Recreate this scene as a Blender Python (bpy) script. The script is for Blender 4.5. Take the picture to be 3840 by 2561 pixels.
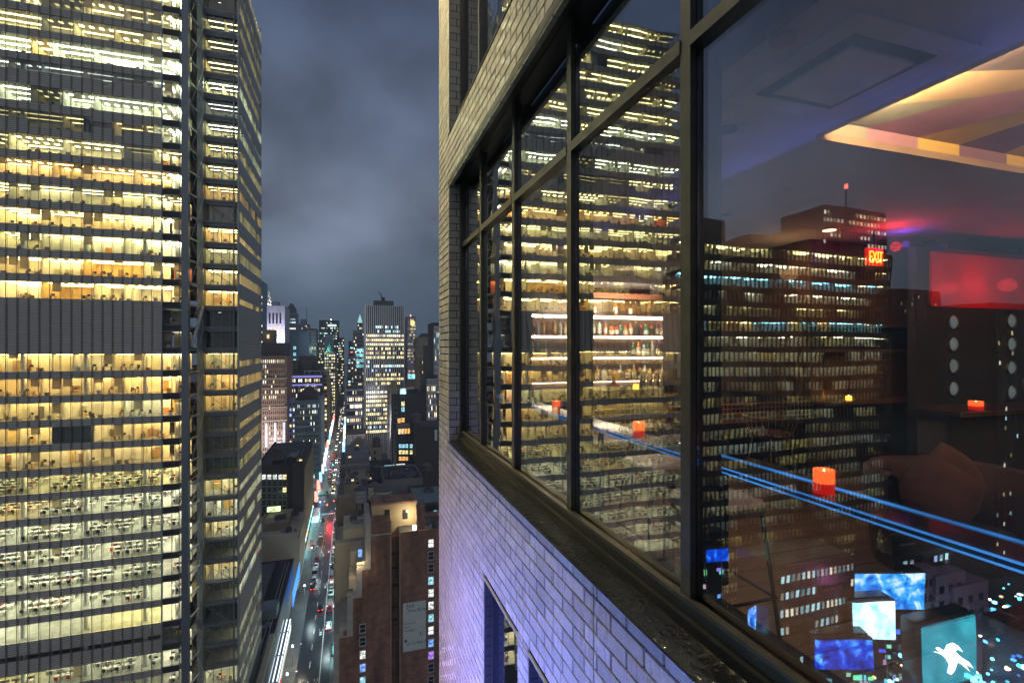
import bpy, math, random
from mathutils import Vector, Matrix

random.seed(11)
SC = bpy.context.scene
COL = SC.collection
for o in list(bpy.data.objects):
    bpy.data.objects.remove(o)

# ------------------------------------------------------------------ camera
H = 92.0                       # height of the lens above the street
YAW = math.radians(18.0)       # the lens looks 18 degrees to the right of the street
FPX = 1877.0                   # focal length in pixels of the 3840 px photograph
HZ = 1304.0                    # row of the horizon in the photograph
SN, CN = math.sin(YAW), math.cos(YAW)
cam_data = bpy.data.cameras.new('camera')
cam = bpy.data.objects.new('camera', cam_data)
COL.objects.link(cam)
cam.location = (0, 0, H)
cam.rotation_euler = (math.radians(90), 0, -YAW)
cam_data.sensor_width = 36.0
cam_data.lens = 36.0 * FPX / 3840.0
cam_data.shift_y = (HZ - 1280.5) / 3840.0
cam_data.clip_start = 0.05
cam_data.clip_end = 6000
SC.camera = cam

# ------------------------------------------------------------------ sky
world = bpy.data.worlds.new('World')
SC.world = world
world.use_nodes = True
wt = world.node_tree
wt.nodes.clear()
wo = wt.nodes.new('ShaderNodeOutputWorld')
bg_sky = wt.nodes.new('ShaderNodeBackground')
bg_cloud = wt.nodes.new('ShaderNodeBackground')
add = wt.nodes.new('ShaderNodeAddShader')
sky = wt.nodes.new('ShaderNodeTexSky')
sky.sky_type = 'NISHITA'
sky.sun_disc = False
sky.sun_elevation = math.radians(2)
sky.sun_rotation = math.radians(200)
wt.links.new(sky.outputs[0], bg_sky.inputs[0])
bg_sky.inputs[1].default_value = 0.0015
# low night clouds lit by the city from below
tc = wt.nodes.new('ShaderNodeTexCoord')
mp = wt.nodes.new('ShaderNodeMapping')
mp.inputs['Scale'].default_value = (1.0, 1.0, 1.25)
mp.inputs['Rotation'].default_value = (0.3, 0.5, 0.2)
mp.inputs['Location'].default_value = (5.2, 2.6, 1.1)
n1 = wt.nodes.new('ShaderNodeTexNoise')
n1.inputs['Scale'].default_value = 3.4
n1.inputs['Detail'].default_value = 5
n1.inputs['Roughness'].default_value = 0.5
n1.inputs['Distortion'].default_value = 0.15
cr = wt.nodes.new('ShaderNodeValToRGB')
cr.color_ramp.interpolation = 'EASE'
STOPS = [(0.0, (.052, .080, .097)), (.10, (.056, .080, .104)), (.24, (.088, .106, .146)), (.40, (.058, .074, .112)), (.56, (.037, .050, .086)), (1.0, (.034, .045, .085))]
e = cr.color_ramp.elements
e[0].position = 0.0; e[0].color = (*STOPS[0][1], 1)
e[1].position = 1.0; e[1].color = (*STOPS[-1][1], 1)
for p_, c_ in STOPS[1:-1]:
    q_ = e.new(p_); q_.color = (*c_, 1)
sx = wt.nodes.new('ShaderNodeSeparateXYZ')
mr_ = wt.nodes.new('ShaderNodeMapRange')
mr_.inputs[1].default_value = 0.3; mr_.inputs[2].default_value = 0.7
mr_.inputs[3].default_value = 0.5; mr_.inputs[4].default_value = 1.55
mul = wt.nodes.new('ShaderNodeVectorMath'); mul.operation = 'SCALE'
# the bright layer wanders up and down with the clouds
wob = wt.nodes.new('ShaderNodeMath'); wob.operation = 'MULTIPLY_ADD'; wob.inputs[1].default_value = 0.16
wt.links.new(tc.outputs['Generated'], mp.inputs[0])
wt.links.new(mp.outputs[0], n1.inputs['Vector'])
wt.links.new(tc.outputs['Generated'], sx.inputs[0])
sb = wt.nodes.new('ShaderNodeMath'); sb.operation = 'SUBTRACT'; sb.inputs[1].default_value = 0.08
wt.links.new(n1.outputs[0], wob.inputs[0]); wt.links.new(sx.outputs['Z'], wob.inputs[2]); wt.links.new(wob.outputs[0], sb.inputs[0])
wt.links.new(sb.outputs[0], cr.inputs[0])
wt.links.new(n1.outputs[0], mr_.inputs[0])
wt.links.new(cr.outputs[0], mul.inputs[0]); wt.links.new(mr_.outputs[0], mul.inputs['Scale'])
wt.links.new(mul.outputs[0], bg_cloud.inputs[0])
bg_cloud.inputs[1].default_value = 1.2
wt.links.new(bg_sky.outputs[0], add.inputs[0])
wt.links.new(bg_cloud.outputs[0], add.inputs[1])
wt.links.new(add.outputs[0], wo.inputs[0])

# wide fill added for the city's glow on faces towards the lens
sun_d = bpy.data.lights.new('sun', 'SUN')
sun_d.energy = 0.2
sun_d.angle = math.radians(60)
sun_d.color = (1.0, 0.94, 0.86)
sun = bpy.data.objects.new('sun', sun_d)
COL.objects.link(sun)
sun.rotation_euler = (math.radians(58), 0, math.radians(8))

SC.view_settings.view_transform = 'Standard'
SC.view_settings.look = 'None'
SC.view_settings.exposure = 0.85
SC.view_settings.gamma = 1.0
SC.view_settings.use_curve_mapping = False
SC.render.engine = 'CYCLES'
cy = SC.cycles
cy.use_denoising = True
cy.max_bounces = 9
cy.diffuse_bounces = 3
cy.glossy_bounces = 4
cy.transmission_bounces = 6
cy.transparent_max_bounces = 14
cy.caustics_reflective = False
cy.caustics_refractive = False
cy.sample_clamp_indirect = 4.0
cy.sample_clamp_direct = 0.0
cy.use_adaptive_sampling = False
try:
    cy.use_light_tree = True
except Exception:
    pass


# ------------------------------------------------------------------ rays of the photograph -> places
def ray(px, py):
    u = (px - 1920.0) / FPX
    v = (HZ - py) / FPX
    return Vector((SN + u * CN, CN - u * SN, v))


def atY(px, py, Y):
    d = ray(px, py); t = Y / d.y
    return Vector((d.x * t, Y, H + d.z * t))


def atX(px, py, X):
    d = ray(px, py); t = X / d.x
    return Vector((X, d.y * t, H + d.z * t))


def atZ(px, py, z):
    d = ray(px, py); t = (z - H) / d.z
    return Vector((d.x * t, d.y * t, z))


# ------------------------------------------------------------------ mesh collecting
LOC = {}


class MB:
    def __init__(self):
        self.v = []; self.f = []; self.m = []; self.c = []; self.hasc = False

    def face(self, pts, mi=0, col=None):
        b = len(self.v)
        self.v.extend([tuple(p) for p in pts])
        self.f.append(tuple(range(b, b + len(pts))))
        self.m.append(mi); self.c.append(col)
        if col is not None:
            self.hasc = True
        return self

    def raw(self, vs, fs, mi=0, col=None):
        b = len(self.v)
        self.v.extend([tuple(p) for p in vs])
        for f in fs:
            self.f.append(tuple(b + i for i in f)); self.m.append(mi); self.c.append(col)
        if col is not None:
            self.hasc = True
        return self

    def box(self, x0, x1, y0, y1, z0, z1, mi=0, col=None):
        if x0 > x1: x0, x1 = x1, x0
        if y0 > y1: y0, y1 = y1, y0
        if z0 > z1: z0, z1 = z1, z0
        return self.raw([(x0, y0, z0), (x1, y0, z0), (x1, y1, z0), (x0, y1, z0), (x0, y0, z1), (x1, y0, z1), (x1, y1, z1), (x0, y1, z1)],
                        [(0, 3, 2, 1), (4, 5, 6, 7), (0, 1, 5, 4), (1, 2, 6, 5), (2, 3, 7, 6), (3, 0, 4, 7)], mi, col)

    def rbox(self, c, s, rz=0.0, mi=0, col=None, rx=0.0):
        M = Matrix.Translation(Vector(c)) @ Matrix.Rotation(rz, 4, 'Z') @ Matrix.Rotation(rx, 4, 'X')
        hx, hy, hz = s[0] / 2, s[1] / 2, s[2] / 2
        vs = [M @ Vector(p) for p in [(-hx, -hy, -hz), (hx, -hy, -hz), (hx, hy, -hz), (-hx, hy, -hz), (-hx, -hy, hz), (hx, -hy, hz), (hx, hy, hz), (-hx, hy, hz)]]
        return self.raw(vs, [(0, 3, 2, 1), (4, 5, 6, 7), (0, 1, 5, 4), (1, 2, 6, 5), (2, 3, 7, 6), (3, 0, 4, 7)], mi, col)

    def cyl(self, p0, p1, r0, r1=None, n=10, mi=0, caps=True, col=None):
        if r1 is None: r1 = r0
        p0 = Vector(p0); p1 = Vector(p1)
        d = (p1 - p0)
        if d.length < 1e-9: return self
        d.normalize()
        a = Vector((0, 0, 1)) if abs(d.z) < 0.9 else Vector((1, 0, 0))
        u = d.cross(a).normalized(); w = d.cross(u)
        vs = []; fs = []
        for i in range(n):
            t = 2 * math.pi * i / n
            o = u * math.cos(t) + w * math.sin(t)
            vs.append(p0 + o * r0); vs.append(p1 + o * r1)
        for i in range(n):
            j = (i + 1) % n
            fs.append((2 * i, 2 * i + 1, 2 * j + 1, 2 * j))
        if caps:
            fs.append(tuple(2 * i for i in range(n)))
            fs.append(tuple(2 * i + 1 for i in reversed(range(n))))
        return self.raw(vs, fs, mi, col)

    def tube(self, pts, r, n=6, mi=0, col=None):
        for a, b in zip(pts[:-1], pts[1:]):
            self.cyl(a, b, r, r, n, mi, True, col)
        return self

    def lathe(self, c, prof, n=16, mi=0, a0=0.0, a1=2 * math.pi, col=None):
        full = abs(a1 - a0 - 2 * math.pi) < 1e-6
        k = n if full else n + 1
        vs = []; fs = []
        for i in range(k):
            t = a0 + (a1 - a0) * i / n
            for r, z in prof:
                vs.append((c[0] + r * math.cos(t), c[1] + r * math.sin(t), c[2] + z))
        P = len(prof)
        for i in range(n):
            j = (i + 1) % k
            for q in range(P - 1):
                fs.append((i * P + q, j * P + q, j * P + q + 1, i * P + q + 1))
        return self.raw(vs, fs, mi, col)

    def build(self, name, mats, parent=None, smooth=False):
        if not isinstance(mats, (list, tuple)): mats = [mats]
        off = LOC.get(parent.name, Vector((0, 0, 0))) if parent is not None else Vector((0, 0, 0))
        me = bpy.data.meshes.new(name)
        if off.length:
            vv = [(a - off.x, b - off.y, c - off.z) for a, b, c in self.v]
        else:
            vv = self.v
        me.from_pydata(vv, [], self.f)
        for mt in mats: me.materials.append(mt)
        if len(mats) > 1:
            me.polygons.foreach_set('material_index', self.m)
        if self.hasc:
            at = me.attributes.new('Col', 'FLOAT_COLOR', 'FACE')
            flat = []
            for c in self.c:
                c = c or (0, 0, 0)
                flat.extend((c[0], c[1], c[2], 1.0))
            at.data.foreach_set('color', flat)
        if smooth:
            me.polygons.foreach_set('use_smooth', [True] * len(me.polygons))
        me.update()
        ob = bpy.data.objects.new(name, me)
        COL.objects.link(ob)
        if parent is not None:
            ob.parent = parent
        LOC[ob.name] = off
        return ob


def tag(o, label=None, cat=None, group=None, kind=None):
    if label: o['label'] = label
    if cat: o['category'] = cat
    if group: o['group'] = group
    if kind: o['kind'] = kind
    return o


def thing(name, label, cat, loc=(0, 0, 0), group=None):
    o = bpy.data.objects.new(name, None)
    o.empty_display_size = 0.1
    COL.objects.link(o)
    o.location = loc
    LOC[o.name] = Vector(loc)
    return tag(o, label, cat, group)


def struct(name, mb, mats, parent=None):
    o = mb.build(name, mats, parent)
    if parent is None: o['kind'] = 'structure'
    return o


def copy_tree(o, parent=None):
    c = o.copy(); COL.objects.link(c)
    if parent is not None: c.parent = parent
    for ch in o.children:
        copy_tree(ch, c)
    return c


def inst(name, mesh, parent, loc, scale=(1, 1, 1), rot=(0, 0, 0)):
    o = bpy.data.objects.new(name, mesh)
    COL.objects.link(o)
    o.parent = parent
    off = LOC.get(parent.name, Vector((0, 0, 0)))
    o.location = Vector(loc) - off
    o.scale = scale
    o.rotation_euler = rot
    return o


ORD = ['first', 'second', 'third', 'fourth', 'fifth', 'sixth', 'seventh', 'eighth', 'ninth', 'tenth', 'eleventh', 'twelfth', 'thirteenth', 'fourteenth',
       'fifteenth', 'sixteenth', 'seventeenth', 'eighteenth', 'nineteenth', 'twentieth', 'twenty-first', 'twenty-second', 'twenty-third',
       'twenty-fourth', 'twenty-fifth', 'twenty-sixth', 'twenty-seventh', 'twenty-eighth', 'twenty-ninth', 'thirtieth']


# ------------------------------------------------------------------ materials
def mat(name, col, rough=0.6, metal=0.0, var=0.12, scale=3.0, bump=0.0, bscale=None, spec=0.5, rnd=0.0, attr=False, emit=None, estr=0.0, sample=True, coat=0.0):
    mt = bpy.data.materials.new(name)
    mt.use_nodes = True
    nt = mt.node_tree
    bs = nt.nodes['Principled BSDF']
    bs.inputs['Roughness'].default_value = rough
    bs.inputs['Metallic'].default_value = metal
    bs.inputs['Specular IOR Level'].default_value = spec
    bs.inputs['Coat Weight'].default_value = coat
    tcn = nt.nodes.new('ShaderNodeTexCoord')
    nz = nt.nodes.new('ShaderNodeTexNoise')
    nz.inputs['Scale'].default_value = scale
    nz.inputs['Detail'].default_value = 5
    nt.links.new(tcn.outputs['Object'], nz.inputs['Vector'])
    mr = nt.nodes.new('ShaderNodeMapRange')
    mr.inputs[1].default_value = 0.25; mr.inputs[2].default_value = 0.75
    mr.inputs[3].default_value = 1 - var * 1.6; mr.inputs[4].default_value = 1 + var * 1.6
    nt.links.new(nz.outputs[0], mr.inputs[0])
    val = mr.outputs[0]
    if rnd:
        oi = nt.nodes.new('ShaderNodeObjectInfo')
        m2 = nt.nodes.new('ShaderNodeMapRange')
        m2.inputs[3].default_value = 1 - rnd; m2.inputs[4].default_value = 1 + rnd
        nt.links.new(oi.outputs['Random'], m2.inputs[0])
        mm = nt.nodes.new('ShaderNodeMath'); mm.operation = 'MULTIPLY'
        nt.links.new(val, mm.inputs[0]); nt.links.new(m2.outputs[0], mm.inputs[1])
        val = mm.outputs[0]
    vm = nt.nodes.new('ShaderNodeVectorMath'); vm.operation = 'SCALE'
    if attr:
        an = nt.nodes.new('ShaderNodeAttribute'); an.attribute_name = 'Col'
        nt.links.new(an.outputs['Color'], vm.inputs[0])
    else:
        vm.inputs[0].default_value = col[:3]
    nt.links.new(val, vm.inputs['Scale'])
    nt.links.new(vm.outputs[0], bs.inputs['Base Color'])
    if bump:
        nb = nt.nodes.new('ShaderNodeTexNoise')
        nb.inputs['Scale'].default_value = bscale or scale * 6
        nb.inputs['Detail'].default_value = 4
        nt.links.new(tcn.outputs['Object'], nb.inputs['Vector'])
        bn = nt.nodes.new('ShaderNodeBump')
        bn.inputs['Strength'].default_value = bump
        bn.inputs['Distance'].default_value = 0.02
        nt.links.new(nb.outputs[0], bn.inputs['Height'])
        nt.links.new(bn.outputs[0], bs.inputs['Normal'])
    if emit is not None:
        bs.inputs['Emission Color'].default_value = (*emit, 1)
        bs.inputs['Emission Strength'].default_value = estr
    if not sample:
        mt.cycles.emission_sampling = 'NONE'
    return mt


def glow(name, col, strength, sample=True, attr=False, noise=0.0, nscale=1.0):
    mt = bpy.data.materials.new(name)
    mt.use_nodes = True
    nt = mt.node_tree
    nt.nodes.clear()
    out = nt.nodes.new('ShaderNodeOutputMaterial')
    em = nt.nodes.new('ShaderNodeEmission')
    em.inputs[0].default_value = (*col, 1)
    em.inputs[1].default_value = strength
    if attr:
        an = nt.nodes.new('ShaderNodeAttribute'); an.attribute_name = 'Col'
        nt.links.new(an.outputs['Color'], em.inputs[0])
    if noise:
        tcn = nt.nodes.new('ShaderNodeTexCoord')
        nz = nt.nodes.new('ShaderNodeTexNoise')
        nz.inputs['Scale'].default_value = nscale
        nz.inputs['Detail'].default_value = 3
        nt.links.new(tcn.outputs['Object'], nz.inputs['Vector'])
        mr = nt.nodes.new('ShaderNodeMapRange')
        mr.inputs[1].default_value = 0.35; mr.inputs[2].default_value = 0.65
        mr.inputs[3].default_value = strength * (1 - noise); mr.inputs[4].default_value = strength * (1 + noise)
        nt.links.new(nz.outputs[0], mr.inputs[0])
        nt.links.new(mr.outputs[0], em.inputs[1])
    nt.links.new(em.outputs[0], out.inputs[0])
    mt.cycles.emission_sampling = 'AUTO' if sample else 'NONE'
    return mt


def glass(name, tint=(0.9, 0.94, 0.95), nsurf=2.0, wav=0.0, wscale=1.2, base=0.04, rough=0.0, dirt=0.0):
    """one face of a pane: a clear coat that mirrors more towards grazing angles"""
    mt = bpy.data.materials.new(name)
    mt.use_nodes = True
    nt = mt.node_tree
    nt.nodes.clear()
    out = nt.nodes.new('ShaderNodeOutputMaterial')
    mix = nt.nodes.new('ShaderNodeMixShader')
    tr = nt.nodes.new('ShaderNodeBsdfTransparent'); tr.inputs[0].default_value = (*tint, 1)
    gl = nt.nodes.new('ShaderNodeBsdfGlossy'); gl.inputs['Roughness'].default_value = rough
    gl.inputs[0].default_value = (1, 1, 1, 1)
    lw = nt.nodes.new('ShaderNodeLayerWeight'); lw.inputs[0].default_value = 0.5
    p = nt.nodes.new('ShaderNodeMath'); p.operation = 'POWER'; p.inputs[1].default_value = 5
    nt.links.new(lw.outputs['Facing'], p.inputs[0])
    a = nt.nodes.new('ShaderNodeMath'); a.operation = 'MULTIPLY_ADD'
    a.inputs[1].default_value = 1 - base; a.inputs[2].default_value = base
    nt.links.new(p.outputs[0], a.inputs[0])
    num = nt.nodes.new('ShaderNodeMath'); num.operation = 'MULTIPLY'; num.inputs[1].default_value = nsurf
    den = nt.nodes.new('ShaderNodeMath'); den.operation = 'MULTIPLY_ADD'; den.inputs[1].default_value = nsurf - 1; den.inputs[2].default_value = 1
    dv = nt.nodes.new('ShaderNodeMath'); dv.operation = 'DIVIDE'
    nt.links.new(a.outputs[0], num.inputs[0]); nt.links.new(a.outputs[0], den.inputs[0])
    nt.links.new(num.outputs[0], dv.inputs[0]); nt.links.new(den.outputs[0], dv.inputs[1])
    nt.links.new(dv.outputs[0], mix.inputs[0])
    nt.links.new(tr.outputs[0], mix.inputs[1]); nt.links.new(gl.outputs[0], mix.inputs[2])
    if wav:
        tcn = nt.nodes.new('ShaderNodeTexCoord')
        nb = nt.nodes.new('ShaderNodeTexNoise'); nb.inputs['Scale'].default_value = wscale; nb.inputs['Detail'].default_value = 1.5
        nt.links.new(tcn.outputs['Object'], nb.inputs['Vector'])
        bn = nt.nodes.new('ShaderNodeBump'); bn.inputs['Strength'].default_value = 1.0; bn.inputs['Distance'].default_value = wav
        nt.links.new(nb.outputs[0], bn.inputs['Height'])
        nt.links.new(bn.outputs[0], gl.inputs['Normal'])
    fin = mix.outputs[0]
    if dirt:
        # dried rain marks and fingerprints: a very thin matt film in patches
        tcd = nt.nodes.new('ShaderNodeTexCoord'); mpd = nt.nodes.new('ShaderNodeMapping'); mpd.inputs['Scale'].default_value = (1, 9, 1.6)
        nd = nt.nodes.new('ShaderNodeTexNoise'); nd.inputs['Scale'].default_value = 2.2; nd.inputs['Detail'].default_value = 8; nd.inputs['Roughness'].default_value = .7
        nt.links.new(tcd.outputs['Object'], mpd.inputs[0]); nt.links.new(mpd.outputs[0], nd.inputs['Vector'])
        vd = nt.nodes.new('ShaderNodeTexVoronoi'); vd.inputs['Scale'].default_value = 55
        nt.links.new(tcd.outputs['Object'], vd.inputs['Vector'])
        sp = nt.nodes.new('ShaderNodeMapRange'); sp.inputs[1].default_value = .05; sp.inputs[2].default_value = .12; sp.inputs[3].default_value = dirt * 5; sp.inputs[4].default_value = 0
        nt.links.new(vd.outputs['Distance'], sp.inputs[0])
        mrd = nt.nodes.new('ShaderNodeMapRange'); mrd.inputs[1].default_value = .48; mrd.inputs[2].default_value = .75; mrd.inputs[3].default_value = 0; mrd.inputs[4].default_value = dirt
        nt.links.new(nd.outputs[0], mrd.inputs[0])
        ml = nt.nodes.new('ShaderNodeMath'); ml.operation = 'MULTIPLY_ADD'
        g2 = nt.nodes.new('ShaderNodeMapRange'); g2.inputs[1].default_value = .5; g2.inputs[2].default_value = .6; nt.links.new(nd.outputs[0], g2.inputs[0])
        nt.links.new(sp.outputs[0], ml.inputs[0]); nt.links.new(g2.outputs[0], ml.inputs[1]); nt.links.new(mrd.outputs[0], ml.inputs[2])
        df = nt.nodes.new('ShaderNodeBsdfDiffuse'); df.inputs[0].default_value = (.6, .6, .6, 1)
        m3 = nt.nodes.new('ShaderNodeMixShader')
        nt.links.new(ml.outputs[0], m3.inputs[0]); nt.links.new(fin, m3.inputs[1]); nt.links.new(df.outputs[0], m3.inputs[2]); fin = m3.outputs[0]
    nt.links.new(fin, out.inputs[0])
    return mt


def lamp(name, kind, loc, energy, col=(1, 1, 1), size=0.2, parent=None, rot=None, spot=None, blend=0.5, sy=None):
    d = bpy.data.lights.new(name, kind)
    d.energy = energy; d.color = col
    if kind == 'AREA':
        d.size = size
        if sy:
            d.shape = 'RECTANGLE'; d.size_y = sy
    else:
        d.shadow_soft_size = size
    if spot:
        d.spot_size = math.radians(spot); d.spot_blend = blend
    o = bpy.data.objects.new(name, d)
    COL.objects.link(o)
    off = Vector((0, 0, 0))
    if parent is not None:
        o.parent = parent; off = LOC.get(parent.name, off)
    o.location = Vector(loc) - off
    if rot: o.rotation_euler = rot
    return o


def aim(o, loc, target):
    d = Vector(target) - Vector(loc)
    o.rotation_euler = d.to_track_quat('-Z', 'Y').to_euler()
# ================================================================== ground and street
M_asphalt = mat('asphalt', (0.022, 0.027, 0.033), 0.28, var=0.25, scale=0.15, bump=0.25, bscale=6, spec=0.5)
M_walk = mat('pavement', (0.13, 0.14, 0.14), 0.55, var=0.15, scale=0.3)
M_ground = mat('ground', (0.06, 0.06, 0.06), 0.9, var=0.2, scale=0.05)
M_paint = mat('road_paint', (0.75, 0.75, 0.72), 0.6, var=0.15, scale=1.0)

struct('ground', MB().box(-900, 900, -200, 3000, -0.6, -0.12), M_ground)
RL, RR = -14.4, -5.2
road = struct('road', MB().box(RL, RR, 20, 2600, -0.2, 0.0), M_asphalt)
struct('pavement', MB().box(RL - 5.0, RL, 20, 298, -0.2, 0.14), M_walk)
struct('pavement', MB().box(RR, RR + 3.2, 20, 298, -0.2, 0.14), M_walk)
struct('pavement', MB().box(RL - 5.0, RL, 334, 2600, -0.2, 0.14), M_walk)
struct('pavement', MB().box(RR, RR + 3.2, 334, 2600, -0.2, 0.14), M_walk)
struct('cross_avenue', MB().box(-400, RL, 300, 332, -0.2, -0.004).box(RR, 400, 300, 332, -0.2, -0.004), M_asphalt)
mk = MB()
mk.box(-8.0, -7.82, 25, 296, 0.002, 0.006)
mk.build('edge_line', M_paint, road)
dash = MB().box(-10.98, -10.82, 0, 3.0, 0.002, 0.006).build('lane_dash', M_paint, road)
dash.location = (0, 110, 0)
for i in range(1, 42):
    c = dash.copy(); COL.objects.link(c); c.location = (0, 110 + i * 9.0 + (60 if i > 20 else 0), 0)
bar = MB().box(-0.28, 0.28, 0, 3.2, 0.002, 0.006).build('crosswalk_bar', M_paint, road)
bar.location = (-13.8, 294, 0)
for y in (294, 335, 396):
    for i in range(9):
        if y == 294 and i == 0: continue
        c = bar.copy(); COL.objects.link(c); c.location = (-13.8 + i * 1.02, y, 0)
# cycle marks beside the parking line
bm_ = MB()
bm_.cyl((0, 0, .003), (0, 0, .006), .45, n=10).cyl((0, 1.2, .003), (0, 1.2, .006), .45, n=10).box(-.08, .08, 0, 1.2, .003, .007).box(-.5, -.35, 2.2, 3.4, .003, .006).box(.35, .5, 2.2, 3.4, .003, .006)
cyc = bm_.build('cycle_mark', M_paint, road); cyc.location = (-8.8, 128, 0)
for y in (146, 172, 205, 240):
    c = cyc.copy(); COL.objects.link(c); c.location = (-8.8, y, 0)

# ================================================================== the big glass tower on the left
M_spandrel = bpy.data.materials.new('ceramic_rod_screen')
M_spandrel.use_nodes = True
_nt = M_spandrel.node_tree
_b = _nt.nodes['Principled BSDF']
_b.inputs['Roughness'].default_value = 0.45
_tc = _nt.nodes.new('ShaderNodeTexCoord')
_wv = _nt.nodes.new('ShaderNodeTexWave'); _wv.bands_direction = 'Z'; _wv.inputs['Scale'].default_value = 0.95; _wv.inputs['Distortion'].default_value = 0.4
_wv.inputs['Detail'].default_value = 2; _wv.inputs['Detail Scale'].default_value = 3
_rp = _nt.nodes.new('ShaderNodeValToRGB')
_rp.color_ramp.elements[0].color = (0.2, 0.185, 0.16, 1); _rp.color_ramp.elements[1].color = (0.5, 0.47, 0.41, 1)
_nt.links.new(_tc.outputs['Object'], _wv.inputs[0]); _nt.links.new(_wv.outputs[0], _rp.inputs[0]); _nt.links.new(_rp.outputs[0], _b.inputs['Base Color'])
_bp = _nt.nodes.new('ShaderNodeBump'); _bp.inputs['Strength'].default_value = 0.6; _bp.inputs['Distance'].default_value = 0.05
_nt.links.new(_wv.outputs[0], _bp.inputs['Height']); _nt.links.new(_bp.outputs[0], _b.inputs['Normal'])

M_steel = mat('painted_steel', (0.16, 0.18, 0.2), 0.4, 0.3, var=0.08)
M_steelL = mat('pale_painted_steel', (0.34, 0.37, 0.38), 0.4, 0.2, var=0.08)
M_mull = mat('mullion_metal', (0.2, 0.19, 0.16), 0.4, 0.5, var=0.05)
M_core = mat('core_wall', (0.04, 0.042, 0.045), 0.8)
M_int = mat('interior_paint', (0.8, 0.8, 0.8), 0.7, var=0.06, scale=0.7, attr=True)
M_carpet = mat('office_carpet', (0.26, 0.26, 0.24), 0.9, var=0.25, scale=0.8)
M_ceil = mat('office_ceiling', (0.72, 0.70, 0.64), 0.8, var=0.05)
M_strip = glow('strip_light', (1, 1, 1), 1.0, attr=True)
M_pane = glass('tower_glass', (0.86, 0.89, 0.86), 1.2)
M_shade = bpy.data.materials.new('roller_shade'); M_shade.use_nodes = True
_nt = M_shade.node_tree; _nt.nodes.clear()
_o = _nt.nodes.new('ShaderNodeOutputMaterial'); _d = _nt.nodes.new('ShaderNodeBsdfDiffuse'); _l = _nt.nodes.new('ShaderNodeBsdfTranslucent'); _x = _nt.nodes.new('ShaderNodeMixShader')
_d.inputs[0].default_value = (.5, .47, .4, 1); _l.inputs[0].default_value = (.55, .5, .4, 1); _x.inputs[0].default_value = .6
_nt.links.new(_d.outputs[0], _x.inputs[1]); _nt.links.new(_l.outputs[0], _x.inputs[2]); _nt.links.new(_x.outputs[0], _o.inputs[0])

FL = 4.19
TY = 107.0                    # plane of the west face
TX0, TX1 = -29.7, -76.2       # right and left ends of the west face
BAY = 1.5
NB = 31
tower = thing('office_tower', 'tall glass office tower full of lit offices, filling the left side', 'tower', (-50, 125, 0))

rt = random.Random(5)
WARM = (1.0, 0.69, 0.25); AMB = (1.0, 0.60, 0.18); YEL = (1.0, 0.82, 0.34); WHT = (1.0, 0.95, 0.64); GRN = (0.93, 1.0, 0.66); COOL = (0.92, 1.0, 0.95)
# floor: (light colour, chance of a lit room, strength, depth of the rooms, 'mech' for a screened floor)
FLOORS = {}
for k in range(-22, 24):
    FLOORS[k] = (YEL, .8, 1.0, 6, '')
for k in (16, 17): FLOORS[k] = (YEL, .8, .9, 6, '')
FLOORS[15] = (YEL, .75, .9, 6, ''); FLOORS[14] = (YEL, .7, .8, 6, ''); FLOORS[13] = (YEL, .9, .9, 6, '')
FLOORS[12] = (GRN, 1.0, 1.9, 7, ''); FLOORS[11] = (COOL, .3, .4, 5, 'half'); FLOORS[10] = (GRN, .97, 1.1, 7, '')
FLOORS[9] = (YEL, .5, 1.1, 5, 'half'); FLOORS[8] = (YEL, .8, .9, 7, ''); FLOORS[7] = (AMB, 1.0, 1.2, 7, '')
FLOORS[6] = (YEL, .75, .8, 7, ''); FLOORS[5] = (WARM, 1.0, 1.5, 8, ''); FLOORS[4] = (YEL, .8, .9, 9, ''); FLOORS[3] = (WARM, .95, 1.3, 8, '')
FLOORS[2] = (WARM, .95, 1.4, 8, ''); FLOORS[1] = (WHT, .0, .5, 5, 'mech'); FLOORS[0] = (WHT, .0, .5, 5, 'mech')
FLOORS[-1] = (WARM, .95, 1.3, 7, ''); FLOORS[-2] = (AMB, 1.0, 1.5, 6, ''); FLOORS[-3] = (WARM, .9, 1.1, 8, ''); FLOORS[-4] = (WARM, .95, 1.3, 8, '')
FLOORS[-5] = (WARM, .95, 1.2, 9, ''); FLOORS[-6] = (YEL, 1.0, 1.2, 12, 'open')
for k in (-7, -8, -9, -10, -11): FLOORS[k] = (WHT, 1.0, 1.45, 15, 'open')
FLOORS[-12] = (WHT, 1.0, 1.5, 15, 'empty'); FLOORS[-13] = (WHT, .0, .5, 5, 'mech'); FLOORS[-14] = (WHT, 1.0, 1.0, 12, 'open'); FLOORS[-15] = (WHT, .6, 1.0, 12, 'open')
for k in range(-22, -15): FLOORS[k] = (WHT, .8, 1.0, 10, 'open')
KMIN, KMAX = -17, 18

slab = MB(); inter = MB(); strips = MB(); desks = MB(); shades = MB(); colm = MB(); panes_far = MB(); carpet = MB(); ceil = MB()
pane_list = []       # (area in view, x0, x1, z0, z1)

FURN = [(0.55, 0.33, 0.12), (0.75, 0.73, 0.68), (0.45, 0.3, 0.16), (0.65, 0.28, 0.08), (0.3, 0.2, 0.12), (0.5, 0.48, 0.42), (0.8, 0.62, 0.3)]


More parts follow.
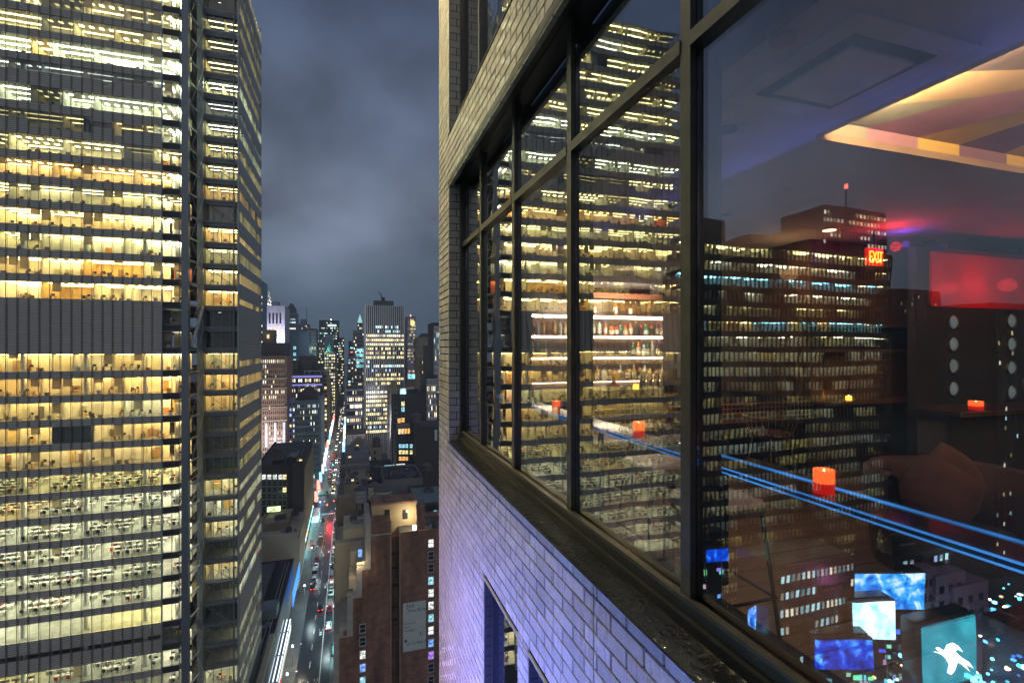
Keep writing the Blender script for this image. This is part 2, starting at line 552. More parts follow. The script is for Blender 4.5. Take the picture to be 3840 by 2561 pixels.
def furniture(mb, xa, xb, y0, dep, z, openplan, r):
    """desks, cabinets, chairs and screens standing on one floor between xa < xb"""
    if openplan:
        y = y0 + 1.3
        while y < y0 + dep - 1.2:
            x = xa + r.uniform(.3, 1.0)
            while x < xb - 1.6:
                if r.random() < .8:
                    dk = r.choice([(0.72, 0.72, 0.68), (0.6, 0.6, 0.56), (0.78, 0.76, 0.7)])
                    mb.box(x, x + 1.5, y, y + .75, z + .70, z + .75, col=dk)
                    mb.box(x + .05, x + .10, y, y + .7, z, z + .7, col=(.3, .3, .3))
                    mb.box(x + 1.4, x + 1.45, y, y + .7, z, z + .7, col=(.3, .3, .3))
                    mb.box(x, x + 1.5, y + .74, y + .78, z + .5, z + 1.15, col=r.choice([(.25, .26, .26), (.5, .5, .48), (.12, .12, .13)]))
                    mb.box(x + .45, x + 1.0, y + .5, y + .54, z + .85, z + 1.2, col=(.02, .02, .025))
                    for _ in range(r.randint(1, 3)):
                        a = x + r.uniform(.05, 1.2); b = y + r.uniform(.05, .4)
                        mb.box(a, a + .3, b, b + .22, z + .75, z + .75 + r.uniform(.03, .22), col=r.choice([(.85, .85, .82), (.8, .8, .8), (.1, .1, .1), (.1, .25, .5), (.6, .1, .06), (.2, .2, .2)]))
                    a = x + r.uniform(.3, .8)
                    cc = (.05, .05, .06) if r.random() < .9 else (.7, .08, .05)
                    mb.box(a, a + .5, y - .7, y - .25, z + .42, z + .5, col=cc)
                    mb.box(a, a + .5, y - .74, y - .68, z + .5, z + 1.0, col=cc)
                    mb.box(a + .2, a + .3, y - .55, y - .45, z, z + .42, col=(.1, .1, .1))
                x += 1.75
            y += 2.3
    else:
        x = xa + .25
        while x < xb - .6:
            q = r.random()
            w = r.uniform(.5, 1.5)
            w = min(w, xb - x - .15)
            if q < .45:
                c = r.choice(FURN)
                yy = y0 + r.uniform(.8, 2.4)
                mb.box(x, x + w, yy, yy + .7, z + .7, z + .76, col=c)
                mb.box(x + .03, x + .1, yy, yy + .65, z, z + .7, col=c)
                mb.box(x + w - .1, x + w - .03, yy, yy + .65, z, z + .7, col=c)
                mb.box(x + .2, x + .2 + min(.5, w - .25), yy + .3, yy + .34, z + .82, z + 1.2, col=(.02, .02, .02))
                mb.box(x + .1, x + .35, yy + .05, yy + .25, z + .76, z + .95, col=r.choice(FURN))
            elif q < .62:
                c = r.choice(FURN)
                mb.box(x, x + w, y0 + dep - .55, y0 + dep - .05, z, z + r.uniform(.9, 2.2), col=c)
            elif q < .78:
                mb.box(x, x + min(w, .6), y0 + .3, y0 + .75, z, z + r.uniform(.5, .9), col=r.choice(FURN))
            elif q < .9:
                c = (.04, .04, .045)
                mb.box(x, x + .5, y0 + 1.6, y0 + 2.1, z + .4, z + .5, col=c)
                mb.box(x, x + .5, y0 + 2.06, y0 + 2.12, z + .5, z + 1.05, col=c)
                mb.box(x + .22, x + .28, y0 + 1.8, y0 + 1.86, z, z + .4, col=c)
            # framed board on the back wall
            if r.random() < .35:
                mb.box(x, x + w, y0 + dep - .06, y0 + dep - .03, z + 1.1, z + 2.0, col=r.choice([(.9, .9, .88), (.8, .35, .06), (.55, .3, .1), (.15, .15, .15), (.3, .5, .3)]))
            x += w + r.uniform(.1, .9)


CEILH = 3.02


def rooms(xa, xb, y0, k, spec, face='W'):
    """split one floor front into rooms, light some of them"""
    colr, chance, stren, dep, mode = spec
    z = H + k * FL
    r = rt
    n = int(round((xb - xa) / BAY))
    openp = mode in ('open', 'empty')
    b = 0
    while b < n:
        w = r.choice([2, 3, 3, 4, 4, 5, 6]) if not openp else r.choice([6, 8, 10])
        w = min(w, n - b)
        x0 = xa + b * BAY; x1 = x0 + w * BAY
        on = r.random() < chance
        dim = 1.0
        if not on and r.random() < .75: on = True; dim = r.choice([.05, .08, .14, .25])
        if mode == 'mech': on = False
        d = dep if openp else min(dep, r.choice([4, 4.5, 5, 6, 8]))
        tint = r.choice([(.8, .8, .78), (.82, .8, .74), (.78, .78, .76), (.8, .76, .62), (.72, .66, .52)]) if not openp else (.78, .78, .76)
        if not openp and r.random() < .10 and colr in (WARM, AMB): tint = r.choice([(.75, .38, .12), (.6, .14, .08), (.8, .55, .2)])
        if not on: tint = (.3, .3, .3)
        inter.box(x0, x1, y0 + d, y0 + d + .12, z, z + CEILH, col=tint)
        if b > 0 and not openp:
            inter.box(x0 - .05, x0 + .05, y0 + .35, y0 + d, z, z + CEILH, col=tint)
        if on:
            st = stren * r.uniform(.65, 1.25)
            lc = colr
            if r.random() < .15: lc = r.choice([WHT, YEL, WARM])
            c = tuple(a * 15 * st * dim for a in lc)
            ys = [1.3, 3.4, 5.6, 7.8, 10.2, 12.6]
            for yy in ys:
                if yy < d - .3:
                    if r.random() < .75 or openp:
                        strips.box(x0 + .12, x1 - .12, y0 + yy, y0 + yy + .22, z + CEILH - .07, z + CEILH - .02, col=c)
                    else:
                        xx = x0 + .4
                        while xx < x1 - .8:
                            strips.box(xx, xx + .6, y0 + yy, y0 + yy + .6, z + CEILH - .05, z + CEILH - .02, col=c); xx += 1.5
            if mode != 'empty':
                furniture(desks, x0 + .1, x1 - .1, y0 + .2, d, z + .02, openp, r)
            # side doors and dark panels on the back wall
            if not openp and r.random() < .5:
                xx = r.uniform(x0 + .2, x1 - 1.1)
                inter.box(xx, xx + .9, y0 + d - .04, y0 + d - .01, z, z + 2.1, col=r.choice([(.35, .2, .09), (.2, .2, .2), (.6, .6, .58)]))
        # blinds
        for q in range(w):
            pr = .22 if not openp else .05
            if not on: pr = .05
            if r.random() < pr:
                dn = r.uniform(.4, 2.2)
                shades.box(x0 + q * BAY + .08, x0 + (q + 1) * BAY - .08, y0 + .16, y0 + .18, z + CEILH - dn, z + CEILH)
        b += w
    # round columns
    if openp or r.random() < .4:
        x = xa + 4.4
        while x < xb:
            colm.cyl((x, y0 + 1.6, z), (x, y0 + 1.6, z + CEILH), .42, n=12); x += 9.0


def slab_floor(k):
    z = H + k * FL
    return z


for k in range(KMIN, KMAX + 1):
    z = H + k * FL
    spec = FLOORS[k]
    # slabs: floor plate and plenum
    slab.box(TX1, TX0 - .3, TY + .25, TY + 34, z - (FL - CEILH) + .06, z - .02)
    carpet.box(TX1, TX0 - .3, TY + .26, TY + 18, z - .018, z)
    ceil.box(TX1, TX0 - .3, TY + .26, TY + 18, z + CEILH, z + CEILH + .05)
    rooms(TX1, TX0 - 2.8 - .2, TY + .25, k, spec)
    # rounded end bay without screens
    mode = spec[4]
    s2 = (spec[0], .7 if mode != 'mech' else .5, spec[2] * .5, 6, 'open' if spec[4] in ('open', 'empty') else '')
    rooms(TX0 - 3.0, TX0, TY + .9, k, s2)

slab.box(TX1 + 14, TX0 - 16, TY + 16, TY + 33, 0, H + 100)
slab.build('floor_slab', M_core, tower)['kind'] = 'stuff'
carpet.build('floor_carpet', M_carpet, tower)['kind'] = 'stuff'
ceil.build('ceiling_panel', M_ceil, tower)['kind'] = 'stuff'
inter.build('interior_wall', M_int, tower)['kind'] = 'stuff'
desks.build('office_furniture', M_int, tower)['kind'] = 'stuff'
shades.build('roller_shade', M_shade, tower)['kind'] = 'stuff'
strips.build('strip_light', M_strip, tower)['kind'] = 'stuff'
colm.build('round_column', mat('white_column', (.75, .75, .72), .6), tower)['kind'] = 'stuff'

# outer skin of the west face
SXA, SXB = TX1, TX0 - 2.95     # the screened part
r = random.Random(3)
for k in range(KMIN, KMAX + 1):
    z = H + k * FL
    mode = FLOORS[k][4]
    m = MB()
    m.box(SXA, SXB, TY - .12, TY + .2, z - (FL - CEILH), z + .12)
    if mode == 'mech':
        m.box(SXA + (0 if k < 0 else 0), SXB, TY - .10, TY + .18, z + .12, z + (1.25 if k == -13 else CEILH))
        if k == -13: m.box(SXA, SXB, TY - .10, TY + .18, z + 2.05, z + CEILH)
    if mode == 'half':
        b = 0
        while b < NB - 2:
            w = r.choice([2, 3, 4])
            if (k == 9 and 8 <= (NB - 2 - b) <= 14) or r.random() < .3:
                b += 1; continue
            x0 = SXA + b * BAY
            m.box(x0, min(SXB, x0 + w * BAY), TY - .10, TY + .18, z + .12, z + 1.35)
            if r.random() < .35: m.box(x0, min(SXB, x0 + w * BAY), TY - .10, TY + .18, z + 2.2, z + CEILH)
            b += w
    m.build('spandrel', M_spandrel, tower)
    # dark end-bay spandrel that turns the corner
    e = MB()
    pts = [(SXB + .05, TY + .35), (TX0 - .5, TY + .35), (TX0 - .15, TY + .5), (TX0, TY + .9), (TX0, TY + 6.0)]
    for (xa, ya), (xb, yb) in zip(pts[:-1], pts[1:]):
        e.face([(xa, ya, z - 1.0), (xb, yb, z - 1.0), (xb, yb, z + .1), (xa, ya, z + .1)])
        e.face([(xa, ya, z + .1), (xb, yb, z + .1), (xb - .2, yb + .2, z + .1), (xa - .2, ya + .2, z + .1)])
        e.face([(xa - .2, ya + .2, z - 1.0), (xb - .2, yb + .2, z - 1.0), (xb, yb, z - 1.0), (xa, ya, z - 1.0)])
    e.build('corner_spandrel', M_steel, tower)
    if mode != 'mech':
        for q in range(NB - 2):
            x0 = SXA + q * BAY
            if x0 > SXB - .5: continue
            pane_list.append((x0, min(x0 + BAY, SXB), z + .12, z + CEILH, k))
# vertical mullions of the west face
for q in range(NB):
    x = SXA + q * BAY
    if x > SXB + .1: break
    mm = MB().box(x - .035, x + .035, TY - .26, TY - .12, H + KMIN * FL - 1, H + (KMAX + 1) * FL - 1.2)
    mm.box(x + .16, x + .185, TY - .22, TY - .12, H + KMIN * FL - 1, H + (KMAX + 1) * FL - 1.2)
    mm.build('mullion', M_mull, tower)
MB().box(SXB - .02, SXB + .1, TY - .5, TY + .35, H + KMIN * FL - 1, H + (KMAX + 1) * FL - 1.2).build('screen_edge', M_steelL, tower)
for xx in (TX0 - 1.5, TX0 - .32):
    MB().box(xx - .05, xx + .05, TY + .36, TY + .5, H + KMIN * FL, H + (KMAX + 1) * FL).build('mullion', M_mull, tower)

# panes: the 300 that show largest are their own objects
pane_list.sort(key=lambda p: abs((p[0] + p[1]) / 2 + 38) + abs(p[4]) * .9)
pane_mesh = MB().box(0, 1, 0, 1, 0, 1).build('window_pane', M_pane, tower)
first = True
for i, (x0, x1, z0, z1, k) in enumerate(pane_list):
    if i < 300:
        off = LOC[tower.name]
        if first:
            o = pane_mesh; first = False
        else:
            o = pane_mesh.copy(); COL.objects.link(o)
        # the shared unit box is stretched into the opening
        o.location = Vector((x0 + .04, TY + .02, z0)) - off
        o.scale = (x1 - x0 - .08, .02, z1 - z0)
    else:
        panes_far.box(x0 + .04, x1 - .04, TY + .02, TY + .04, z0, z1)
# the unit box was built around the world origin, so shift its vertices back
for v in pane_mesh.data.vertices: v.co = v.co + LOC[tower.name]
panes_far.build('window_glazing', M_pane, tower)['kind'] = 'stuff'

# ---- notch: columns, beams, rods, inner bay
NYI = 113.0
XI0, XI1 = -27.3, -21.3
zlo, zhi = H + KMIN * FL - 2, H + (KMAX + 1) * FL
cA = (-28.75, 106.6); cB = (-27.75, 112.2)
for (x, y), w in ((cA, .55), (cB, .5)):
    m = MB().box(x - w, x + w, y - w, y + w, zlo, zhi)
    m.build('exposed_column', M_steel, tower)
for x, y in ((XI1 - .7, NYI - .5),):
    MB().cyl((x, y, zlo), (x, y, zhi), .16, n=8).build('corner_post', M_steel, tower)
MB().box(XI1 - .05, XI1 + .12, NYI - .2, NYI + .3, zlo, zhi).build('screen_edge', M_steelL, tower)

inn = MB(); inst_ = MB(); ind = MB()
r = random.Random(21)
for k in range(KMIN, KMAX + 1):
    z = H + k * FL
    colr, chance, stren, dep, mode = FLOORS[k]
    b = MB()
    b.box(XI0, XI1, NYI - .1, NYI + .4, z - .95, z - .05)
    b.box(XI0 - .2, XI1 - .3, NYI - .8, NYI - .62, z - .35, z - .1)
    b.build('ledge_beam', M_steel, tower)
    # beams between the two columns
    b = MB()
    b.rbox(((cA[0] + cB[0]) / 2, (cA[1] + cB[1]) / 2, z - .4), (.2, 5.2, .32), rz=math.atan2(-(cB[0] - cA[0]), cB[1] - cA[1]))
    b.build('notch_beam', M_steelL, tower)
    # lit room behind the inner bay (its wall faces the lens)
    dark = mode == 'mech' or r.random() < .24
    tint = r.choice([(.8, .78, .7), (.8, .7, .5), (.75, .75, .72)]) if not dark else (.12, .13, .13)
    inn.box(XI0, XI1, NYI + 5, NYI + 5.1, z, z + 3.2, col=tint)
    inn.box(XI0 - .1, XI0, NYI + .4, NYI + 5, z, z + 3.2, col=tint)
    inn.box(XI0, XI1, NYI + .4, NYI + 5, z - .05, z, col=(.35, .34, .32))
    inn.box(XI0, XI1, NYI + .4, NYI + 5, z + 3.0, z + 3.24, col=(.7, .7, .66))
    if r.random() < .5 and not dark:
        xx = r.uniform(XI0 + 1, XI1 - 2)
        inn.box(xx, xx + .1, NYI + .5, NYI + 5, z, z + 3.0, col=tint)
    if not dark:
        rv = r.uniform(.6, 1.1)
        c = tuple(a * 15 * stren * rv for a in colr)
        for yy in (1.2, 3.2):
            inst_.box(XI0 + .3, XI1 - .3, NYI + .4 + yy, NYI + .6 + yy, z + 2.93, z + 2.97, col=c)
        furniture(ind, XI0 + .2, XI1 - .2, NYI + .5, 4.3, z + .01, False, r)
    elif r.random() < .5:
        inst_.box(XI0 + 2, XI0 + 2.5, NYI + 2, NYI + 2.1, z + 2.93, z + 2.97, col=(2, 2, 1.6))
inn.build('interior_wall', M_int, tower)['kind'] = 'stuff'
inst_.build('strip_light', M_strip, tower)['kind'] = 'stuff'
ind.build('office_furniture', M_int, tower)['kind'] = 'stuff'
for i in range(5):
    x = XI0 + .15 + i * (XI1 - XI0 - .3) / 4
    MB().box(x - .05, x + .05, NYI + .1, NYI + .26, zlo, zhi).build('mullion', M_mull, tower)
MB().box(XI0, XI1, NYI + .28, NYI + .3, zlo, zhi).build('inner_glazing', M_pane, tower)
# glazed side of the notch, seen at a glancing angle
nw = MB(); ns = MB(); nwall = MB()
for k in range(KMIN, KMAX + 1):
    z = H + k * FL
    colr, chance, stren, dep, mode = FLOORS[k]
    nw.box(TX0 - .25, TX0 - .05, TY + 1, NYI, z - .95, z + .1)
    if mode != 'mech' and r.random() < .85:
        c = tuple(a * 22 * stren for a in (GRN if k > 3 else colr))
        nwall.box(TX0 - 1.3, TX0 - 1.2, TY + 1.6, NYI, z, z + 3.0, col=(.75, .74, .66))
        ns.box(TX0 - 2.2, TX0 - 2.0, TY + 1.5, NYI - .3, z + 2.9, z + 2.94, col=c)
        ns.box(TX0 - .9, TX0 - .8, TY + 1.5, NYI - .3, z + 2.9, z + 2.94, col=c)
nwall.build('interior_wall', M_int, tower)['kind'] = 'stuff'
nw.build('notch_spandrel', M_steel, tower)['kind'] = 'stuff'
ns.build('strip_light', M_strip, tower)['kind'] = 'stuff'
for i in range(6):
    y = TY + 1.2 + i * .95
    MB().box(TX0 - .05, TX0 + .0, y - .03, y + .03, zlo, zhi).build('notch_mullion', M_mull, tower)
# diagonal rods: crosses over two storeys, doubled
k = KMIN
i = 0
while k < KMAX:
    z0 = H + k * FL - .3; z1 = z0 + 2 * FL
    for s in (0,):
        a = Vector((cA[0] + .75, cA[1] + .6 + s, z0)); b2 = Vector((cB[0] + .7, cB[1] - .6 + s, z1))
        MB().cyl(a, b2, .045, n=6).build('brace_rod', M_steelL, tower)
        a2 = Vector((cA[0] + .75, cA[1] + .6 + s, z1)); b3 = Vector((cB[0] + .7, cB[1] - .6 + s, z0))
        MB().cyl(a2, b3, .045, n=6).build('brace_rod', M_steelL, tower)
    # thin tie of the inner bay
    MB().cyl((XI0, NYI - .7, z1), (XI1 - .7, NYI - .7, z0 + FL), .05, n=5).build('tie_rod', M_steel, tower)
    MB().cyl((XI0, NYI - .7, z0 + FL), (XI1 - .7, NYI - .7, z0), .05, n=5).build('tie_rod', M_steel, tower)
    k += 2
# heavy brace at the plant floors
MB().cyl((cA[0] + .8, cA[1] + .5, H + .2), (cB[0] + .6, cB[1] - .5, H + 2 * FL - .4), .3, n=8).build('outrigger_brace', M_steelL, tower)

# ---- street side of the tower: screened wall with slots of window
SFX = -21.15; SY0, SY1 = NYI + .3, 138.0
sc_ = MB(); sw = MB(); sp = MB(); sd = MB()
r = random.Random(8)
nby = int((SY1 - SY0) / 1.5)
for k in range(KMIN, KMAX + 1):
    z = H + k * FL
    colr, chance, stren, dep, mode = FLOORS[k]
    sc_.box(SFX - .1, SFX + .12, SY0, SY1, z - 1.75, z + .35)
    lit_run = [r.random() < .8 for _ in range(nby)]
    for b in range(nby):
        y = SY0 + b * (SY1 - SY0) / nby; y1 = y + (SY1 - SY0) / nby
        sc_.box(SFX - .1, SFX + .05, y, y + .16, z + .35, z + FL - 1.75)
        if mode == 'mech':
            sc_.box(SFX - .1, SFX + .1, y + .16, y1, z + .35, z + FL - 1.75)
        else:
            sc_.box(SFX - .1, SFX + .10, y + .16, y1, z + 1.55, z + FL - 1.75) if (k + 40) % 3 == 0 else None
            if lit_run[b]:
                rv = r.uniform(.25, 1.1)
                c = tuple(a * 1.2 * stren * rv for a in colr)
                # lit ceiling and wall behind the slot
                sw.box(SFX - .2, SFX - .12, y + .1, y1, z + .0, z + 2.9, col=c)
    sd.box(SFX - 6, SFX - .2, SY0, SY1, z - 1.2, z - .05)
    sp.box(SFX - .06, SFX - .04, SY0, SY1, z + .35, z + FL - 1.75)
sd.box(SFX - 9, SFX - 6, SY0 + 6, SY1 - .3, 0, zhi)
sc_.build('street_side_screen', M_spandrel, tower)['kind'] = 'stuff'
sw.build('lit_interior', M_strip, tower)['kind'] = 'stuff'
sd.build('floor_slab', M_core, tower)['kind'] = 'stuff'
sp.build('window_glazing', M_pane, tower)['kind'] = 'stuff'
MB().box(SFX - .2, SFX + .3, SY1 - .1, SY1 + .15, zlo, zhi).build('screen_edge', M_steelL, tower)
# lower storeys down to the street
MB().box(TX1, TX0, TY + .5, TY + 32, 0, zlo + 1).build('base_wall', M_core, tower)
MB().box(SFX - 8, SFX, SY0, SY1, 0, zlo + 1).build('base_wall', M_core, tower)
# ================================================================== the street canyon and the skyline
M_win = mat('city_window', (0.02, 0.022, 0.025), 0.15, var=0.0)
_nt = M_win.node_tree; _b = _nt.nodes['Principled BSDF']
_a = _nt.nodes.new('ShaderNodeAttribute'); _a.attribute_name = 'Col'
_nt.links.new(_a.outputs['Color'], _b.inputs['Emission Color']); _b.inputs['Emission Strength'].default_value = 1.0
M_win.cycles.emission_sampling = 'NONE'


def lit_window_material(name, col, st):
    """a lit pane: blinds and furniture make it uneven, every window is a little different"""
    mt = bpy.data.materials.new(name); mt.use_nodes = True
    nt = mt.node_tree; b = nt.nodes['Principled BSDF']
    b.inputs['Base Color'].default_value = (.02, .02, .025, 1); b.inputs['Roughness'].default_value = .12
    t = nt.nodes.new('ShaderNodeTexCoord'); oi = nt.nodes.new('ShaderNodeObjectInfo')
    ad = nt.nodes.new('ShaderNodeVectorMath'); ad.operation = 'MULTIPLY_ADD'; ad.inputs[1].default_value = (2.6, 2.6, 3.4)
    cb = nt.nodes.new('ShaderNodeCombineXYZ')
    ml = nt.nodes.new('ShaderNodeMath'); ml.operation = 'MULTIPLY'; ml.inputs[1].default_value = 40
    nt.links.new(oi.outputs['Random'], ml.inputs[0])
    for i in range(3): nt.links.new(ml.outputs[0], cb.inputs[i])
    nt.links.new(t.outputs['Generated'], ad.inputs[0]); nt.links.new(cb.outputs[0], ad.inputs[2])
    v = nt.nodes.new('ShaderNodeTexVoronoi'); v.inputs['Scale'].default_value = 1.0
    nt.links.new(ad.outputs[0], v.inputs['Vector'])
    mr = nt.nodes.new('ShaderNodeMapRange'); mr.inputs[1].default_value = .15; mr.inputs[2].default_value = .8
    mr.inputs[3].default_value = st * 1.35; mr.inputs[4].default_value = st * .3
    nt.links.new(v.outputs['Distance'], mr.inputs[0])
    b.inputs['Emission Color'].default_value = (*col, 1)
    nt.links.new(mr.outputs[0], b.inputs['Emission Strength'])
    mt.cycles.emission_sampling = 'NONE'
    return mt


LW = {'warm': lit_window_material('lit_window_warm', (1, .72, .36), 1.0), 'white': lit_window_material('lit_window_white', (.95, 1, .92), .75),
      'cyan': lit_window_material('lit_window_cyan', (.4, .85, 1), .7), 'yellow': lit_window_material('lit_window_yellow', (1, .85, .4), .9),
      'orange': lit_window_material('lit_window_orange', (1, .5, .14), .9), 'blue': lit_window_material('lit_window_blue', (.2, .4, 1), .8),
      'violet': lit_window_material('lit_window_violet', (.5, .25, 1), .7), 'green': lit_window_material('lit_window_green', (.75, 1, .45), 1.2),
      'red': lit_window_material('lit_window_red', (1, .25, .1), .8), 'dark': mat('dark_window', (.02, .024, .03), .12, var=0)}

CW = {'w': (1.0, .78, .42), 'n': (1.0, .94, .74), 'c': (.55, .92, 1.0), 'y': (1.0, .84, .36), 'o': (1, .55, .2), 'b': (.4, .55, 1.0), 'p': (.8, .6, 1.0)}
rc = random.Random(77)


def wcol(pal, k=1.0):
    c = CW[rc.choice(pal)]
    s = rc.choice([.35, .6, .9, 1.1, 1.4]) * k
    return tuple(a * s for a in c)


def grid(fr, wn, x0, x1, z0, z1, y, nx, nz, wf=.5, hf=.55, p=.3, pal='wn', rows=None, dep=.35, bri=1.0, frame=True, side=None, run=0.0, jit=0.0):
    """piers and spandrels in front of a recessed wall; a window in every cell. side: build on the plane x = side, running along y from x0 to x1"""
    cw = (x1 - x0) / nx; ch = (z1 - z0) / nz

    def bx(mb, a0, a1, c0, c1, d0, d1, col=None):
        if side is None:
            mb.box(a0, a1, y - d1, y - d0, c0, c1, col=col)
        else:
            s, sg = side
            mb.box(s + sg * d0, s + sg * d1, a0, a1, c0, c1, col=col)
    if frame:
        for i in range(nx + 1):
            xa = x0 + i * cw
            hw = cw * (1 - wf) / 2
            bx(fr, max(x0, xa - hw), min(x1, xa + hw), z0, z1, 0, dep)
        for j in range(nz + 1):
            zz = z0 + j * ch
            hh = ch * (1 - hf) / 2
            bx(fr, x0, x1, max(z0, zz - hh), min(z1, zz + hh), 0, dep * .7)
    for j in range(nz):
        pr = p if rows is None else rows[(nz - 1 - j) % len(rows)]
        bri_row = bri
        pl = pal
        if isinstance(pr, tuple): pl = pr[1]; pr = pr[0]
        state = rc.random() < pr
        for i in range(nx):
            if run:
                if rc.random() < 1 - run: state = rc.random() < pr
                on = state
            else:
                on = rc.random() < pr
            col = wcol(pl, bri_row) if on else (0.0, 0.0, 0.0)
            xa = x0 + i * cw; zz = z0 + j * ch
            za_, zb_ = zz + ch * (1 - hf) / 2, zz + ch * (1 + hf) / 2
            if jit and on:
                bl = rc.random()
                if bl < .5: # a blind drawn part of the way
                    zm = zb_ - (zb_ - za_) * rc.uniform(.2, .8)
                    bx(wn, xa + cw * (1 - wf) / 2, xa + cw * (1 + wf) / 2, zm, zb_, .0, .04, col=tuple(c_ * rc.uniform(.15, .6) for c_ in col))
                    zb_ = zm
            bx(wn, xa + cw * (1 - wf) / 2, xa + cw * (1 + wf) / 2, za_, zb_, .0, .04, col=col)


def building(name, label, xl, xr, yt, Y, depth, wall, cat='building', front=None, sidew=None, extra=None, group=None, frame_mat=None):
    """xl, xr, yt: edges and roof line in the photograph; Y: distance along the street"""
    a = atY(xl, yt, Y); b = atY(xr, yt, Y)
    x0, x1, zt = a.x, b.x, (a.z + b.z) / 2
    t = thing(name, label, cat, ((x0 + x1) / 2, Y + depth / 2, 0), group)
    body = MB().box(x0, x1, Y, Y + depth, 0, zt)
    fr = MB(); wn = MB()
    if front:
        f = dict(front)
        zlow = max(2.0, atY((xl + xr) / 2, f.pop('yb'), Y).z)
        m = f.pop('mx', .04) * (x1 - x0)
        top = f.pop('top', 1.5)
        pitch = f.pop('pitch', 3.7); nx = f.pop('nx')
        nz = max(1, int((zt - top - zlow) / pitch))
        grid(fr, wn, x0 + m, x1 - m, zlow, zt - top, Y, nx, nz, **f)
    if sidew:
        s = dict(sidew)
        sx = s.pop('x', x1); sg = s.pop('sg', 1)
        if sx == 'l': sx = x0
        pitch = s.pop('pitch', 3.7); ny = s.pop('ny'); zlow = s.pop('zlow', 5)
        nz = max(1, int((zt - 1.5 - zlow) / pitch))
        grid(fr, wn, Y + .5, Y + depth - .5, zlow, zt - 1.5, 0, ny, nz, side=(sx, sg), **s)
    # parapet with a coping
    body.box(x0 - .15, x1 + .15, Y - .2, Y + .4, zt - .2, zt + .9).box(x0 - .15, x0 + .4, Y + .4, Y + depth, zt - .2, zt + .9).box(x1 - .4, x1 + .15, Y + .4, Y + depth, zt - .2, zt + .9)
    body.build('wall', wall, t)
    if fr.v:
        fo = fr.build('facade_pier', frame_mat or wall, t); fo['kind'] = 'stuff'
    if wn.v:
        wo_ = wn.build('window', M_win, t); wo_['kind'] = 'stuff'
    if extra: extra(t, x0, x1, zt, Y)
    return t, x0, x1, zt


W_brown = mat('brown_stone', (.26, .17, .105), .8, scale=.15)
W_dark = mat('dark_brick', (.07, .06, .055), .85, scale=.2)
W_grey = mat('grey_stone', (.2, .2, .2), .8, scale=.2)
W_pale = mat('pale_stone', (.5, .5, .52), .75, scale=.2)
W_white = mat('white_marble', (.72, .72, .7), .6, scale=.1)
W_teal = mat('teal_panel', (.10, .19, .23), .5, scale=.2)
W_tealgrey = mat('blue_grey_stone', (.20, .26, .28), .75, scale=.2)
W_violet = mat('lavender_stone', (.34, .32, .5), .7, scale=.2)
W_cream = mat('cream_stucco', (.55, .47, .34), .85, scale=.15, var=.06)
W_tan = mat('tan_brick', (.33, .26, .17), .85, scale=.3)
W_black = mat('black_glass', (.03, .035, .04), .2, scale=.2)
W_red = mat('red_brick', (.26, .14, .10), .85, scale=.6, var=.2, bump=.2, bscale=9)
W_conc = mat('concrete_band', (.34, .33, .3), .8, scale=.6)
_nt = W_red.node_tree; _b = _nt.nodes['Principled BSDF']; _src = _b.inputs['Base Color'].links[0].from_socket
_g = _nt.nodes.new('ShaderNodeNewGeometry'); _sp = _nt.nodes.new('ShaderNodeSeparateXYZ'); _cb = _nt.nodes.new('ShaderNodeCombineXYZ')
_nt.links.new(_g.outputs['Position'], _sp.inputs[0]); _nt.links.new(_sp.outputs['X'], _cb.inputs[0]); _nt.links.new(_sp.outputs['Z'], _cb.inputs[1])
_bk = _nt.nodes.new('ShaderNodeTexBrick'); _bk.inputs['Scale'].default_value = 1.0; _bk.inputs['Brick Width'].default_value = .55; _bk.inputs['Row Height'].default_value = .2; _bk.inputs['Mortar Size'].default_value = .02
_bk.inputs['Color1'].default_value = (1, 1, 1, 1); _bk.inputs['Color2'].default_value = (.72, .7, .7, 1); _bk.inputs['Mortar'].default_value = (.55, .5, .48, 1)
_nt.links.new(_cb.outputs[0], _bk.inputs['Vector'])
_st = _nt.nodes.new('ShaderNodeTexNoise'); _st.inputs['Scale'].default_value = .16; _st.inputs['Detail'].default_value = 8
_sm = _nt.nodes.new('ShaderNodeMapping'); _sm.inputs['Scale'].default_value = (2.5, 1, .35); _nt.links.new(_g.outputs['Position'], _sm.inputs[0]); _nt.links.new(_sm.outputs[0], _st.inputs['Vector'])
_mr = _nt.nodes.new('ShaderNodeMapRange'); _mr.inputs[1].default_value = .3; _mr.inputs[2].default_value = .7; _mr.inputs[3].default_value = .55; _mr.inputs[4].default_value = 1.4; _nt.links.new(_st.outputs[0], _mr.inputs[0])
_mx = _nt.nodes.new('ShaderNodeMix'); _mx.data_type = 'RGBA'; _mx.blend_type = 'MULTIPLY'; _mx.inputs[0].default_value = 1.0
_nt.links.new(_src, _mx.inputs[6]); _nt.links.new(_bk.outputs['Color'], _mx.inputs[7])
_vm = _nt.nodes.new('ShaderNodeVectorMath'); _vm.operation = 'SCALE'; _nt.links.new(_mx.outputs[2], _vm.inputs[0]); _nt.links.new(_mr.outputs[0], _vm.inputs['Scale']); _nt.links.new(_vm.outputs[0], _b.inputs['Base Color'])
M_roof = mat('tar_roof', (.035, .036, .04), .9, scale=.4, var=.3)
M_tank = mat('tank_timber', (.16, .13, .11), .85, scale=2, var=.2)
M_tankroof = mat('tank_roof', (.09, .095, .1), .6, scale=2)
M_iron = mat('black_iron', (.03, .03, .032), .5, .4)


def parts_box(t, name, x0, x1, y0, y1, z0, z1, m):
    return MB().box(x0, x1, y0, y1, z0, z1).build(name, m, t)


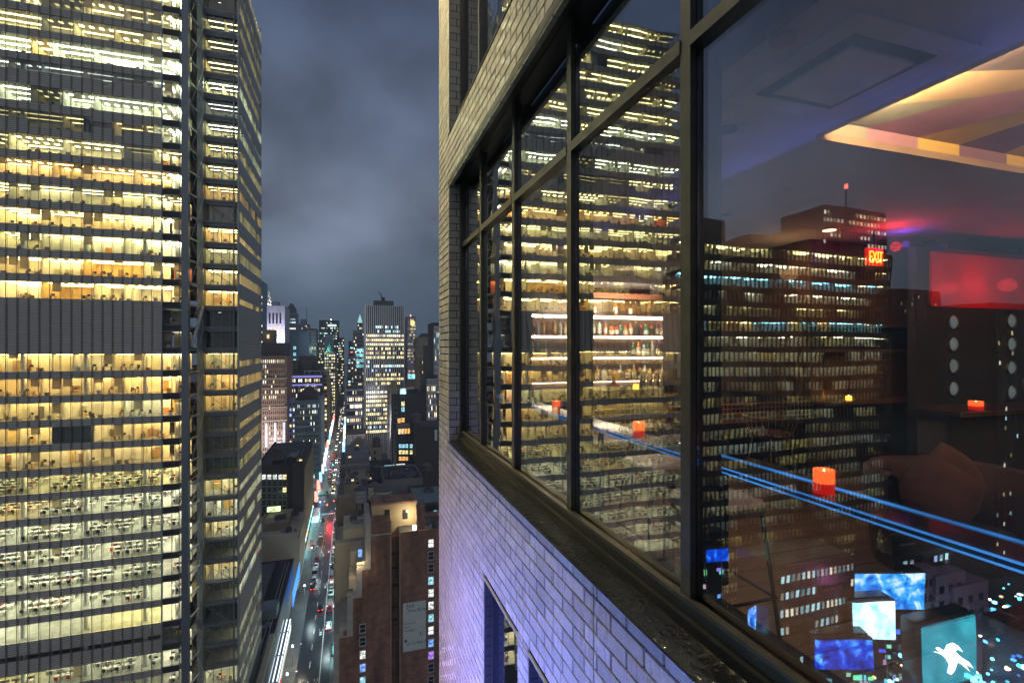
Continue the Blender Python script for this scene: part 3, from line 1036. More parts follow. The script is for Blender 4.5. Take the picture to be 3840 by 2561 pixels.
# ---- far left: the needle-topped skyscraper with a crown of lit arches
c0 = atY(1008, 1170, 1150)
t = thing('spire_skyscraper', 'skyscraper with tapering crown of lit arches and needle, beside the glass tower', 'skyscraper', (c0.x, 1150, 0))
MB().box(c0.x - 13, c0.x + 13, 1137, 1163, 0, c0.z - 8).build('wall', W_tealgrey, t)
zs = c0.z - 8; zt = atY(1010, 1092, 1150).z
M_arch = glow('arch_light', (1, .96, .78), 2.4, sample=False)
nst = 6
for i in range(nst):
    f = i / nst; f2 = (i + 1) / nst
    hw = 11 * (1 - f) ** 1.25 + 1.3; hw2 = 11 * (1 - f2) ** 1.25 + 1.3
    z0 = zs + (zt - zs) * f; z1 = zs + (zt - zs) * f2
    m = MB()
    m.raw([(c0.x - hw, 1150 - hw, z0), (c0.x + hw, 1150 - hw, z0), (c0.x + hw, 1150 + hw, z0), (c0.x - hw, 1150 + hw, z0),
           (c0.x - hw2, 1150 - hw2, z1), (c0.x + hw2, 1150 - hw2, z1), (c0.x + hw2, 1150 + hw2, z1), (c0.x - hw2, 1150 + hw2, z1)],
          [(4, 5, 6, 7), (0, 1, 5, 4), (1, 2, 6, 5), (2, 3, 7, 6), (3, 0, 4, 7)])
    tier = m.build('crown_tier', W_pale, t)
    a = MB()
    n = max(3, 7 - i)
    for q in range(n):      # triangular lights set round each arch
        ang = math.pi * (q + .5) / n
        px = c0.x + math.cos(ang) * hw * .92; pz = z0 + .4 + math.sin(ang) * (z1 - z0) * .75
        w = hw * .22
        a.raw([(px - w, 1150 - hw - .4, pz - w * .8), (px + w, 1150 - hw - .4, pz - w * .8), (px, 1150 - hw - .4, pz + w * 1.5)], [(0, 1, 2)])
    a.build('arch_light', M_arch, tier)
MB().cyl((c0.x, 1150, zt - 1), (c0.x, 1150, zt + 24), .8, .1, n=6).build('needle', W_pale, t)
wn = MB(); fr = MB()
grid(fr, wn, c0.x - 12.5, c0.x + 12.5, 60, zs - 1, 1137, 7, int((zs - 61) / 4), p=.5, pal='cnc', wf=.5, bri=1.2)
wn.build('window', M_win, t)['kind'] = 'stuff'; fr.build('facade_pier', W_teal, t)['kind'] = 'stuff'

building('glass_slab', 'thin teal glass slab just showing beside the office tower', 966, 985, 1056, 700, 40, W_teal, 'building', dict(yb=1300, nx=4, p=.35, pal='cn', pitch=4, wf=.7))


def top500(t, x0, x1, zt, Y):
    w = x1 - x0
    parts_box(t, 'penthouse', x0 + w * .22, x1 - w * .38, Y + 2, Y + 15, zt, zt + 5, W_violet)
    for i in range(4):
        xx = x0 + w * (.1 + .2 * i)
        MB().box(xx, xx + w * .1, Y - .1, Y + .1, zt - 16, zt - 6).build('tall_opening', LW['dark'], t)
    for i in range(4):
        for j in range(2):
            xx = x0 + w * (.1 + .2 * i)
            MB().box(xx, xx + w * .1, Y - .15, Y + .1, zt - 22 - j * 7, zt - 18.5 - j * 7).build('lit_opening', LW['warm'], t)
    lamp('floodlight', 'AREA', ((x0 + x1) / 2, Y - 16, zt - 36), 12000, (.72, .68, 1.0), 10, t, rot=(math.radians(118), 0, 0))


building('floodlit_tower', 'lavender floodlit stone tower top with tall dark openings', 1001, 1068, 1150, 520, 40, W_pale, 'building',
         dict(yb=1300, nx=4, p=.35, pal='wn', top=42), None, top500)


def oct_top(t, x0, x1, zt, Y):
    cx = (x0 + x1) / 2; w = (x1 - x0) / 2
    m = MB(); m.lathe((cx, Y + w, zt), [(w * 1.05, 0), (w * 1.05, 6), (w * .3, 14), (0, 15)], 8)
    m.build('octagonal_roof', W_dark, t)


building('octagonal_tower', 'grey tower with octagonal roof and bright floor bands', 1073, 1110, 1176, 760, 40, W_grey, 'building',
         dict(yb=1400, nx=7, p=.5, pal='nc', pitch=4.2, wf=.75, hf=.45, rows=[.25, .6, .7, .2, .8, .3, .9], run=.6), None, oct_top)


def antenna(t, x0, x1, zt, Y):
    parts_box(t, 'upper_storey', x0 + 6, x1 - 5, Y + 2, Y + 20, zt, zt + 9, W_grey)
    MB().cyl(((x0 + x1) / 2 + 6, Y + 5, zt), ((x0 + x1) / 2 + 6, Y + 5, zt + 30), .5, n=5).build('antenna', M_iron, t)


building('stepped_grey_block', 'hazy grey stepped block with roof antenna behind teal slab', 1112, 1158, 1216, 950, 40, W_grey, 'building',
         dict(yb=1300, nx=8, p=.12, pal='wn'), None, antenna)
building('striped_dark_tower', 'dark tower with fine vertical stripes right of the teal slab', 1150, 1186, 1235, 640, 40, W_dark, 'building',
         dict(yb=1420, nx=9, p=.16, pal='wy', wf=.45, hf=.7, rows=[0, 0, 0, 0, .1, .6, .3, .05, .3, .2]), None, None, None, W_pale)


def cyan_col(t, x0, x1, zt, Y):
    xx = x0 + (x1 - x0) * .26
    for i in range(7):
        z = zt - 14 - i * 6.5
        MB().box(xx - 1.3, xx + 1.3, Y - .1, Y + .15, z - 3.2, z).build('stair_window', LW['cyan'], t)


building('teal_slab_block', 'blank teal slab with one column of cyan stair windows', 1086, 1159, 1248, 560, 30, W_teal, 'building', None, None, cyan_col)


def glass_extra(t, x0, x1, zt, Y):
    MB().box(x1 - 17, x1 - 4, Y - .4, Y - .1, zt - 9, zt - 6).build('roof_sign', glow('cyan_sign', (.5, .95, 1), 1.6, False), t)
    lampx = (x0 + x1) / 2 + 3
    MB().cyl((lampx, Y + 2, zt), (lampx, Y + 2, zt + 3), .8, n=6).build('beacon', glow('beacon_white', (1, .8, .7), 3, False), t)


building('dark_glass_tower', 'dark glass tower with cyan sign at its roof line', 1196, 1271, 1203, 860, 50, W_black, 'building',
         dict(yb=1420, nx=14, p=.18, pal='nyc', pitch=4, wf=.8, hf=.4, rows=[.1, .15, .5, .2, .6, .3, .1, .2, .15, .7, .2, .2, .3]), None, glass_extra)
building('dark_glass_wing', 'lower dark glass wing stepping down towards the street', 1268, 1290, 1268, 830, 40, W_black, 'building',
         dict(yb=1480, nx=5, p=.35, pal='ny', pitch=4, wf=.8, hf=.4), None, None)
building('grey_masonry_block', 'grey masonry block left of the dark glass tower', 1191, 1218, 1270, 800, 40, W_grey, 'building',
         dict(yb=1450, nx=5, p=.3, pal='yn', wf=.5), None, None)
building('pale_blank_block', 'pale blank wall rising in front of the dark glass tower', 1219, 1250, 1256, 760, 20, W_tealgrey, 'building')


def cupola(t, x0, x1, zt, Y):
    cx = (x0 + x1) / 2; w = (x1 - x0) / 2
    m = MB(); m.lathe((cx, Y + w, zt), [(w * .62, 0), (w * .62, 3), (w * .55, 6), (w * .32, 9.5), (w * .12, 12), (0, 15)], 14)
    m.build('dome', mat('green_copper', (.08, .2, .18), .6), t)
    lamp('dome_floodlight', 'POINT', (cx - w, Y - 3, zt + 4), 4000, (.4, 1, .9), .5, t)


building('domed_building', 'slim stone building with a dark green dome and rows of lit windows', 1215, 1259, 1322, 640, 30, W_tan, 'building',
         dict(yb=1560, nx=5, p=.75, pal='yn', pitch=3.7, wf=.6, hf=.5), dict(ny=8, p=.2, pal='yn'), cupola)

# ---- brown setback tower, its lower storeys washed by the street
t, bx0, bx1, bzt = building('brown_setback_tower', 'brown stone setback tower with closely set windows beside the office tower', 940, 1074, 1340, 400, 45, W_brown, 'building',
                            dict(yb=1800, nx=16, p=.18, pal='wnn', pitch=3.6, wf=.45, hf=.6, top=1.0,
                                 rows=[.85, .2, .25, .05, .5, .1, .35, .6, .05, .1, .05, .25, .08, .1, .3, .1, .05, .3, .1, .5, .15, .3, .45, .3], dep=.9))
a = atY(978, 1285, 404); b = atY(1067, 1285, 404)
parts_box(t, 'upper_tier', a.x, b.x, 404, 440, bzt, a.z, W_dark)
a = atY(985, 1236, 408); b = atY(1026, 1236, 408)
parts_box(t, 'penthouse', a.x, b.x, 408, 425, bzt, a.z, W_brown)
MB().box((a.x + b.x) / 2 - .8, (a.x + b.x) / 2 + .8, 407.7, 408, a.z - 6.5, a.z - 3.5).build('penthouse_window', LW['yellow'], t)
for z in (1420, 1457, 1530, 1580):
    p0 = atY(940, z, 400); p1 = atY(1077, z, 400)
    parts_box(t, 'cornice', p0.x, p1.x, 398.6, 400.3, p0.z - .5, p0.z + .5, W_tan)
wz = atY(1000, 1585, 400).z
for i in range(3):
    xx = atY(1000 + i * 33, 1600, 400).x
    MB().box(xx - .8, xx + .8, 398.4, 400, 20, wz).build('pale_pier', W_pale, t)
lamp('pavement_uplight', 'AREA', ((bx0 + bx1) / 2, 374, 20), 15000, (.95, .88, 1.0), 12, t, rot=(math.radians(150), 0, 0), sy=6)

# ---- dark block with violet lit cornices


def violet(t, x0, x1, zt, Y):
    for dz, h in ((0.3, 1.6), (7.2, 1.3)):
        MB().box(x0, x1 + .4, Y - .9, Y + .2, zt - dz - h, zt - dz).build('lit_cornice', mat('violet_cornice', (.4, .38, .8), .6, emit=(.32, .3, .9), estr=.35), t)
    for i in range(6):
        xx = x0 + (x1 - x0) * (i + .02) / 5.9
        MB().box(xx - .5, xx + .5, Y - .6, Y + .1, zt - 22, zt - 8).build('corner_pilaster', W_violet, t)


t, kx0, kx1, kzt = building('violet_cornice_block', 'dark block with two violet lit cornices and a row of large lit windows', 1078, 1206, 1407, 440, 60, W_dark, 'building',
                            dict(yb=1640, nx=14, p=.4, pal='wn', pitch=4.0, wf=.62, hf=.6, rows=[.85, .15, .75, .85, .6, .2, .15, .1, .1, .1], top=2.2),
                            dict(ny=14, p=.1, pal='wn'), violet)
for (xa, xb, ya, dd) in ((1090, 1130, 1352, 12), (1122, 1180, 1335, 16), (1170, 1206, 1366, 10)):
    a = atY(xa, ya, 450); b = atY(xb, ya, 450)
    parts_box(t, 'roof_house', a.x, b.x, 450, 450 + dd, kzt, a.z, W_dark)
a = atY(1141, 1390, 443); b = atY(1203, 1390, 443)
m = MB(); m.box(a.x, b.x, 443, 444, a.z - .6, a.z)
for i in range(4): m.box(a.x + (b.x - a.x) * i / 3 - .2, a.x + (b.x - a.x) * i / 3 + .2, 443, 443.6, kzt, a.z)
m.build('roof_railing', W_pale, t)
# ---- lavender wing below it
building('lavender_wing', 'lavender lit wing with paired windows behind the blue-grey setback block', 1078, 1212, 1497, 415, 20, W_violet, 'building',
         dict(yb=1760, nx=10, p=.28, pal='wnb', pitch=4, wf=.5, hf=.5), dict(ny=5, p=.1, pal='w'))

# ---- blue-grey setback block at the avenue corner


def bluegrey(t, x0, x1, zt, Y):
    w = x1 - x0
    m = MB(); m.box(x0 + w * .08, x1 - w * .12, Y + 3, Y + 16, zt, zt + 5); m.build('roof_house', W_dark, t)
    m = MB(); cx = x0 + w * .52
    m.raw([(cx - 6, Y + 4, zt + 5), (cx + 6, Y + 4, zt + 5), (cx + 6, Y + 14, zt + 5), (cx - 6, Y + 14, zt + 5), (cx, Y + 9, zt + 10)], [(0, 1, 4), (1, 2, 4), (2, 3, 4), (3, 0, 4)])
    m.build('pyramid_roof', W_dark, t)
    for i, q in enumerate((4, 9, 16, 21, 27)):
        parts_box(t, 'ledge', x0 + (.5 if i % 2 else 0), x1 - (w * .35 if i < 3 else 0), Y - .9, Y + .2, zt - q - .25, zt - q + .25, W_pale)


building('blue_grey_setback_block', 'blue-grey setback block with many small windows at the avenue corner', 1104, 1201, 1506, 352, 45, W_tealgrey, 'building',
         dict(yb=1830, nx=16, p=.16, pal='cnw', pitch=3.6, wf=.42, hf=.55, dep=.6, top=1,
              rows=[.3, .35, .05, .05, .05, .1, .1, (.35, 'y'), .05, .25, .05, .05, .12, .05, .1, .12, .2, .35, .5]),
         dict(ny=16, p=.15, pal='cn'), bluegrey)

# ---- street wall further away on both sides
fars = [(-18.5, -60, 480, 520, 70, W_tan), (-18.5, -55, 530, 590, 50, W_grey), (-18.5, -50, 660, 760, 58, W_dark), (-18.5, -60, 770, 900, 75, W_grey), (-18.5, -60, 920, 1150, 60, W_dark)]
for i, (xa, xb, y0, y1, h, w) in enumerate(fars):
    t = thing('street_wall_building', 'masonry building lining the left of the far street, %s going away' % ORD[i], 'building', ((xa + xb) / 2, y0, 0), 'buildings along the far left kerb')
    MB().box(xb, xa, y0, y1, 0, h).build('wall', w, t)
    fr = MB(); wn = MB()
    grid(fr, wn, y0, y1, 6, h - 2, 0, int((y1 - y0) / 3.2), int(h / 3.8), side=(xa, 1), p=.35, pal='wny', wf=.55, bri=1.1)
    grid(fr, wn, xb, xa, 6, h - 2, y0, 10, int(h / 3.8), p=.4, pal='wny', wf=.55)
    fr.build('facade_pier', w, t)['kind'] = 'stuff'; wn.build('window', M_win, t)['kind'] = 'stuff'
farr = [(-2.0, 12, 480, 560, 52, W_grey), (-2.0, 30, 575, 650, 62, W_dark), (-2, 30, 670, 800, 80, W_grey), (-2, 40, 820, 1150, 70, W_dark)]
for i, (xa, xb, y0, y1, h, w) in enumerate(farr):
    t = thing('street_wall_building', 'masonry building lining the right of the far street, %s going away' % ORD[i], 'building', ((xa + xb) / 2, y0, 0), 'buildings along the far right kerb')
    MB().box(xa, xb, y0, y1, 0, h).build('wall', w, t)
    fr = MB(); wn = MB()
    grid(fr, wn, y0, y1, 6, h - 2, 0, int((y1 - y0) / 3.2), int(h / 3.8), side=(xa, -1), p=.35, pal='wny', wf=.55)
    grid(fr, wn, xa, xb, 6, h - 2, y0, 8, int(h / 3.8), p=.4, pal='wnc', wf=.55)
    fr.build('facade_pier', w, t)['kind'] = 'stuff'; wn.build('window', M_win, t)['kind'] = 'stuff'

# ---- right of the street
building('green_spire_tower', 'distant tower with lit green pyramid top left of the striped tower', 1340, 1360, 1212, 1000, 30, W_dark, 'building', dict(yb=1300, nx=3, p=.5, pal='n', pitch=5), None,
         lambda t, x0, x1, zt, Y: MB().raw([(x0, Y, zt), (x1, Y, zt), (x1, Y + 12, zt), (x0, Y + 12, zt), ((x0 + x1) / 2, Y + 6, zt + 18)], [(0, 1, 4), (1, 2, 4), (2, 3, 4), (3, 0, 4)]).build('pyramid_roof', mat('lit_green_roof', (.4, .8, .65), .6, emit=(.5, .95, .8), estr=.5), t))
building('dark_sign_block', 'small dark block with red and green sign lights', 1307, 1330, 1281, 750, 30, W_black, 'building', None, None,
         lambda t, x0, x1, zt, Y: [MB().box(x1 - 6, x1 - 1, Y - .3, Y - .05, zt - q - 2, zt - q).build('sign', g, t) for q, g in ((8, glow('sign_green', (.2, 1, .7), 1.2, False)), (14, glow('sign_red', (1, .15, .15), 1.2, False)))])


def bands(t, x0, x1, zt, Y):
    for i in range(4):
        MB().box(x0 + 3, x1, Y - .25, Y - .02, zt - 22 - i * 5.6, zt - 18.6 - i * 5.6).build('lit_floor', glow('cyan_floor', (.35, .9, 1.0), .9 - .12 * i, False, noise=.6, nscale=.25), t)


building('banded_grey_tower', 'grey stepped tower with four bright cyan floors left of the striped tower', 1324, 1372, 1242, 560, 40, W_grey, 'building',
         dict(yb=1500, nx=8, p=.2, pal='wn', wf=.7, hf=.45), None, bands)


def ribbon(t, x0, x1, zt, Y):
    for i in range(9):
        z = zt - 1.5 - i * 5.6
        MB().box(x0 - .5, x1, Y - .9, Y + .1, z - 1.5, z).build('pale_band', W_violet, t)
    m = MB().box(x0, x1, Y - .6, Y - .1, zt - 46, zt - 44)
    m.build('blue_sign', glow('blue_sign', (.45, .85, 1), 1.5, False, noise=.8, nscale=1.2), t)


building('ribbon_window_block', 'block with pale horizontal bands and ribbon windows beside the striped tower', 1299, 1360, 1452, 440, 12, W_dark, 'building',
         dict(yb=1640, nx=16, p=.5, pal='nw', pitch=5.6, wf=.85, hf=.5, frame=False, rows=[.2, .6, .9, .1, .7, .1, .8, .3, .5]), None, ribbon)
building('low_striped_podium', 'low podium with white vertical fins below the ribbon window block', 1296, 1372, 1622, 415, 20, W_dark, 'building',
         dict(yb=1760, nx=14, p=.1, pal='n', pitch=14, wf=.55, hf=.95, dep=.8), None, None, None, W_white)

# ---- white tower with vertical marble piers
QY = 450
a = atY(1371, 1143, QY); b = atY(1515, 1152, QY); bl = atY(1360, 1140, QY + 12)
t = thing('white_striped_tower', 'tall white tower with vertical marble piers and many lit floors', 'skyscraper', ((a.x + b.x) / 2, QY + 20, 0))
x0, x1, zt = a.x, b.x, (a.z + b.z) / 2
MB().box(x0, x1, QY, QY + 34, 0, zt).build('wall', W_black, t)
NBQ = 20
for i in range(NBQ + 1):
    xx = x0 + (x1 - x0) * i / NBQ
    hw = .32 if 0 < i < NBQ else .55
    MB().box(xx - hw, xx + hw, QY - .9, QY, 0, zt + .5).build('marble_pier', W_white, t)
for i in range(9):
    yy = QY + 1.5 + i * 4
    MB().box(x0 - 1.0, x0, yy - 1.2, yy + 1.2, 0, zt + .5).build('side_pier', W_white, t)
wn = MB()
pitch = 3.78; nz = int((zt - 14) / pitch)
rowspec = {0: 0, 1: 0, 2: 0, 3: 0, 4: 0}
order = [0, 0, 0, 0, (.5, 'nc', 5), (.55, 'nc', 4), (1, 'wn', 0), (1, 'wy', 0), (.98, 'wn', 0), (.75, 'wy', 0), (.8, 'wy', 0), (.85, 'wy', 0), (.15, 'nc', 0), (.95, 'nc', 0), (.2, 'cb', 0), (.75, 'y', 4), (.98, 'wy', 0), (.7, 'yo', 5),
         (.2, 'n', 0), (1, 'n', 0), (.97, 'nw', 0), (1, 'wy', 0), (1, 'wy', 0), (.15, 'n', 0), (.85, 'wy', 0), (.4, 'ny', 0), (.9, 'wy', 0), (.5, 'nb', 0), (1, 'wy', 0), 0, 0, (.15, 'c', 0), 0, 0, (.5, 'n', 0), (.5, 'nw', 0), 0]
for j in range(nz):
    z1 = zt - 2 - j * pitch
    sp = order[j] if j < len(order) else (.2, 'w', 0)
    MB_h = .95
    for i in range(NBQ):
        on = False
        if sp:
            on = rc.random() < sp[0] and sp[2] <= i < NBQ - sp[2] // 2
        xa = x0 + (x1 - x0) * i / NBQ + .32; xb = x0 + (x1 - x0) * (i + 1) / NBQ - .32
        wn.box(xa, xb, QY - .08, QY - .03, z1 - 2.3, z1 - .2, col=wcol(sp[1], 1.05) if on else (0, 0, 0))
wn.build('window', M_win, t)['kind'] = 'stuff'
m = MB().box(x0 + 7, x0 + 24, QY + 5, QY + 20, zt, zt + 5); m.build('roof_plant', W_black, t)
m = MB().cyl((x0 + 15, QY + 6, zt + 4), (x0 + 13, QY + 6, zt + 11), .5, n=6).cyl((x0 + 13, QY + 6, zt + 11), (x0 + 10.5, QY + 6, zt + 12.5), .5, .3, n=6).box(x0 + 13.5, x0 + 16.5, QY + 5, QY + 8, zt + 4.9, zt + 8)
m.build('roof_crane', M_iron, t)
lamp('pier_floodlight', 'AREA', ((x0 + x1) / 2, QY - 110, 40), 26000, (.95, .97, 1.0), 20, t, rot=(math.radians(112), 0, 0))

building('thin_lit_tower', 'slim tower with pinkish vertical piers and small lights right of the striped tower', 1527, 1559, 1190, 700, 30, W_brown, 'building',
         dict(yb=1420, nx=8, p=.3, pal='nwo', pitch=4, wf=.5, hf=.5, rows=[.2, .4, .2, .6, .3, .5, .25]), None,
         lambda t, x0, x1, zt, Y: [MB().box(x1 - 7, x1 - 2, Y - .5, Y - .1, zt - 11, zt - 5).build('gold_sign', glow('gold_sign', (1, .75, .2), 1.3, False), t), MB().cyl((x0 + 5, Y + 3, zt), (x0 + 5, Y + 3, zt + 4), .6, n=6).build('beacon', glow('beacon_red', (1, .25, .15), 3, False), t)], None, W_pale)


def gable(t, x0, x1, zt, Y):
    w = x1 - x0
    m = MB(); m.raw([(x0, Y, zt), (x1, Y, zt), (x1, Y + 14, zt), (x0, Y + 14, zt), (x0 + w * .2, Y + 5, zt + 4), (x1 - w * .1, Y + 5, zt + 4)], [(0, 1, 5, 4), (1, 2, 5), (2, 3, 4, 5), (3, 0, 4)])
    m.build('hipped_roof', W_dark, t)
    parts_box(t, 'cornice', x0 - .5, x1 + .5, Y - .8, Y + .2, zt - 15.6, zt - 14.8, W_pale)


building('brown_hipped_tower', 'brown tower with dark hipped roof and a pale cornice at far right', 1570, 1632, 1268, 420, 30, W_tan, 'building',
         dict(yb=1460, nx=7, p=.12, pal='yo', pitch=4, wf=.35, hf=.45, top=18), None, gable)
for i, (xl, xr, yt, Y, pal) in enumerate(((1603, 1629, 1300, 380, 'nc'), (1625, 1660, 1215, 340, 'nc'), (1598, 1640, 1412, 330, 'wn'))):
    building('finned_block', ['slim grey finned block left of the brick corner', 'tall finned block cut off by the glazed brick corner', 'lower finned block with white fins beside the brick corner'][i],
             xl, xr, yt, Y, 25, W_dark, 'building', dict(yb=1640, nx=7, p=.25, pal=pal, pitch=3.9, wf=.5, hf=.7, dep=.8), None, None, None, W_white)

# ---- dark block with scattered windows, water tank on its roof


def windows_at(t, pts, Y, w=1.5, h=2.0, dep=.12):
    """single windows given by their centre in the photograph and a colour; each has a frame"""
    for px, py, key in pts:
        c = atY(px, py, Y)
        o = MB().box(c.x - w / 2, c.x + w / 2, Y - .06, Y + .1, c.z - h / 2, c.z + h / 2).build('window', LW[key], t)
        f = MB()
        f.box(c.x - w / 2 - .16, c.x + w / 2 + .16, Y - dep, Y, c.z + h / 2, c.z + h / 2 + .2).box(c.x - w / 2 - .16, c.x + w / 2 + .16, Y - dep * 1.3, Y, c.z - h / 2 - .22, c.z - h / 2)
        f.box(c.x - w / 2 - .16, c.x - w / 2, Y - dep, Y, c.z - h / 2, c.z + h / 2).box(c.x + w / 2, c.x + w / 2 + .16, Y - dep, Y, c.z - h / 2, c.z + h / 2)
        f.box(c.x - w / 2, c.x + w / 2, Y - dep, Y, c.z - .06, c.z + .06)
        f.build('window_frame', M_frameg, o)


M_frameg = mat('window_frame_grey', (.38, .42, .44), .6)


def water_tank(label, px, py, Y, r=2.3, h=4.2, legs=3.0, group='rooftop water tanks', pale=False):
    c = atY(px, py, Y)      # foot of the tank's legs
    t = thing('water_tank', label, 'water tank', c, group)
    mt = mat('tank_pale', (.42, .41, .4), .7, scale=2) if pale else M_tank
    for sx in (-1, 1):
        for sy in (-1, 1):
            MB().box(c.x + sx * r * .6 - .12, c.x + sx * r * .6 + .12, c.y + sy * r * .6 - .12, c.y + sy * r * .6 + .12, c.z - .2, c.z + legs).build('leg', M_iron, t)
    MB().box(c.x - r * .8, c.x + r * .8, c.y - r * .8, c.y + r * .8, c.z + legs, c.z + legs + .25).build('platform', M_iron, t)
    m = MB().cyl((c.x, c.y, c.z + legs + .25), (c.x, c.y, c.z + legs + h), r, r * .96, n=20)
    b = m.build('barrel', mt, t)
    hp = MB()
    for q in range(4):
        zz = c.z + legs + .6 + q * (h - .8) / 3
        hp.lathe((c.x, c.y, zz), [(r * .97, -.05), (r * 1.02, -.05), (r * 1.02, .05), (r * .97, .05)], 20)
    hp.build('hoop', M_iron, b)
    MB().lathe((c.x, c.y, c.z + legs + h), [(r * 1.12, -.05), (r * 1.12, .08), (r * .5, r * .42), (.05, r * .72)], 20).build('conical_roof', M_tankroof, t)
    return t


t, x0, x1, zt = building('dark_coloured_window_block', 'dark brick block with a few yellow and cyan windows and roof sign', 1470, 1660, 1480, 330, 40, W_dark, 'building')
windows_at(t, [(1511, 1514, 'yellow'), (1511, 1535, 'cyan'), (1497, 1577, 'orange'), (1511, 1575, 'orange'), (1482, 1577, 'dark'), (1511, 1496, 'dark'), (1482, 1540, 'dark'), (1482, 1515, 'dark'), (1470 + 15, 1556, 'dark'), (1511, 1556, 'dark')], 330, 2.0, 2.8)
a = atY(1500, 1457, 328); b = atY(1522, 1477, 328)
m = MB().box(a.x, b.x, 327, 328, b.z, a.z); sg = m.build('roof_sign', glow('cyan_sign_box', (.55, .95, .95), .8, False, noise=.5, nscale=.4), t)
a = atY(1527, 1459, 331); b = atY(1566, 1459, 331)
parts_box(t, 'roof_house', a.x, b.x, 331, 350, zt, a.z, W_black)
a = atY(1468, 1432, 331); b = atY(1490, 1432, 331)
parts_box(t, 'stair_tower', a.x, b.x, 331, 340, zt - 4, a.z, W_tan)
a = atY(1533, 1405, 345); b = atY(1556, 1420, 345)
parts_box(t, 'lit_roof_box', a.x, b.x, 345, 350, b.z, a.z, glow('teal_box', (.3, .85, .95), .7, False, noise=.6, nscale=.5))
t, x0, x1, zt = building('coloured_window_block', 'brown block with rows of cyan, green and orange windows and glass penthouse', 1487, 1562, 1632, 295, 24, W_dark, 'building')
cols = ['cyan', 'green', 'warm']
pts = []
for j, y in enumerate((1672, 1695, 1719)):
    for i, x in enumerate((1501, 1513, 1525, 1542)):
        pts.append((x, y, ['cyan', 'yellow', 'orange'][j] if not (i == 3 and j == 2) else 'dark'))
for x in (1501, 1513, 1525, 1542): pts.append((x, 1645, 'dark'))
windows_at(t, pts, 295, 1.5, 2.2)
a = atY(1492, 1596, 296); b = atY(1538, 1628, 296)
m = MB().box(a.x, b.x, 296, 304, zt, a.z); ph = m.build('glass_penthouse', W_tan, t)
for i in range(4):
    xa = a.x + (b.x - a.x) * i / 4 + .3; xb = a.x + (b.x - a.x) * (i + 1) / 4 - .2
    MB().box(xa, xb, 295.8, 296, zt + .4, a.z - 2).build('penthouse_pane', LW['orange' if i > 1 else 'warm'], ph)
# blank dark wall further right
t, x0, x1, zt = building('blank_dark_block', 'blank dark brick wall beside the coloured window block', 1562, 1690, 1605, 280, 30, W_dark, 'building')
MB().box(x0 + 10, x0 + 11.4, 279.6, 280, zt - 7, zt - 1).build('wall_lamp', W_white, t)
water_tank('shadowed water tank on the blank dark block', 1560, 1604, 284, 2.6, 4.5, 2.5)

# ---- brown building with gabled roof house on the right kerb
t, x0, x1, zt = building('gabled_brown_building', 'brown corner building with small gabled roof house and lit windows', 1316, 1432, 1686, 275, 25, W_tan, 'building', None, dict(x='l', sg=-1, ny=7, p=.3, pal='wn'))
pts = [(1336, 1719, 'warm'), (1350, 1719, 'white'), (1371, 1718, 'white'), (1384, 1719, 'white'), (1337, 1699, 'red'), (1350, 1699, 'red'), (1371, 1700, 'dark'), (1384, 1700, 'dark'), (1406, 1697, 'dark'), (1406, 1719, 'dark')]
windows_at(t, pts, 275, 1.4, 1.9)
a = atY(1326, 1660, 277); b = atY(1364, 1660, 277)
m = MB(); m.box(a.x, b.x, 277, 285, zt, a.z)
mx = (a.x + b.x) / 2
m.raw([(a.x - .3, 276.8, a.z), (b.x + .3, 276.8, a.z), (mx, 276.8, a.z + 2.2), (a.x - .3, 285, a.z), (b.x + .3, 285, a.z), (mx, 285, a.z + 2.2)], [(0, 1, 2), (0, 2, 5, 3), (1, 4, 5, 2), (3, 5, 4)])
m.build('gabled_roof_house', W_tan, t)
MB().box(mx - .8, mx + .8, 276.8, 277, zt + .5, a.z - 1).build('door', LW['dark'], t)
water_tank('dark water tank on the gabled brown building', 1411, 1684, 280, 2.0, 4.2, 1.5)

# ---- lower roofs between
M_roofgrey = mat('roof_grey', (.10, .105, .11), .85, scale=.4, var=.25)


def lowblock(name, label, xl, xr, yroof, Y, depth, wall, roof=M_roof):
    """low building seen from above: roof deck, parapet walls"""
    a = atY(xl, yroof, Y); b = atY(xr, yroof, Y)
    t = thing(name, label, 'building', ((a.x + b.x) / 2, Y + depth / 2, 0))
    zt = (a.z + b.z) / 2
    MB().box(a.x, b.x, Y, Y + depth, 0, zt - .9).build('wall', wall, t)
    MB().box(a.x + .3, b.x - .3, Y + .3, Y + depth - .3, zt - .9, zt - .85).build('roof_deck', roof, t)
    m = MB().box(a.x, b.x, Y - .02, Y + .35, zt - .9, zt).box(a.x, b.x, Y + depth - .35, Y + depth, zt - .9, zt).box(a.x, a.x + .35, Y + .35, Y + depth - .35, zt - .9, zt).box(b.x - .35, b.x, Y + .35, Y + depth - .35, zt - .9, zt)
    m.build('parapet', wall, t)
    clutter(t, a.x, b.x, Y + 3, Y + depth - 3, zt - .85, 10)
    return t, a.x, b.x, zt


M_duct = mat('galvanised_duct', (.3, .32, .33), .5, .5, scale=2)
rcl = random.Random(88)


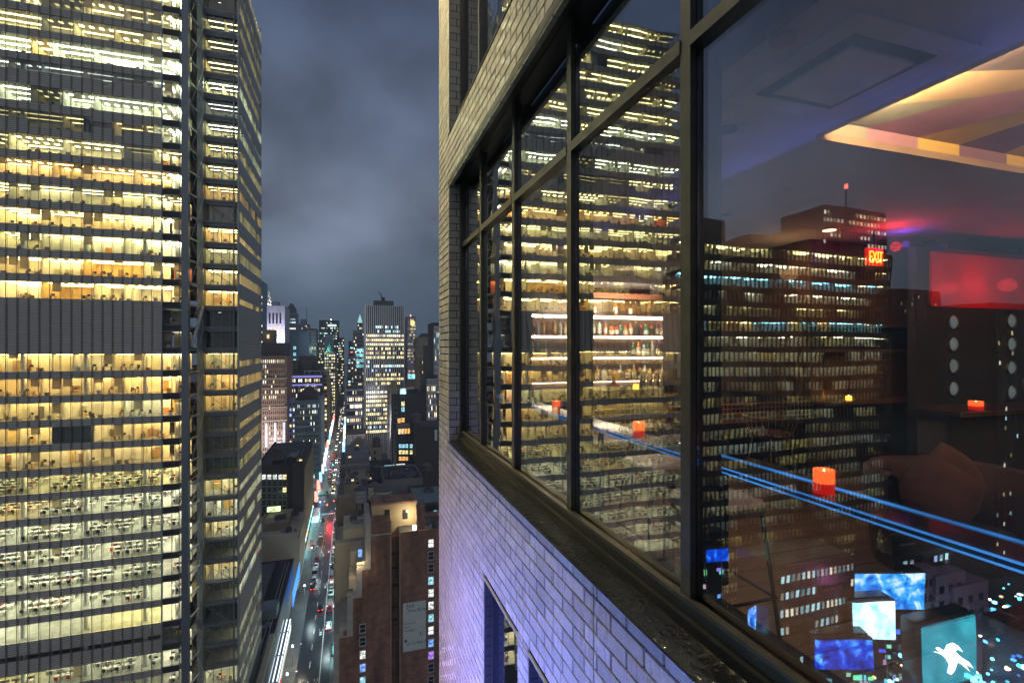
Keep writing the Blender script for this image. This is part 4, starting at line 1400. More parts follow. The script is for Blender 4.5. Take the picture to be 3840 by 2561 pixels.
def clutter(t, x0, x1, y0, y1, z, n=9):
    """what stands on a flat roof: ducts, hoods, vents, pipes, hatches, a bit of railing"""
    for i in range(n):
        x = rcl.uniform(x0 + .8, x1 - .8); y = rcl.uniform(y0 + .8, y1 - .8); q = rcl.random()
        if q < .3:
            w, d, h = rcl.uniform(.8, 2.2), rcl.uniform(.8, 2), rcl.uniform(.6, 1.6)
            u = MB().box(x - w / 2, x + w / 2, y - d / 2, y + d / 2, z, z + h).build('condenser', rcl.choice([M_duct, M_roofgrey]), t)
            MB().cyl((x, y, z + h), (x, y, z + h + .12), min(w, d) * .36, n=12).build('fan', M_iron, u)
        elif q < .5:
            MB().cyl((x, y, z), (x, y, z + rcl.uniform(.6, 1.8)), .16, n=8).cyl((x, y, z + 1.0), (x, y, z + 1.25), .34, .1, n=8).build('vent', M_duct, t)
        elif q < .7:
            L = rcl.uniform(2, 6)
            if rcl.random() < .5: MB().box(x, min(x + L, x1 - .4), y, y + .5, z + .25, z + .7).box(x + .2, x + .35, y + .1, y + .4, z, z + .25).build('duct', M_duct, t)
            else: MB().box(x, x + .5, y, min(y + L, y1 - .4), z + .25, z + .7).box(x + .1, x + .4, y + .2, y + .35, z, z + .25).build('duct', M_duct, t)
        elif q < .85:
            MB().cyl((x, y, z + .2), (min(x + 4, x1 - .4), y + rcl.uniform(-.3, .3), z + .2), .07, n=6).build('pipe', M_duct, t)
        else:
            MB().box(x - .6, x + .6, y - .6, y + .6, z, z + .5).build('skylight', LW[rcl.choice(['dark', 'dark', 'warm'])], t)


def roof_unit(t, px, py, Y, w, d, h, m=None):
    c = atY(px, py, Y)
    u = MB().box(c.x - w / 2, c.x + w / 2, Y, Y + d, c.z, c.z + h).build('roof_unit', m or M_roofgrey, t)
    f = MB()
    f.cyl((c.x, Y + d / 2, c.z + h), (c.x, Y + d / 2, c.z + h + .25), min(w, d) * .36, n=12)
    f.build('fan', M_iron, u)
    return u


t, x0, x1, zt = lowblock('lit_terrace_building', 'dark building with lit glass terrace room on its roof', 1330, 1480, 1770, 245, 26, W_dark)
for i, (xa, xb, ya, yb, g) in enumerate(((1330, 1358, 1751, 1768, ('cyan')), (1366, 1384, 1749, 1768, 'white'), (1443, 1482, 1750, 1782, 'cyan'), (1488, 1520, 1745, 1780, 'white'))):
    a = atY(xa, ya, 247); b = atY(xb, yb, 247)
    MB().box(a.x, b.x, 247, 250, b.z, a.z).build('terrace_room', LW[g], t)
roof_unit(t, 1400, 1768, 250, 5, 4, 2.6)
t, x0, x1, zt = lowblock('arch_roof_building', 'dark building with barrel vaulted roof and blue lit windows', 1300, 1440, 1800, 222, 22, W_dark)
cx = atY(1368, 1830, 224).x
m = MB()
for i in range(10):
    a0 = math.pi * i / 10; a1 = math.pi * (i + 1) / 10
    m.face([(cx + 4.2 * math.cos(a0), 221, zt - 5 + 5.5 * math.sin(a0)), (cx + 4.2 * math.cos(a1), 221, zt - 5 + 5.5 * math.sin(a1)), (cx + 4.2 * math.cos(a1), 235, zt - 5 + 5.5 * math.sin(a1)), (cx + 4.2 * math.cos(a0), 235, zt - 5 + 5.5 * math.sin(a0))])
    m.face([(cx, 221, zt - 5), (cx + 4.2 * math.cos(a0), 221, zt - 5 + 5.5 * math.sin(a0)), (cx + 4.2 * math.cos(a1), 221, zt - 5 + 5.5 * math.sin(a1))])
m.build('barrel_vault', W_black, t)
c = atY(1312, 1858, 221.7); MB().box(c.x - .5, c.x + .5, 221.4, 221.9, c.z - .7, c.z + .7).build('window', LW['blue'], t)
c = atY(1329, 1850, 221.7); MB().box(c.x - .5, c.x + .5, 221.4, 221.9, c.z - 2.2, c.z + 2.0).build('window', LW['orange'], t)
MB().box(x0 + 3, x1 - 5, 221.5, 222.2, zt, zt + .4).build('lit_coping', W_white, t)
t, x0, x1, zt = lowblock('grey_parapet_building', 'windowless dark grey block behind the pale water tanks', 1440, 1585, 1795, 205, 25, W_grey)
roof_unit(t, 1540, 1795, 209, 4, 3, 2.0); roof_unit(t, 1490, 1790, 215, 5, 4, 2.2)
t, x0, x1, zt = lowblock('teal_roof_building', 'low building with pale teal roof at the brick corner', 1560, 1760, 1880, 175, 24, W_dark, mat('teal_roof', (.16, .21, .22), .8, scale=.3))
roof_unit(t, 1610, 1850, 190, 3.5, 3, 1.6); c = atY(1633, 1935, 174.5); MB().box(c.x - .6, c.x + .6, 174.3, 174.9, c.z - 2, c.z + 2).build('window', LW['cyan'], t)
MB().box(x0 + 1, x1, 174.6, 175, zt - 12, zt - 1).build('dark_panel', W_black, t)

# ---- stepped street fronts along the right kerb, between the near brick block and the avenue
steps = [(-3.9, 4.5, 152, 166, 36, W_cream), (-3.9, 6, 166.4, 180, 30, W_grey), (-3.9, 4, 180.4, 196, 41, W_tan), (-3.9, 7, 196.4, 214, 35, W_dark), (-3.9, 7, 214.4, 240, 33, W_tan), (-3.9, 9, 240.4, 274, 38, W_grey)]
for i, (xa, xb, y0, y1, h, w) in enumerate(steps):
    t = thing('kerbside_building', 'narrow building on the right kerb, %s beyond the brick block' % ORD[i], 'building', ((xa + xb) / 2, (y0 + y1) / 2, 0), 'narrow buildings along the right kerb')
    MB().box(xa, xb, y0, y1, 0, h).build('wall', w, t)
    MB().box(xa + 2.2, xb, y0 + .5, y1 - .5, h, h + 3.4).build('setback_storey', w, t)
    MB().box(xa - .25, xa + .3, y0, y1, h, h + .9).box(xa + .3, xb, y0, y0 + .3, h, h + .9).build('parapet', W_conc, t)
    fr = MB(); wn = MB()
    grid(fr, wn, y0 + .4, y1 - .4, 6, h - 1.5, 0, max(3, int((y1 - y0) / 2.6)), int((h - 7) / 3.6), side=(xa, -1), p=.25, pal='wnc', wf=.5, hf=.6, dep=.4)
    fr.build('facade_pier', w, t)['kind'] = 'stuff'; wn.build('window', M_win, t)['kind'] = 'stuff'
    clutter(t, xa + 2.6, xb, y0 + 1, y1 - 1, h + 3.4, 7)
    MB().box((xa + xb) / 2, (xa + xb) / 2 + 2, (y0 + y1) / 2, (y0 + y1) / 2 + 2.5, h + 3.4, h + 5).build('roof_unit', M_roofgrey, t)
water_tank('pale grey water tank with fluted dark cap above the right kerb', 1352, 1908, 172, 2.0, 4.6, 2.0, pale=True)
water_tank('pale round tank with tilted dark cone roof, left of the pair', 1403, 1880, 160, 1.9, 4.4, .6, pale=True)
water_tank('wide pale round tank with low grey cone roof, right of the pair', 1437, 1884, 158, 2.8, 3.6, .6, pale=True)
water_tank('small grey tank on a pole beside the teal roof', 1600, 1790, 208, 1.8, 2.6, 2.4)

# ---- near brick block with the painted sign (faces the lens)
BY = 135.0
PX = [(1250, 2600), (1272, 2390), (1323, 2243), (1358, 2137)]
t = thing('brick_block', 'near red-brown brick block with stepped edge and big white sign', 'building', (12, BY + 8, 0))
xs = [atY(1272, 2400, BY).x, atY(1323, 2300, BY).x, atY(1358, 2200, BY).x, atY(1391, 2100, BY).x]
zst = [atY(1272, 2392, BY).z, atY(1323, 2243, BY).z, atY(1358, 2137, BY).z]
ztop = atY(1500, 2003, BY).z
xR = 34.0
xsl0, xsl1 = atY(1466, 2200, BY).x, atY(1500, 2200, BY).x      # dark slot
ztl = atY(1420, 1960, BY).z
dp = 16.0
body = MB()
body.box(xs[0], xs[1], BY, BY + dp, 0, zst[0]).box(xs[1], xs[2], BY, BY + dp, 0, zst[1]).box(xs[2], xs[3], BY, BY + dp, 0, zst[2]).box(xs[3], xsl0, BY, BY + dp, 0, ztl)
body.box(xsl0, xsl1, BY + 4, BY + dp, 0, ztop - 2).box(xsl1, xR, BY, BY + dp, 0, ztop)
body.build('wall', W_red, t)
xo = [atY(1250, 2450, BY).x, atY(1302, 2330, BY).x, atY(1337, 2200, BY).x, atY(1371, 2080, BY).x]
m = MB()
m.box(xo[0], xs[0], BY - .1, BY + dp, 0, zst[0] + 1.2).box(xs[0], xs[1], BY - .1, BY + dp, zst[0], zst[0] + 2.6)
m.box(xo[1], xs[1], BY - .104, BY + dp, zst[0] + 2.6, zst[1] + 1.2).box(xs[1], xs[2], BY - .1, BY + dp, zst[1], zst[1] + 2.4)
m.box(xo[2], xs[2], BY - .104, BY + dp, zst[1] + 2.4, zst[2] + 1.2).box(xs[2], xs[3], BY - .1, BY + dp, zst[2], zst[2] + 2.4)
m.box(xo[3], xs[3], BY - .104, BY + dp, zst[2] + 2.4, ztl + .8)
m.build('stepped_concrete_edge', W_conc, t)
MB().box(xs[0] + 1.0, xs[0] + 1.9, BY - .14, BY - .05, zst[0] + .1 - 2.4 + 2.6, zst[0] + 1.8).build('brick_patch', W_red, t)
for xx in (xsl0, xsl1):
    MB().box(xx - .12, xx + .12, BY - .05, BY + .2, 0, ztop if xx == xsl1 else ztl).build('slot_edge', W_tan, t)
MB().box(xs[3], xsl0, BY - .12, BY + .1, atY(1430, 2003, BY).z - .15, atY(1430, 2003, BY).z + .15).build('string_course', W_conc, t)
for j, y in enumerate((2095, 2150, 2215, 2300, 2350)):
    z = atY(1480, y, BY).z
    MB().box(xsl0 + .3, xsl1 - .3, BY + 3.2, BY + 4, z - .1, z + .1).build('fire_escape_landing', M_iron, t)
# roof house behind
a = atY(1394, 1897, BY + 6); b = atY(1562, 1897, BY + 6)
rh = MB().box(a.x, b.x, BY + 6, BY + 13, ztl - 6, a.z).build('roof_house', W_tan, t)
MB().box(a.x - .2, b.x + .2, BY + 5.7, BY + 13.2, a.z, a.z + .5).build('coping', W_red, rh)
for px in (1452, 1519):
    c = atY(px, 1928, BY + 6); MB().box(c.x - .7, c.x + .7, BY + 5.9, BY + 6.1, c.z - 1.3, c.z + 1.3).build('window', LW['dark'], rh)
c = atY(1518, 1985, BY + 6); MB().box(c.x - .8, c.x + .8, BY + 5.9, BY + 6.1, c.z - 2, c.z + 1.2).build('door', LW['dark'], rh)
a = atY(1562, 1900, BY + 2); b = atY(1594, 2000, BY + 2)
MB().box(a.x, b.x, BY + 2, BY + 4, b.z - 4, a.z).build('chimney', W_red, t)
c = atY(1554, 1978, BY + 2); MB().cyl((c.x, BY + 2, c.z - .6), (c.x, BY + 2, c.z + .6), .5, n=10).build('roof_lamp', glow('roof_lamp', (1, .97, .85), 2.5), t)
lamp('roof_lamp_light', 'POINT', (c.x - 1, BY + 3, c.z + 2.5), 900, (1, .85, .5), .4, t)
MB().box(xsl1, xR, BY + .05, BY + 12, ztop, ztop + .05).build('roof_deck', M_roof, t)
clutter(t, xsl1 + 6, xR - 6, BY + .8, BY + 5, ztop + .05, 6)
MB().box(xsl1, xR, BY - .06, BY + .3, ztop, ztop + .5).build('parapet', W_red, t)
# window column on the right and another on the left
keys = ['white', 'dark', 'dark', 'cyan', 'white', 'white', 'cyan', 'white', 'blue', 'violet', 'dark', 'dark']
windows_at(t, [(1616, 2036 + 46.6 * i, keys[i]) for i in range(12)], BY, 1.35, 2.0)
windows_at(t, [(1360, 2355 + 49 * i, ['dark', 'dark', 'white', 'blue', 'cyan', 'dark'][i]) for i in range(6)], BY, 1.3, 2.0)
# setback storeys on the street side, with terraces
for i, (y0, y1) in enumerate(((BY + .5, BY + 8), (BY + 8.2, BY + 15.8))):
    xa = xo[2] - .5; xb2 = xs[3]
    st = MB().box(xo[1] + .4 + i * .4, xs[3], y0, y1, zst[1] + 2.4, zst[2] - 2 + i * 4).build('terrace_storey', W_cream, t)
c = atY(1350, 2068, BY + 1.0)
MB().box(c.x - .5, c.x + .5, BY - .2, BY + .3, c.z - .9, c.z + .9).build('terrace_window', LW['blue'], t)
c = atY(1352, 2108, BY); MB().box(c.x - .9, c.x + .9, BY - .25, BY - .1, c.z - .35, c.z + .1).build('terrace_light', glow('terrace_light', (1, .7, .3), 1.4), t)
lamp('terrace_lamp', 'POINT', (xo[1] + 2.5, BY - 1.5, zst[1] + 9), 260, (1, .75, .4), .3, t)
# sign
sgn = thing('wall_sign', 'big pale painted sign with black lettering on the brick block', 'sign', (atY(1550, 2400, BY).x, BY - .1, atY(1550, 2400, BY).z))
a = atY(1511, 2262, BY); b = atY(1597, 2428, BY)
MB().box(a.x, b.x, BY - .14, BY - .02, b.z, a.z).build('board', mat('sign_board', (.5, .56, .55), .7, var=.06, scale=.5), sgn)
M_ink = mat('sign_ink', (.05, .05, .055), .8, var=0)


def text(name, body, loc, size, m, parent, rot=(math.radians(90), 0, 0), align='LEFT', extrude=.004, sx=1.0):
    cu = bpy.data.curves.new(name, 'FONT')
    cu.body = body; cu.size = size; cu.extrude = extrude; cu.align_x = align
    cu.materials.append(m)
    tmp = bpy.data.objects.new('tmp_text', cu); COL.objects.link(tmp)
    me = bpy.data.meshes.new_from_object(tmp)
    bpy.data.objects.remove(tmp)
    o = bpy.data.objects.new(name, me); COL.objects.link(o)
    o.parent = parent; o.location = Vector(loc) - LOC.get(parent.name, Vector((0, 0, 0))); o.rotation_euler = rot
    o.scale = (sx, 1, 1)
    return o


sw_ = b.x - a.x; sh_ = a.z - b.z
for s, fx, fz, sz in (('264', .12, .105, .115), ('West 40 Street', .17, .195, .085), ('Premium', .05, .44, .06), ('Space', .05, .515, .06), ('Available', .05, .59, .06), ('(212) 926-7778', .14, .875, .085)):
    text('lettering', s, (a.x + fx * sw_, BY - .15, a.z - fz * sh_), sz * sh_, M_ink, sgn)
MB().box(a.x + .06 * sw_, a.x + .17 * sw_, BY - .16, BY - .14, a.z - .80 * sh_, a.z - .755 * sh_).build('emblem', M_ink, sgn)
MB().box(a.x + .75 * sw_, a.x + .78 * sw_, BY - .16, BY - .14, a.z - .72 * sh_, a.z - .64 * sh_).build('mark', M_ink, sgn)

# ---- left side, near: dark brick block, cream block, podium
t, x0, x1, zt = building('dark_brick_block', 'dark brown brick block with rooftop water tank left of the street', 960, 1138, 1748, 236, 58, W_dark, 'building')
# side front along the street
fr = MB(); wn = MB()
grid(fr, wn, 236.5, 293, 8, zt - 2, 0, 18, 9, side=(x1, 1), p=.2, pal='wnc', wf=.5, dep=.4)
fr.build('facade_pier', W_tan, t)['kind'] = 'stuff'; wn.build('window', M_win, t)['kind'] = 'stuff'
pts = []
for j in range(6):
    for i, x in enumerate((990, 1010, 1031, 1052, 1067)):
        k = 'dark'
        if j == 0: k = ['white', 'white', 'white', 'white', 'warm'][i]
        if (j, i) == (2, 4): k = 'yellow'
        if (j, i) in ((1, 2), (2, 2)): k = 'dark'
        pts.append((x, 1788 + j * 24, k))
windows_at(t, pts, 236, 1.5, 2.0)
a = atY(1085, 1740, 238); MB().box(a.x, a.x + 1.4, 235.6, 236.1, zt - 20, zt + 4).build('flue', M_iron, t)
a = atY(1075, 1716, 240); b = atY(1114, 1716, 240); parts_box(t, 'roof_house', a.x, b.x, 240, 252, zt, a.z, W_black)
a = atY(1018, 1738, 238); b = atY(1058, 1738, 238); parts_box(t, 'tank_house', a.x, b.x, 240, 247, zt - .2, a.z + 1, W_black)
clutter(t, x0 + 12, x1 - 1, 240, 290, zt, 10)
water_tank('brown water tank with dark cone roof on the dark brick block', 1042, 1742, 242, 2.1, 4.0, 3.0)

t, x0, x1, zt = building('cream_block', 'low cream stucco block with blank wall left of the street', 950, 1118, 2012, 206, 28, W_cream, 'building')
a = atY(990, 1958, 215); b = atY(1085, 1958, 215); parts_box(t, 'upper_storey', a.x, b.x, 213, 230, zt, a.z, W_tan)
roof_unit(t, 1050, 1950, 216, 4, 3, 1.6); roof_unit(t, 1105, 1935, 222, 3, 3, 1.4)
clutter(t, x0 + 8, x1 - .5, 207, 212, zt, 5)
a = atY(1002, 1910, 224); MB().box(a.x, a.x + 5, 223.6, 224, a.z - 1, a.z + 1).build('lit_window', LW['green'], t)
fr = MB(); wn = MB()
grid(fr, wn, 206.5, 233.5, 5, zt - 1, 0, 10, 5, side=(x1, 1), p=.15, pal='wn', wf=.5, dep=.4)
fr.build('facade_pier', W_cream, t)['kind'] = 'stuff'; wn.build('window', M_win, t)['kind'] = 'stuff'
t = thing('podium', 'low dark podium with ribbed roof at the foot of the office tower', 'building', (-26, 170, 0))
MB().box(-45, -19.6, 139, 204, 0, 13).build('wall', W_grey, t)
MB().box(-45, -19.9, 139.3, 203.6, 13, 13.1).build('roof_deck', M_roof, t)
m = MB()
for i in range(22):
    m.box(-33, -25.5, 168 + i * 1.4, 168 + i * 1.4 + .9, 13.1, 14.6)
m.build('ribbed_roof', mat('ribbed_metal', (.16, .18, .19), .5, .4), t)['kind'] = 'stuff'
MB().box(-24.5, -20.2, 160, 166, 13.1, 16).build('roof_house', W_tealgrey, t)
clutter(t, -25, -20.5, 141, 158, 13.1, 8)
for xx in (-21.2, -22.2):
    MB().box(xx, xx + .15, 139.5, 200, 13.1, 13.5).build('roof_rail', M_frameg, t)
MB().box(-20.6, -19.4, 100, 150, 12.6, 14.2).build('pale_ledge', W_cream, t)
# lit canopy over the pavement at the tower's foot
t = thing('lit_canopy', 'long canopy with white light tubes over the left pavement', 'canopy', (-18.5, 130, 0))
MB().box(-20.6, -17.4, 100, 172, 6.0, 6.3).build('deck', M_steel, t)
M_tube = glow('light_tube', (.75, .9, 1.0), 1.6)
for xx in (-19.7, -18.7, -17.7):
    MB().box(xx - .12, xx + .12, 100, 172, 6.32, 6.5).build('light_tube', M_tube, t)
for y in (104, 116, 128, 140, 152, 164):
    MB().box(-20.4, -17.3, y, y + .5, 6.52, 6.7).build('cross_bar', M_frameg, t)
MB().box(-17.55, -17.4, 176, 200, 8, 13).build('blue_fin', mat('blue_lit_fin', (.05, .25, .7), .4, emit=(.03, .25, 1), estr=.8), t)
MB().box(-20.0, -17.5, 100, 172, 3.0, 5.9).build('glazed_front', LW['white'], t)
for i, y in enumerate((112, 121, 130, 139)):
    b_ = tag(MB().box(-17.25, -17.1, y, y + 5, 2.2, 5.2).build('banner', mat('red_banner', (.6, .02, .03), .5, emit=(1, .03, .04), estr=.5), None),
             'red lit banner under the canopy, %s from the bottom edge' % ORD[i], 'banner', 'red banners under the lit canopy')
# ================================================================== the near building: glazed brick facade with the long window
FX = 1.255            # brick face
GX = 1.46             # glass plane
CO = 0.0966           # course height
BL = 0.300            # brick length
Y_END = 7.35          # far corner
Y_J = 6.58            # far jamb of the windows
ZS, ZT = H - 1.246, H + 2.18        # main opening
ZU = H + 2.83                       # sill of the storey above
ZL = H - 2.25                       # head of the storey below
Y_NEAR = 0.25

M_brick = mat('glazed_brick', (.45, .41, .32), .27, var=.07, scale=5, spec=.7, rnd=.17, bump=.06, bscale=30, coat=.15)
M_brickA = mat('glazed_brick_field', (.5, .5, .49), .27, var=.07, scale=5, spec=.7, attr=True, bump=.06, bscale=30, coat=.15)
M_mortar = mat('dark_mortar', (.004, .004, .004), .9, var=.2, scale=20)
M_black = mat('black_window_frame', (.016, .016, .016), .38, .3, var=.1, scale=8)
M_bronze = mat('bronze_window_frame', (.055, .05, .04), .36, .3, var=.18, scale=14)
M_sill = mat('wet_stone_sill', (.007, .0065, .0055), .12, var=.4, scale=4, bump=.55, bscale=22, spec=.7)
M_flash = mat('steel_flashing', (.45, .42, .36), .4, .6)



def weather(mt, lo=.72, hi=1.1):
    """soot and rain streaks running down a wall, in place in the world"""
    nt = mt.node_tree; b = nt.nodes['Principled BSDF']
    src = b.inputs['Base Color'].links[0].from_socket
    g = nt.nodes.new('ShaderNodeNewGeometry'); mp_ = nt.nodes.new('ShaderNodeMapping'); mp_.inputs['Scale'].default_value = (1, 5.5, .8)
    nz = nt.nodes.new('ShaderNodeTexNoise'); nz.inputs['Scale'].default_value = 1.6; nz.inputs['Detail'].default_value = 7; nz.inputs['Roughness'].default_value = .65
    mr = nt.nodes.new('ShaderNodeMapRange'); mr.inputs[1].default_value = .32; mr.inputs[2].default_value = .62; mr.inputs[3].default_value = lo; mr.inputs[4].default_value = hi
    n2 = nt.nodes.new('ShaderNodeTexNoise'); n2.inputs['Scale'].default_value = 70; n2.inputs['Detail'].default_value = 2
    m2 = nt.nodes.new('ShaderNodeMapRange'); m2.inputs[1].default_value = .28; m2.inputs[2].default_value = .36; m2.inputs[3].default_value = .35; m2.inputs[4].default_value = 1.0
    vm = nt.nodes.new('ShaderNodeVectorMath'); vm.operation = 'SCALE'; v2 = nt.nodes.new('ShaderNodeVectorMath'); v2.operation = 'SCALE'
    nt.links.new(g.outputs['Position'], mp_.inputs[0]); nt.links.new(mp_.outputs[0], nz.inputs['Vector']); nt.links.new(nz.outputs[0], mr.inputs[0])
    nt.links.new(g.outputs['Position'], n2.inputs['Vector']); nt.links.new(n2.outputs[0], m2.inputs[0])
    nt.links.new(src, vm.inputs[0]); nt.links.new(mr.outputs[0], vm.inputs['Scale'])
    nt.links.new(vm.outputs[0], v2.inputs[0]); nt.links.new(m2.outputs[0], v2.inputs['Scale'])
    nt.links.new(v2.outputs[0], b.inputs['Base Color'])
    r2 = nt.nodes.new('ShaderNodeMapRange'); r2.inputs[1].default_value = .3; r2.inputs[2].default_value = .7; r2.inputs[3].default_value = .42; r2.inputs[4].default_value = .2
    nt.links.new(nz.outputs[0], r2.inputs[0]); nt.links.new(r2.outputs[0], b.inputs['Roughness'])


weather(M_brick); weather(M_brickA)
near = thing('brick_building', 'near building clad in glazed pale brick, with a long black framed window', 'building', (3, 4, H - 12))

# backing wall, set behind the brick faces, with the openings left free
wall = MB()
X2 = 1.62


def wallbox(y0, y1, z0, z1):
    wall.box(FX + .013, X2, y0, y1, z0, z1)


ZB, ZTOP = H - 7.0, H + 7.0
lowers = [(3.73, 4.75), (2.45, 3.47), (1.17, 2.19)]
wallbox(Y_J, Y_END, ZB, ZTOP)
wallbox(Y_NEAR, Y_J, ZT + .16, ZU); wall.box(FX + .013, FX + .06, Y_NEAR, Y_J, ZT, ZT + .16)
wallbox(Y_NEAR, Y_J, ZL, ZS)
edges = [Y_J] + [v for a, b in lowers for v in (b, a)] + [Y_NEAR]
for i in range(0, len(edges), 2):
    if edges[i] > edges[i + 1]: wallbox(edges[i + 1], edges[i], ZB, ZL)
wall.build('backing_wall', M_mortar, near)
# the far return of the corner
MB().box(FX + .02, 2.25, Y_END - .02, Y_END, ZB, ZTOP).build('return_wall', M_mortar, near)


# bricks
def openings(z):
    ys = [(Y_NEAR, Y_END)]
    if ZS - .02 < z < ZT: ys = [(Y_J, Y_END)]
    elif z > ZU - .01: ys = [(Y_J, Y_END)]
    elif z < ZL:
        ys = []
        hi = Y_END
        for a, b in lowers:
            ys.append((b, hi)); hi = a
        ys.append((Y_NEAR, hi))
    return ys


def proj_area(y, z):
    d = FX * SN + y * CN
    return (FX / (d * math.hypot(FX, y))) / d


bricks = []
n0 = int((ZB - H) / CO) - 1
for j in range(n0, int((ZTOP - H) / CO) + 1):
    z0 = ZS + (j - int(round((ZS - H) / CO))) * CO
    z1 = z0 + CO
    zc = (z0 + z1) / 2
    if zc < ZB or zc > ZTOP: continue
    # courses next to openings start exactly at the sill
    for (ya, yb) in openings(zc):
        off = (j % 2) * BL / 2
        q = int((ya - off) / BL) - 1
        while q * BL + off < yb:
            a = max(ya, q * BL + off); b = min(yb, (q + 1) * BL + off)
            # movement joint
            parts = [(a, b)]
            if a < 2.437 < b: parts = [(a, 2.437), (2.437, b)]
            for (a2, b2) in parts:
                if b2 - a2 > .03:
                    bricks.append((a2 + .0065, b2 - .0065, z0 + .0074, z1 - .0074, zc))
            q += 1


def in_view(y, z):
    d = FX * SN + y * CN
    v = (z - H) / d * FPX
    u = (FX * CN - y * SN) / d * FPX + 1920
    return -1300 < v < 1330 and u < 3900 and d > .2


vis = [b for b in bricks if in_view((b[0] + b[1]) / 2, b[4])]
vis.sort(key=lambda b: -proj_area((b[0] + b[1]) / 2, b[4]))
rb = random.Random(4)


def brick_shape(mb, ya, yb, za, zb, col=None, x=FX, ch=.004, back=.05):
    vs = [(x, ya + ch, za + ch), (x, yb - ch, za + ch), (x, yb - ch, zb - ch), (x, ya + ch, zb - ch),
          (x + ch, ya, za), (x + ch, yb, za), (x + ch, yb, zb), (x + ch, ya, zb), (x + back, ya, za), (x + back, yb, za), (x + back, yb, zb), (x + back, ya, zb)]
    fs = [(0, 3, 2, 1), (0, 1, 5, 4), (1, 2, 6, 5), (2, 3, 7, 6), (3, 0, 4, 7), (4, 5, 9, 8), (5, 6, 10, 9), (6, 7, 11, 10), (7, 4, 8, 11)]
    mb.raw(vs, fs, 0, col)


unit = MB(); brick_shape(unit, -.5, .5, -.5, .5, x=-.02, ch=.012, back=.04)
unit_me = bpy.data.meshes.new('brick'); unit_me.from_pydata(unit.v, [], unit.f); unit_me.materials.append(M_brick)
for (ya, yb, za, zb, zc) in vis[:300]:
    inst('brick', unit_me, near, (FX + .02, (ya + yb) / 2, zc), (1, yb - ya, zb - za), (0, rb.gauss(0, .004), rb.gauss(0, .004)))
field = MB()
for (ya, yb, za, zb, zc) in vis[300:]:
    s = rb.uniform(.33, .47)
    brick_shape(field, ya, yb, za, zb, (s * 1.12, s * 1.02, s * .8), x=FX + rb.uniform(-.0012, .0012), ch=.003)
field.build('brickwork', M_brickA, near)['kind'] = 'stuff'
# bricks turning into the jambs
jam = MB()
for (z0, z1) in ((ZS, ZT), (ZU, ZTOP)):
    z = z0; j = 0
    while z < z1 - .02:
        for xa, xb in (((FX, FX + .10), (FX + .108, FX + .2)) if j % 2 else ((FX, FX + .2),)):
            s = rb.uniform(.34, .45)
            jam.box(xa + .002, xb, Y_J - .005, Y_J + .08, z + .0045, min(z1, z + CO) - .0045, col=(s * 1.12, s * 1.02, s * .8))
        z += CO; j += 1
jam.build('jamb_brick', M_brickA, near)['kind'] = 'stuff'
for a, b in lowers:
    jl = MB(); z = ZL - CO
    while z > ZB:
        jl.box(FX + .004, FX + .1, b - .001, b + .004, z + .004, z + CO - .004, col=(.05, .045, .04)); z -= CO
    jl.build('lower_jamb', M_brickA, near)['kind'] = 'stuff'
# flashing above the lower windows
MB().box(FX - .006, FX + .05, Y_NEAR, 6.25, ZL - .012, ZL + .004).build('flashing', M_flash, near)
MB().box(FX - .004, FX + .1, Y_NEAR, Y_J + .05, ZU - .01, ZU + .012).build('flashing', M_black, near)

# ---- the sill: a wet dark slab sloping outwards
sm = MB()
ny, nx = 90, 7
r = random.Random(2)
vs = []
for i in range(ny + 1):
    y = Y_NEAR + (Y_J - Y_NEAR) * i / ny
    for k in range(nx + 1):
        x = FX - .022 + (GX - .04 - FX + .022) * k / nx
        z = ZS + .004 + .035 * k / nx + (r.gauss(0, .0016) if 0 < k < nx else 0)
        if k == 0: z -= .004
        vs.append((x, y, z))
fs = []
for i in range(ny):
    for k in range(nx):
        a = i * (nx + 1) + k
        fs.append((a, a + 1, a + nx + 2, a + nx + 1))
sm.raw(vs, fs)
sm.box(FX - .022, FX - .0215, Y_NEAR, Y_J, ZS - .012, ZS)
sill = sm.build('window_sill', M_sill, near, smooth=True)

# ---- window frame
MUL = [5.54, 4.336, 3.119, 1.878, 0.62]
ZB0, ZB1 = ZS + .03, ZS + .13
ZTR = H + 1.353
fr = MB(); fr.box(GX - .06, GX + .12, Y_NEAR, Y_J, ZB0, ZB1); fr.box(GX - .085, GX - .06, Y_NEAR, Y_J, ZB0, ZB0 + .05)
win = near
fr.build('bottom_rail', M_black, win)
MB().box(GX - .058, GX - .02, Y_NEAR, Y_J, ZB1, ZB1 + .018).build('glazing_bead', M_bronze, win)
MB().box(GX - .06, GX + .12, Y_NEAR, Y_J, ZT + .04, ZT + .16).build('top_rail', M_black, win)
MB().box(FX + .06, GX - .06, Y_NEAR, Y_J, ZT + .05, ZT + .1).build('soffit', M_black, win)
MB().box(FX - .003, FX + .06, Y_NEAR, Y_J + .05, ZT - .02, ZT + .03).build('lintel', M_black, win)
MB().box(GX - .06, GX + .12, Y_J - .1, Y_J - .01, ZB1, ZT + .04).build('end_stile', M_black, win)
for i, y in enumerate(MUL):
    w = .034
    MB().box(GX - .04, GX - .012, y - w, y + w, ZB1, ZT + .04).build('mullion', M_bronze, win)
    MB().box(GX - .012, GX + .13, y - w * .9, y + w * .9, ZB1, ZT + .04).build('mullion_back', M_black, win)
ys = [Y_J - .1] + MUL + [Y_NEAR - .3]
M_gl = glass('window_glass', (.92, .945, .955), 4.2, wav=.0016, wscale=1.7, base=.045, dirt=.012)
M_gl2 = glass('upper_window_glass', (.70, .75, .80), 4.2, wav=.002, wscale=1.4, base=.07, dirt=.012)
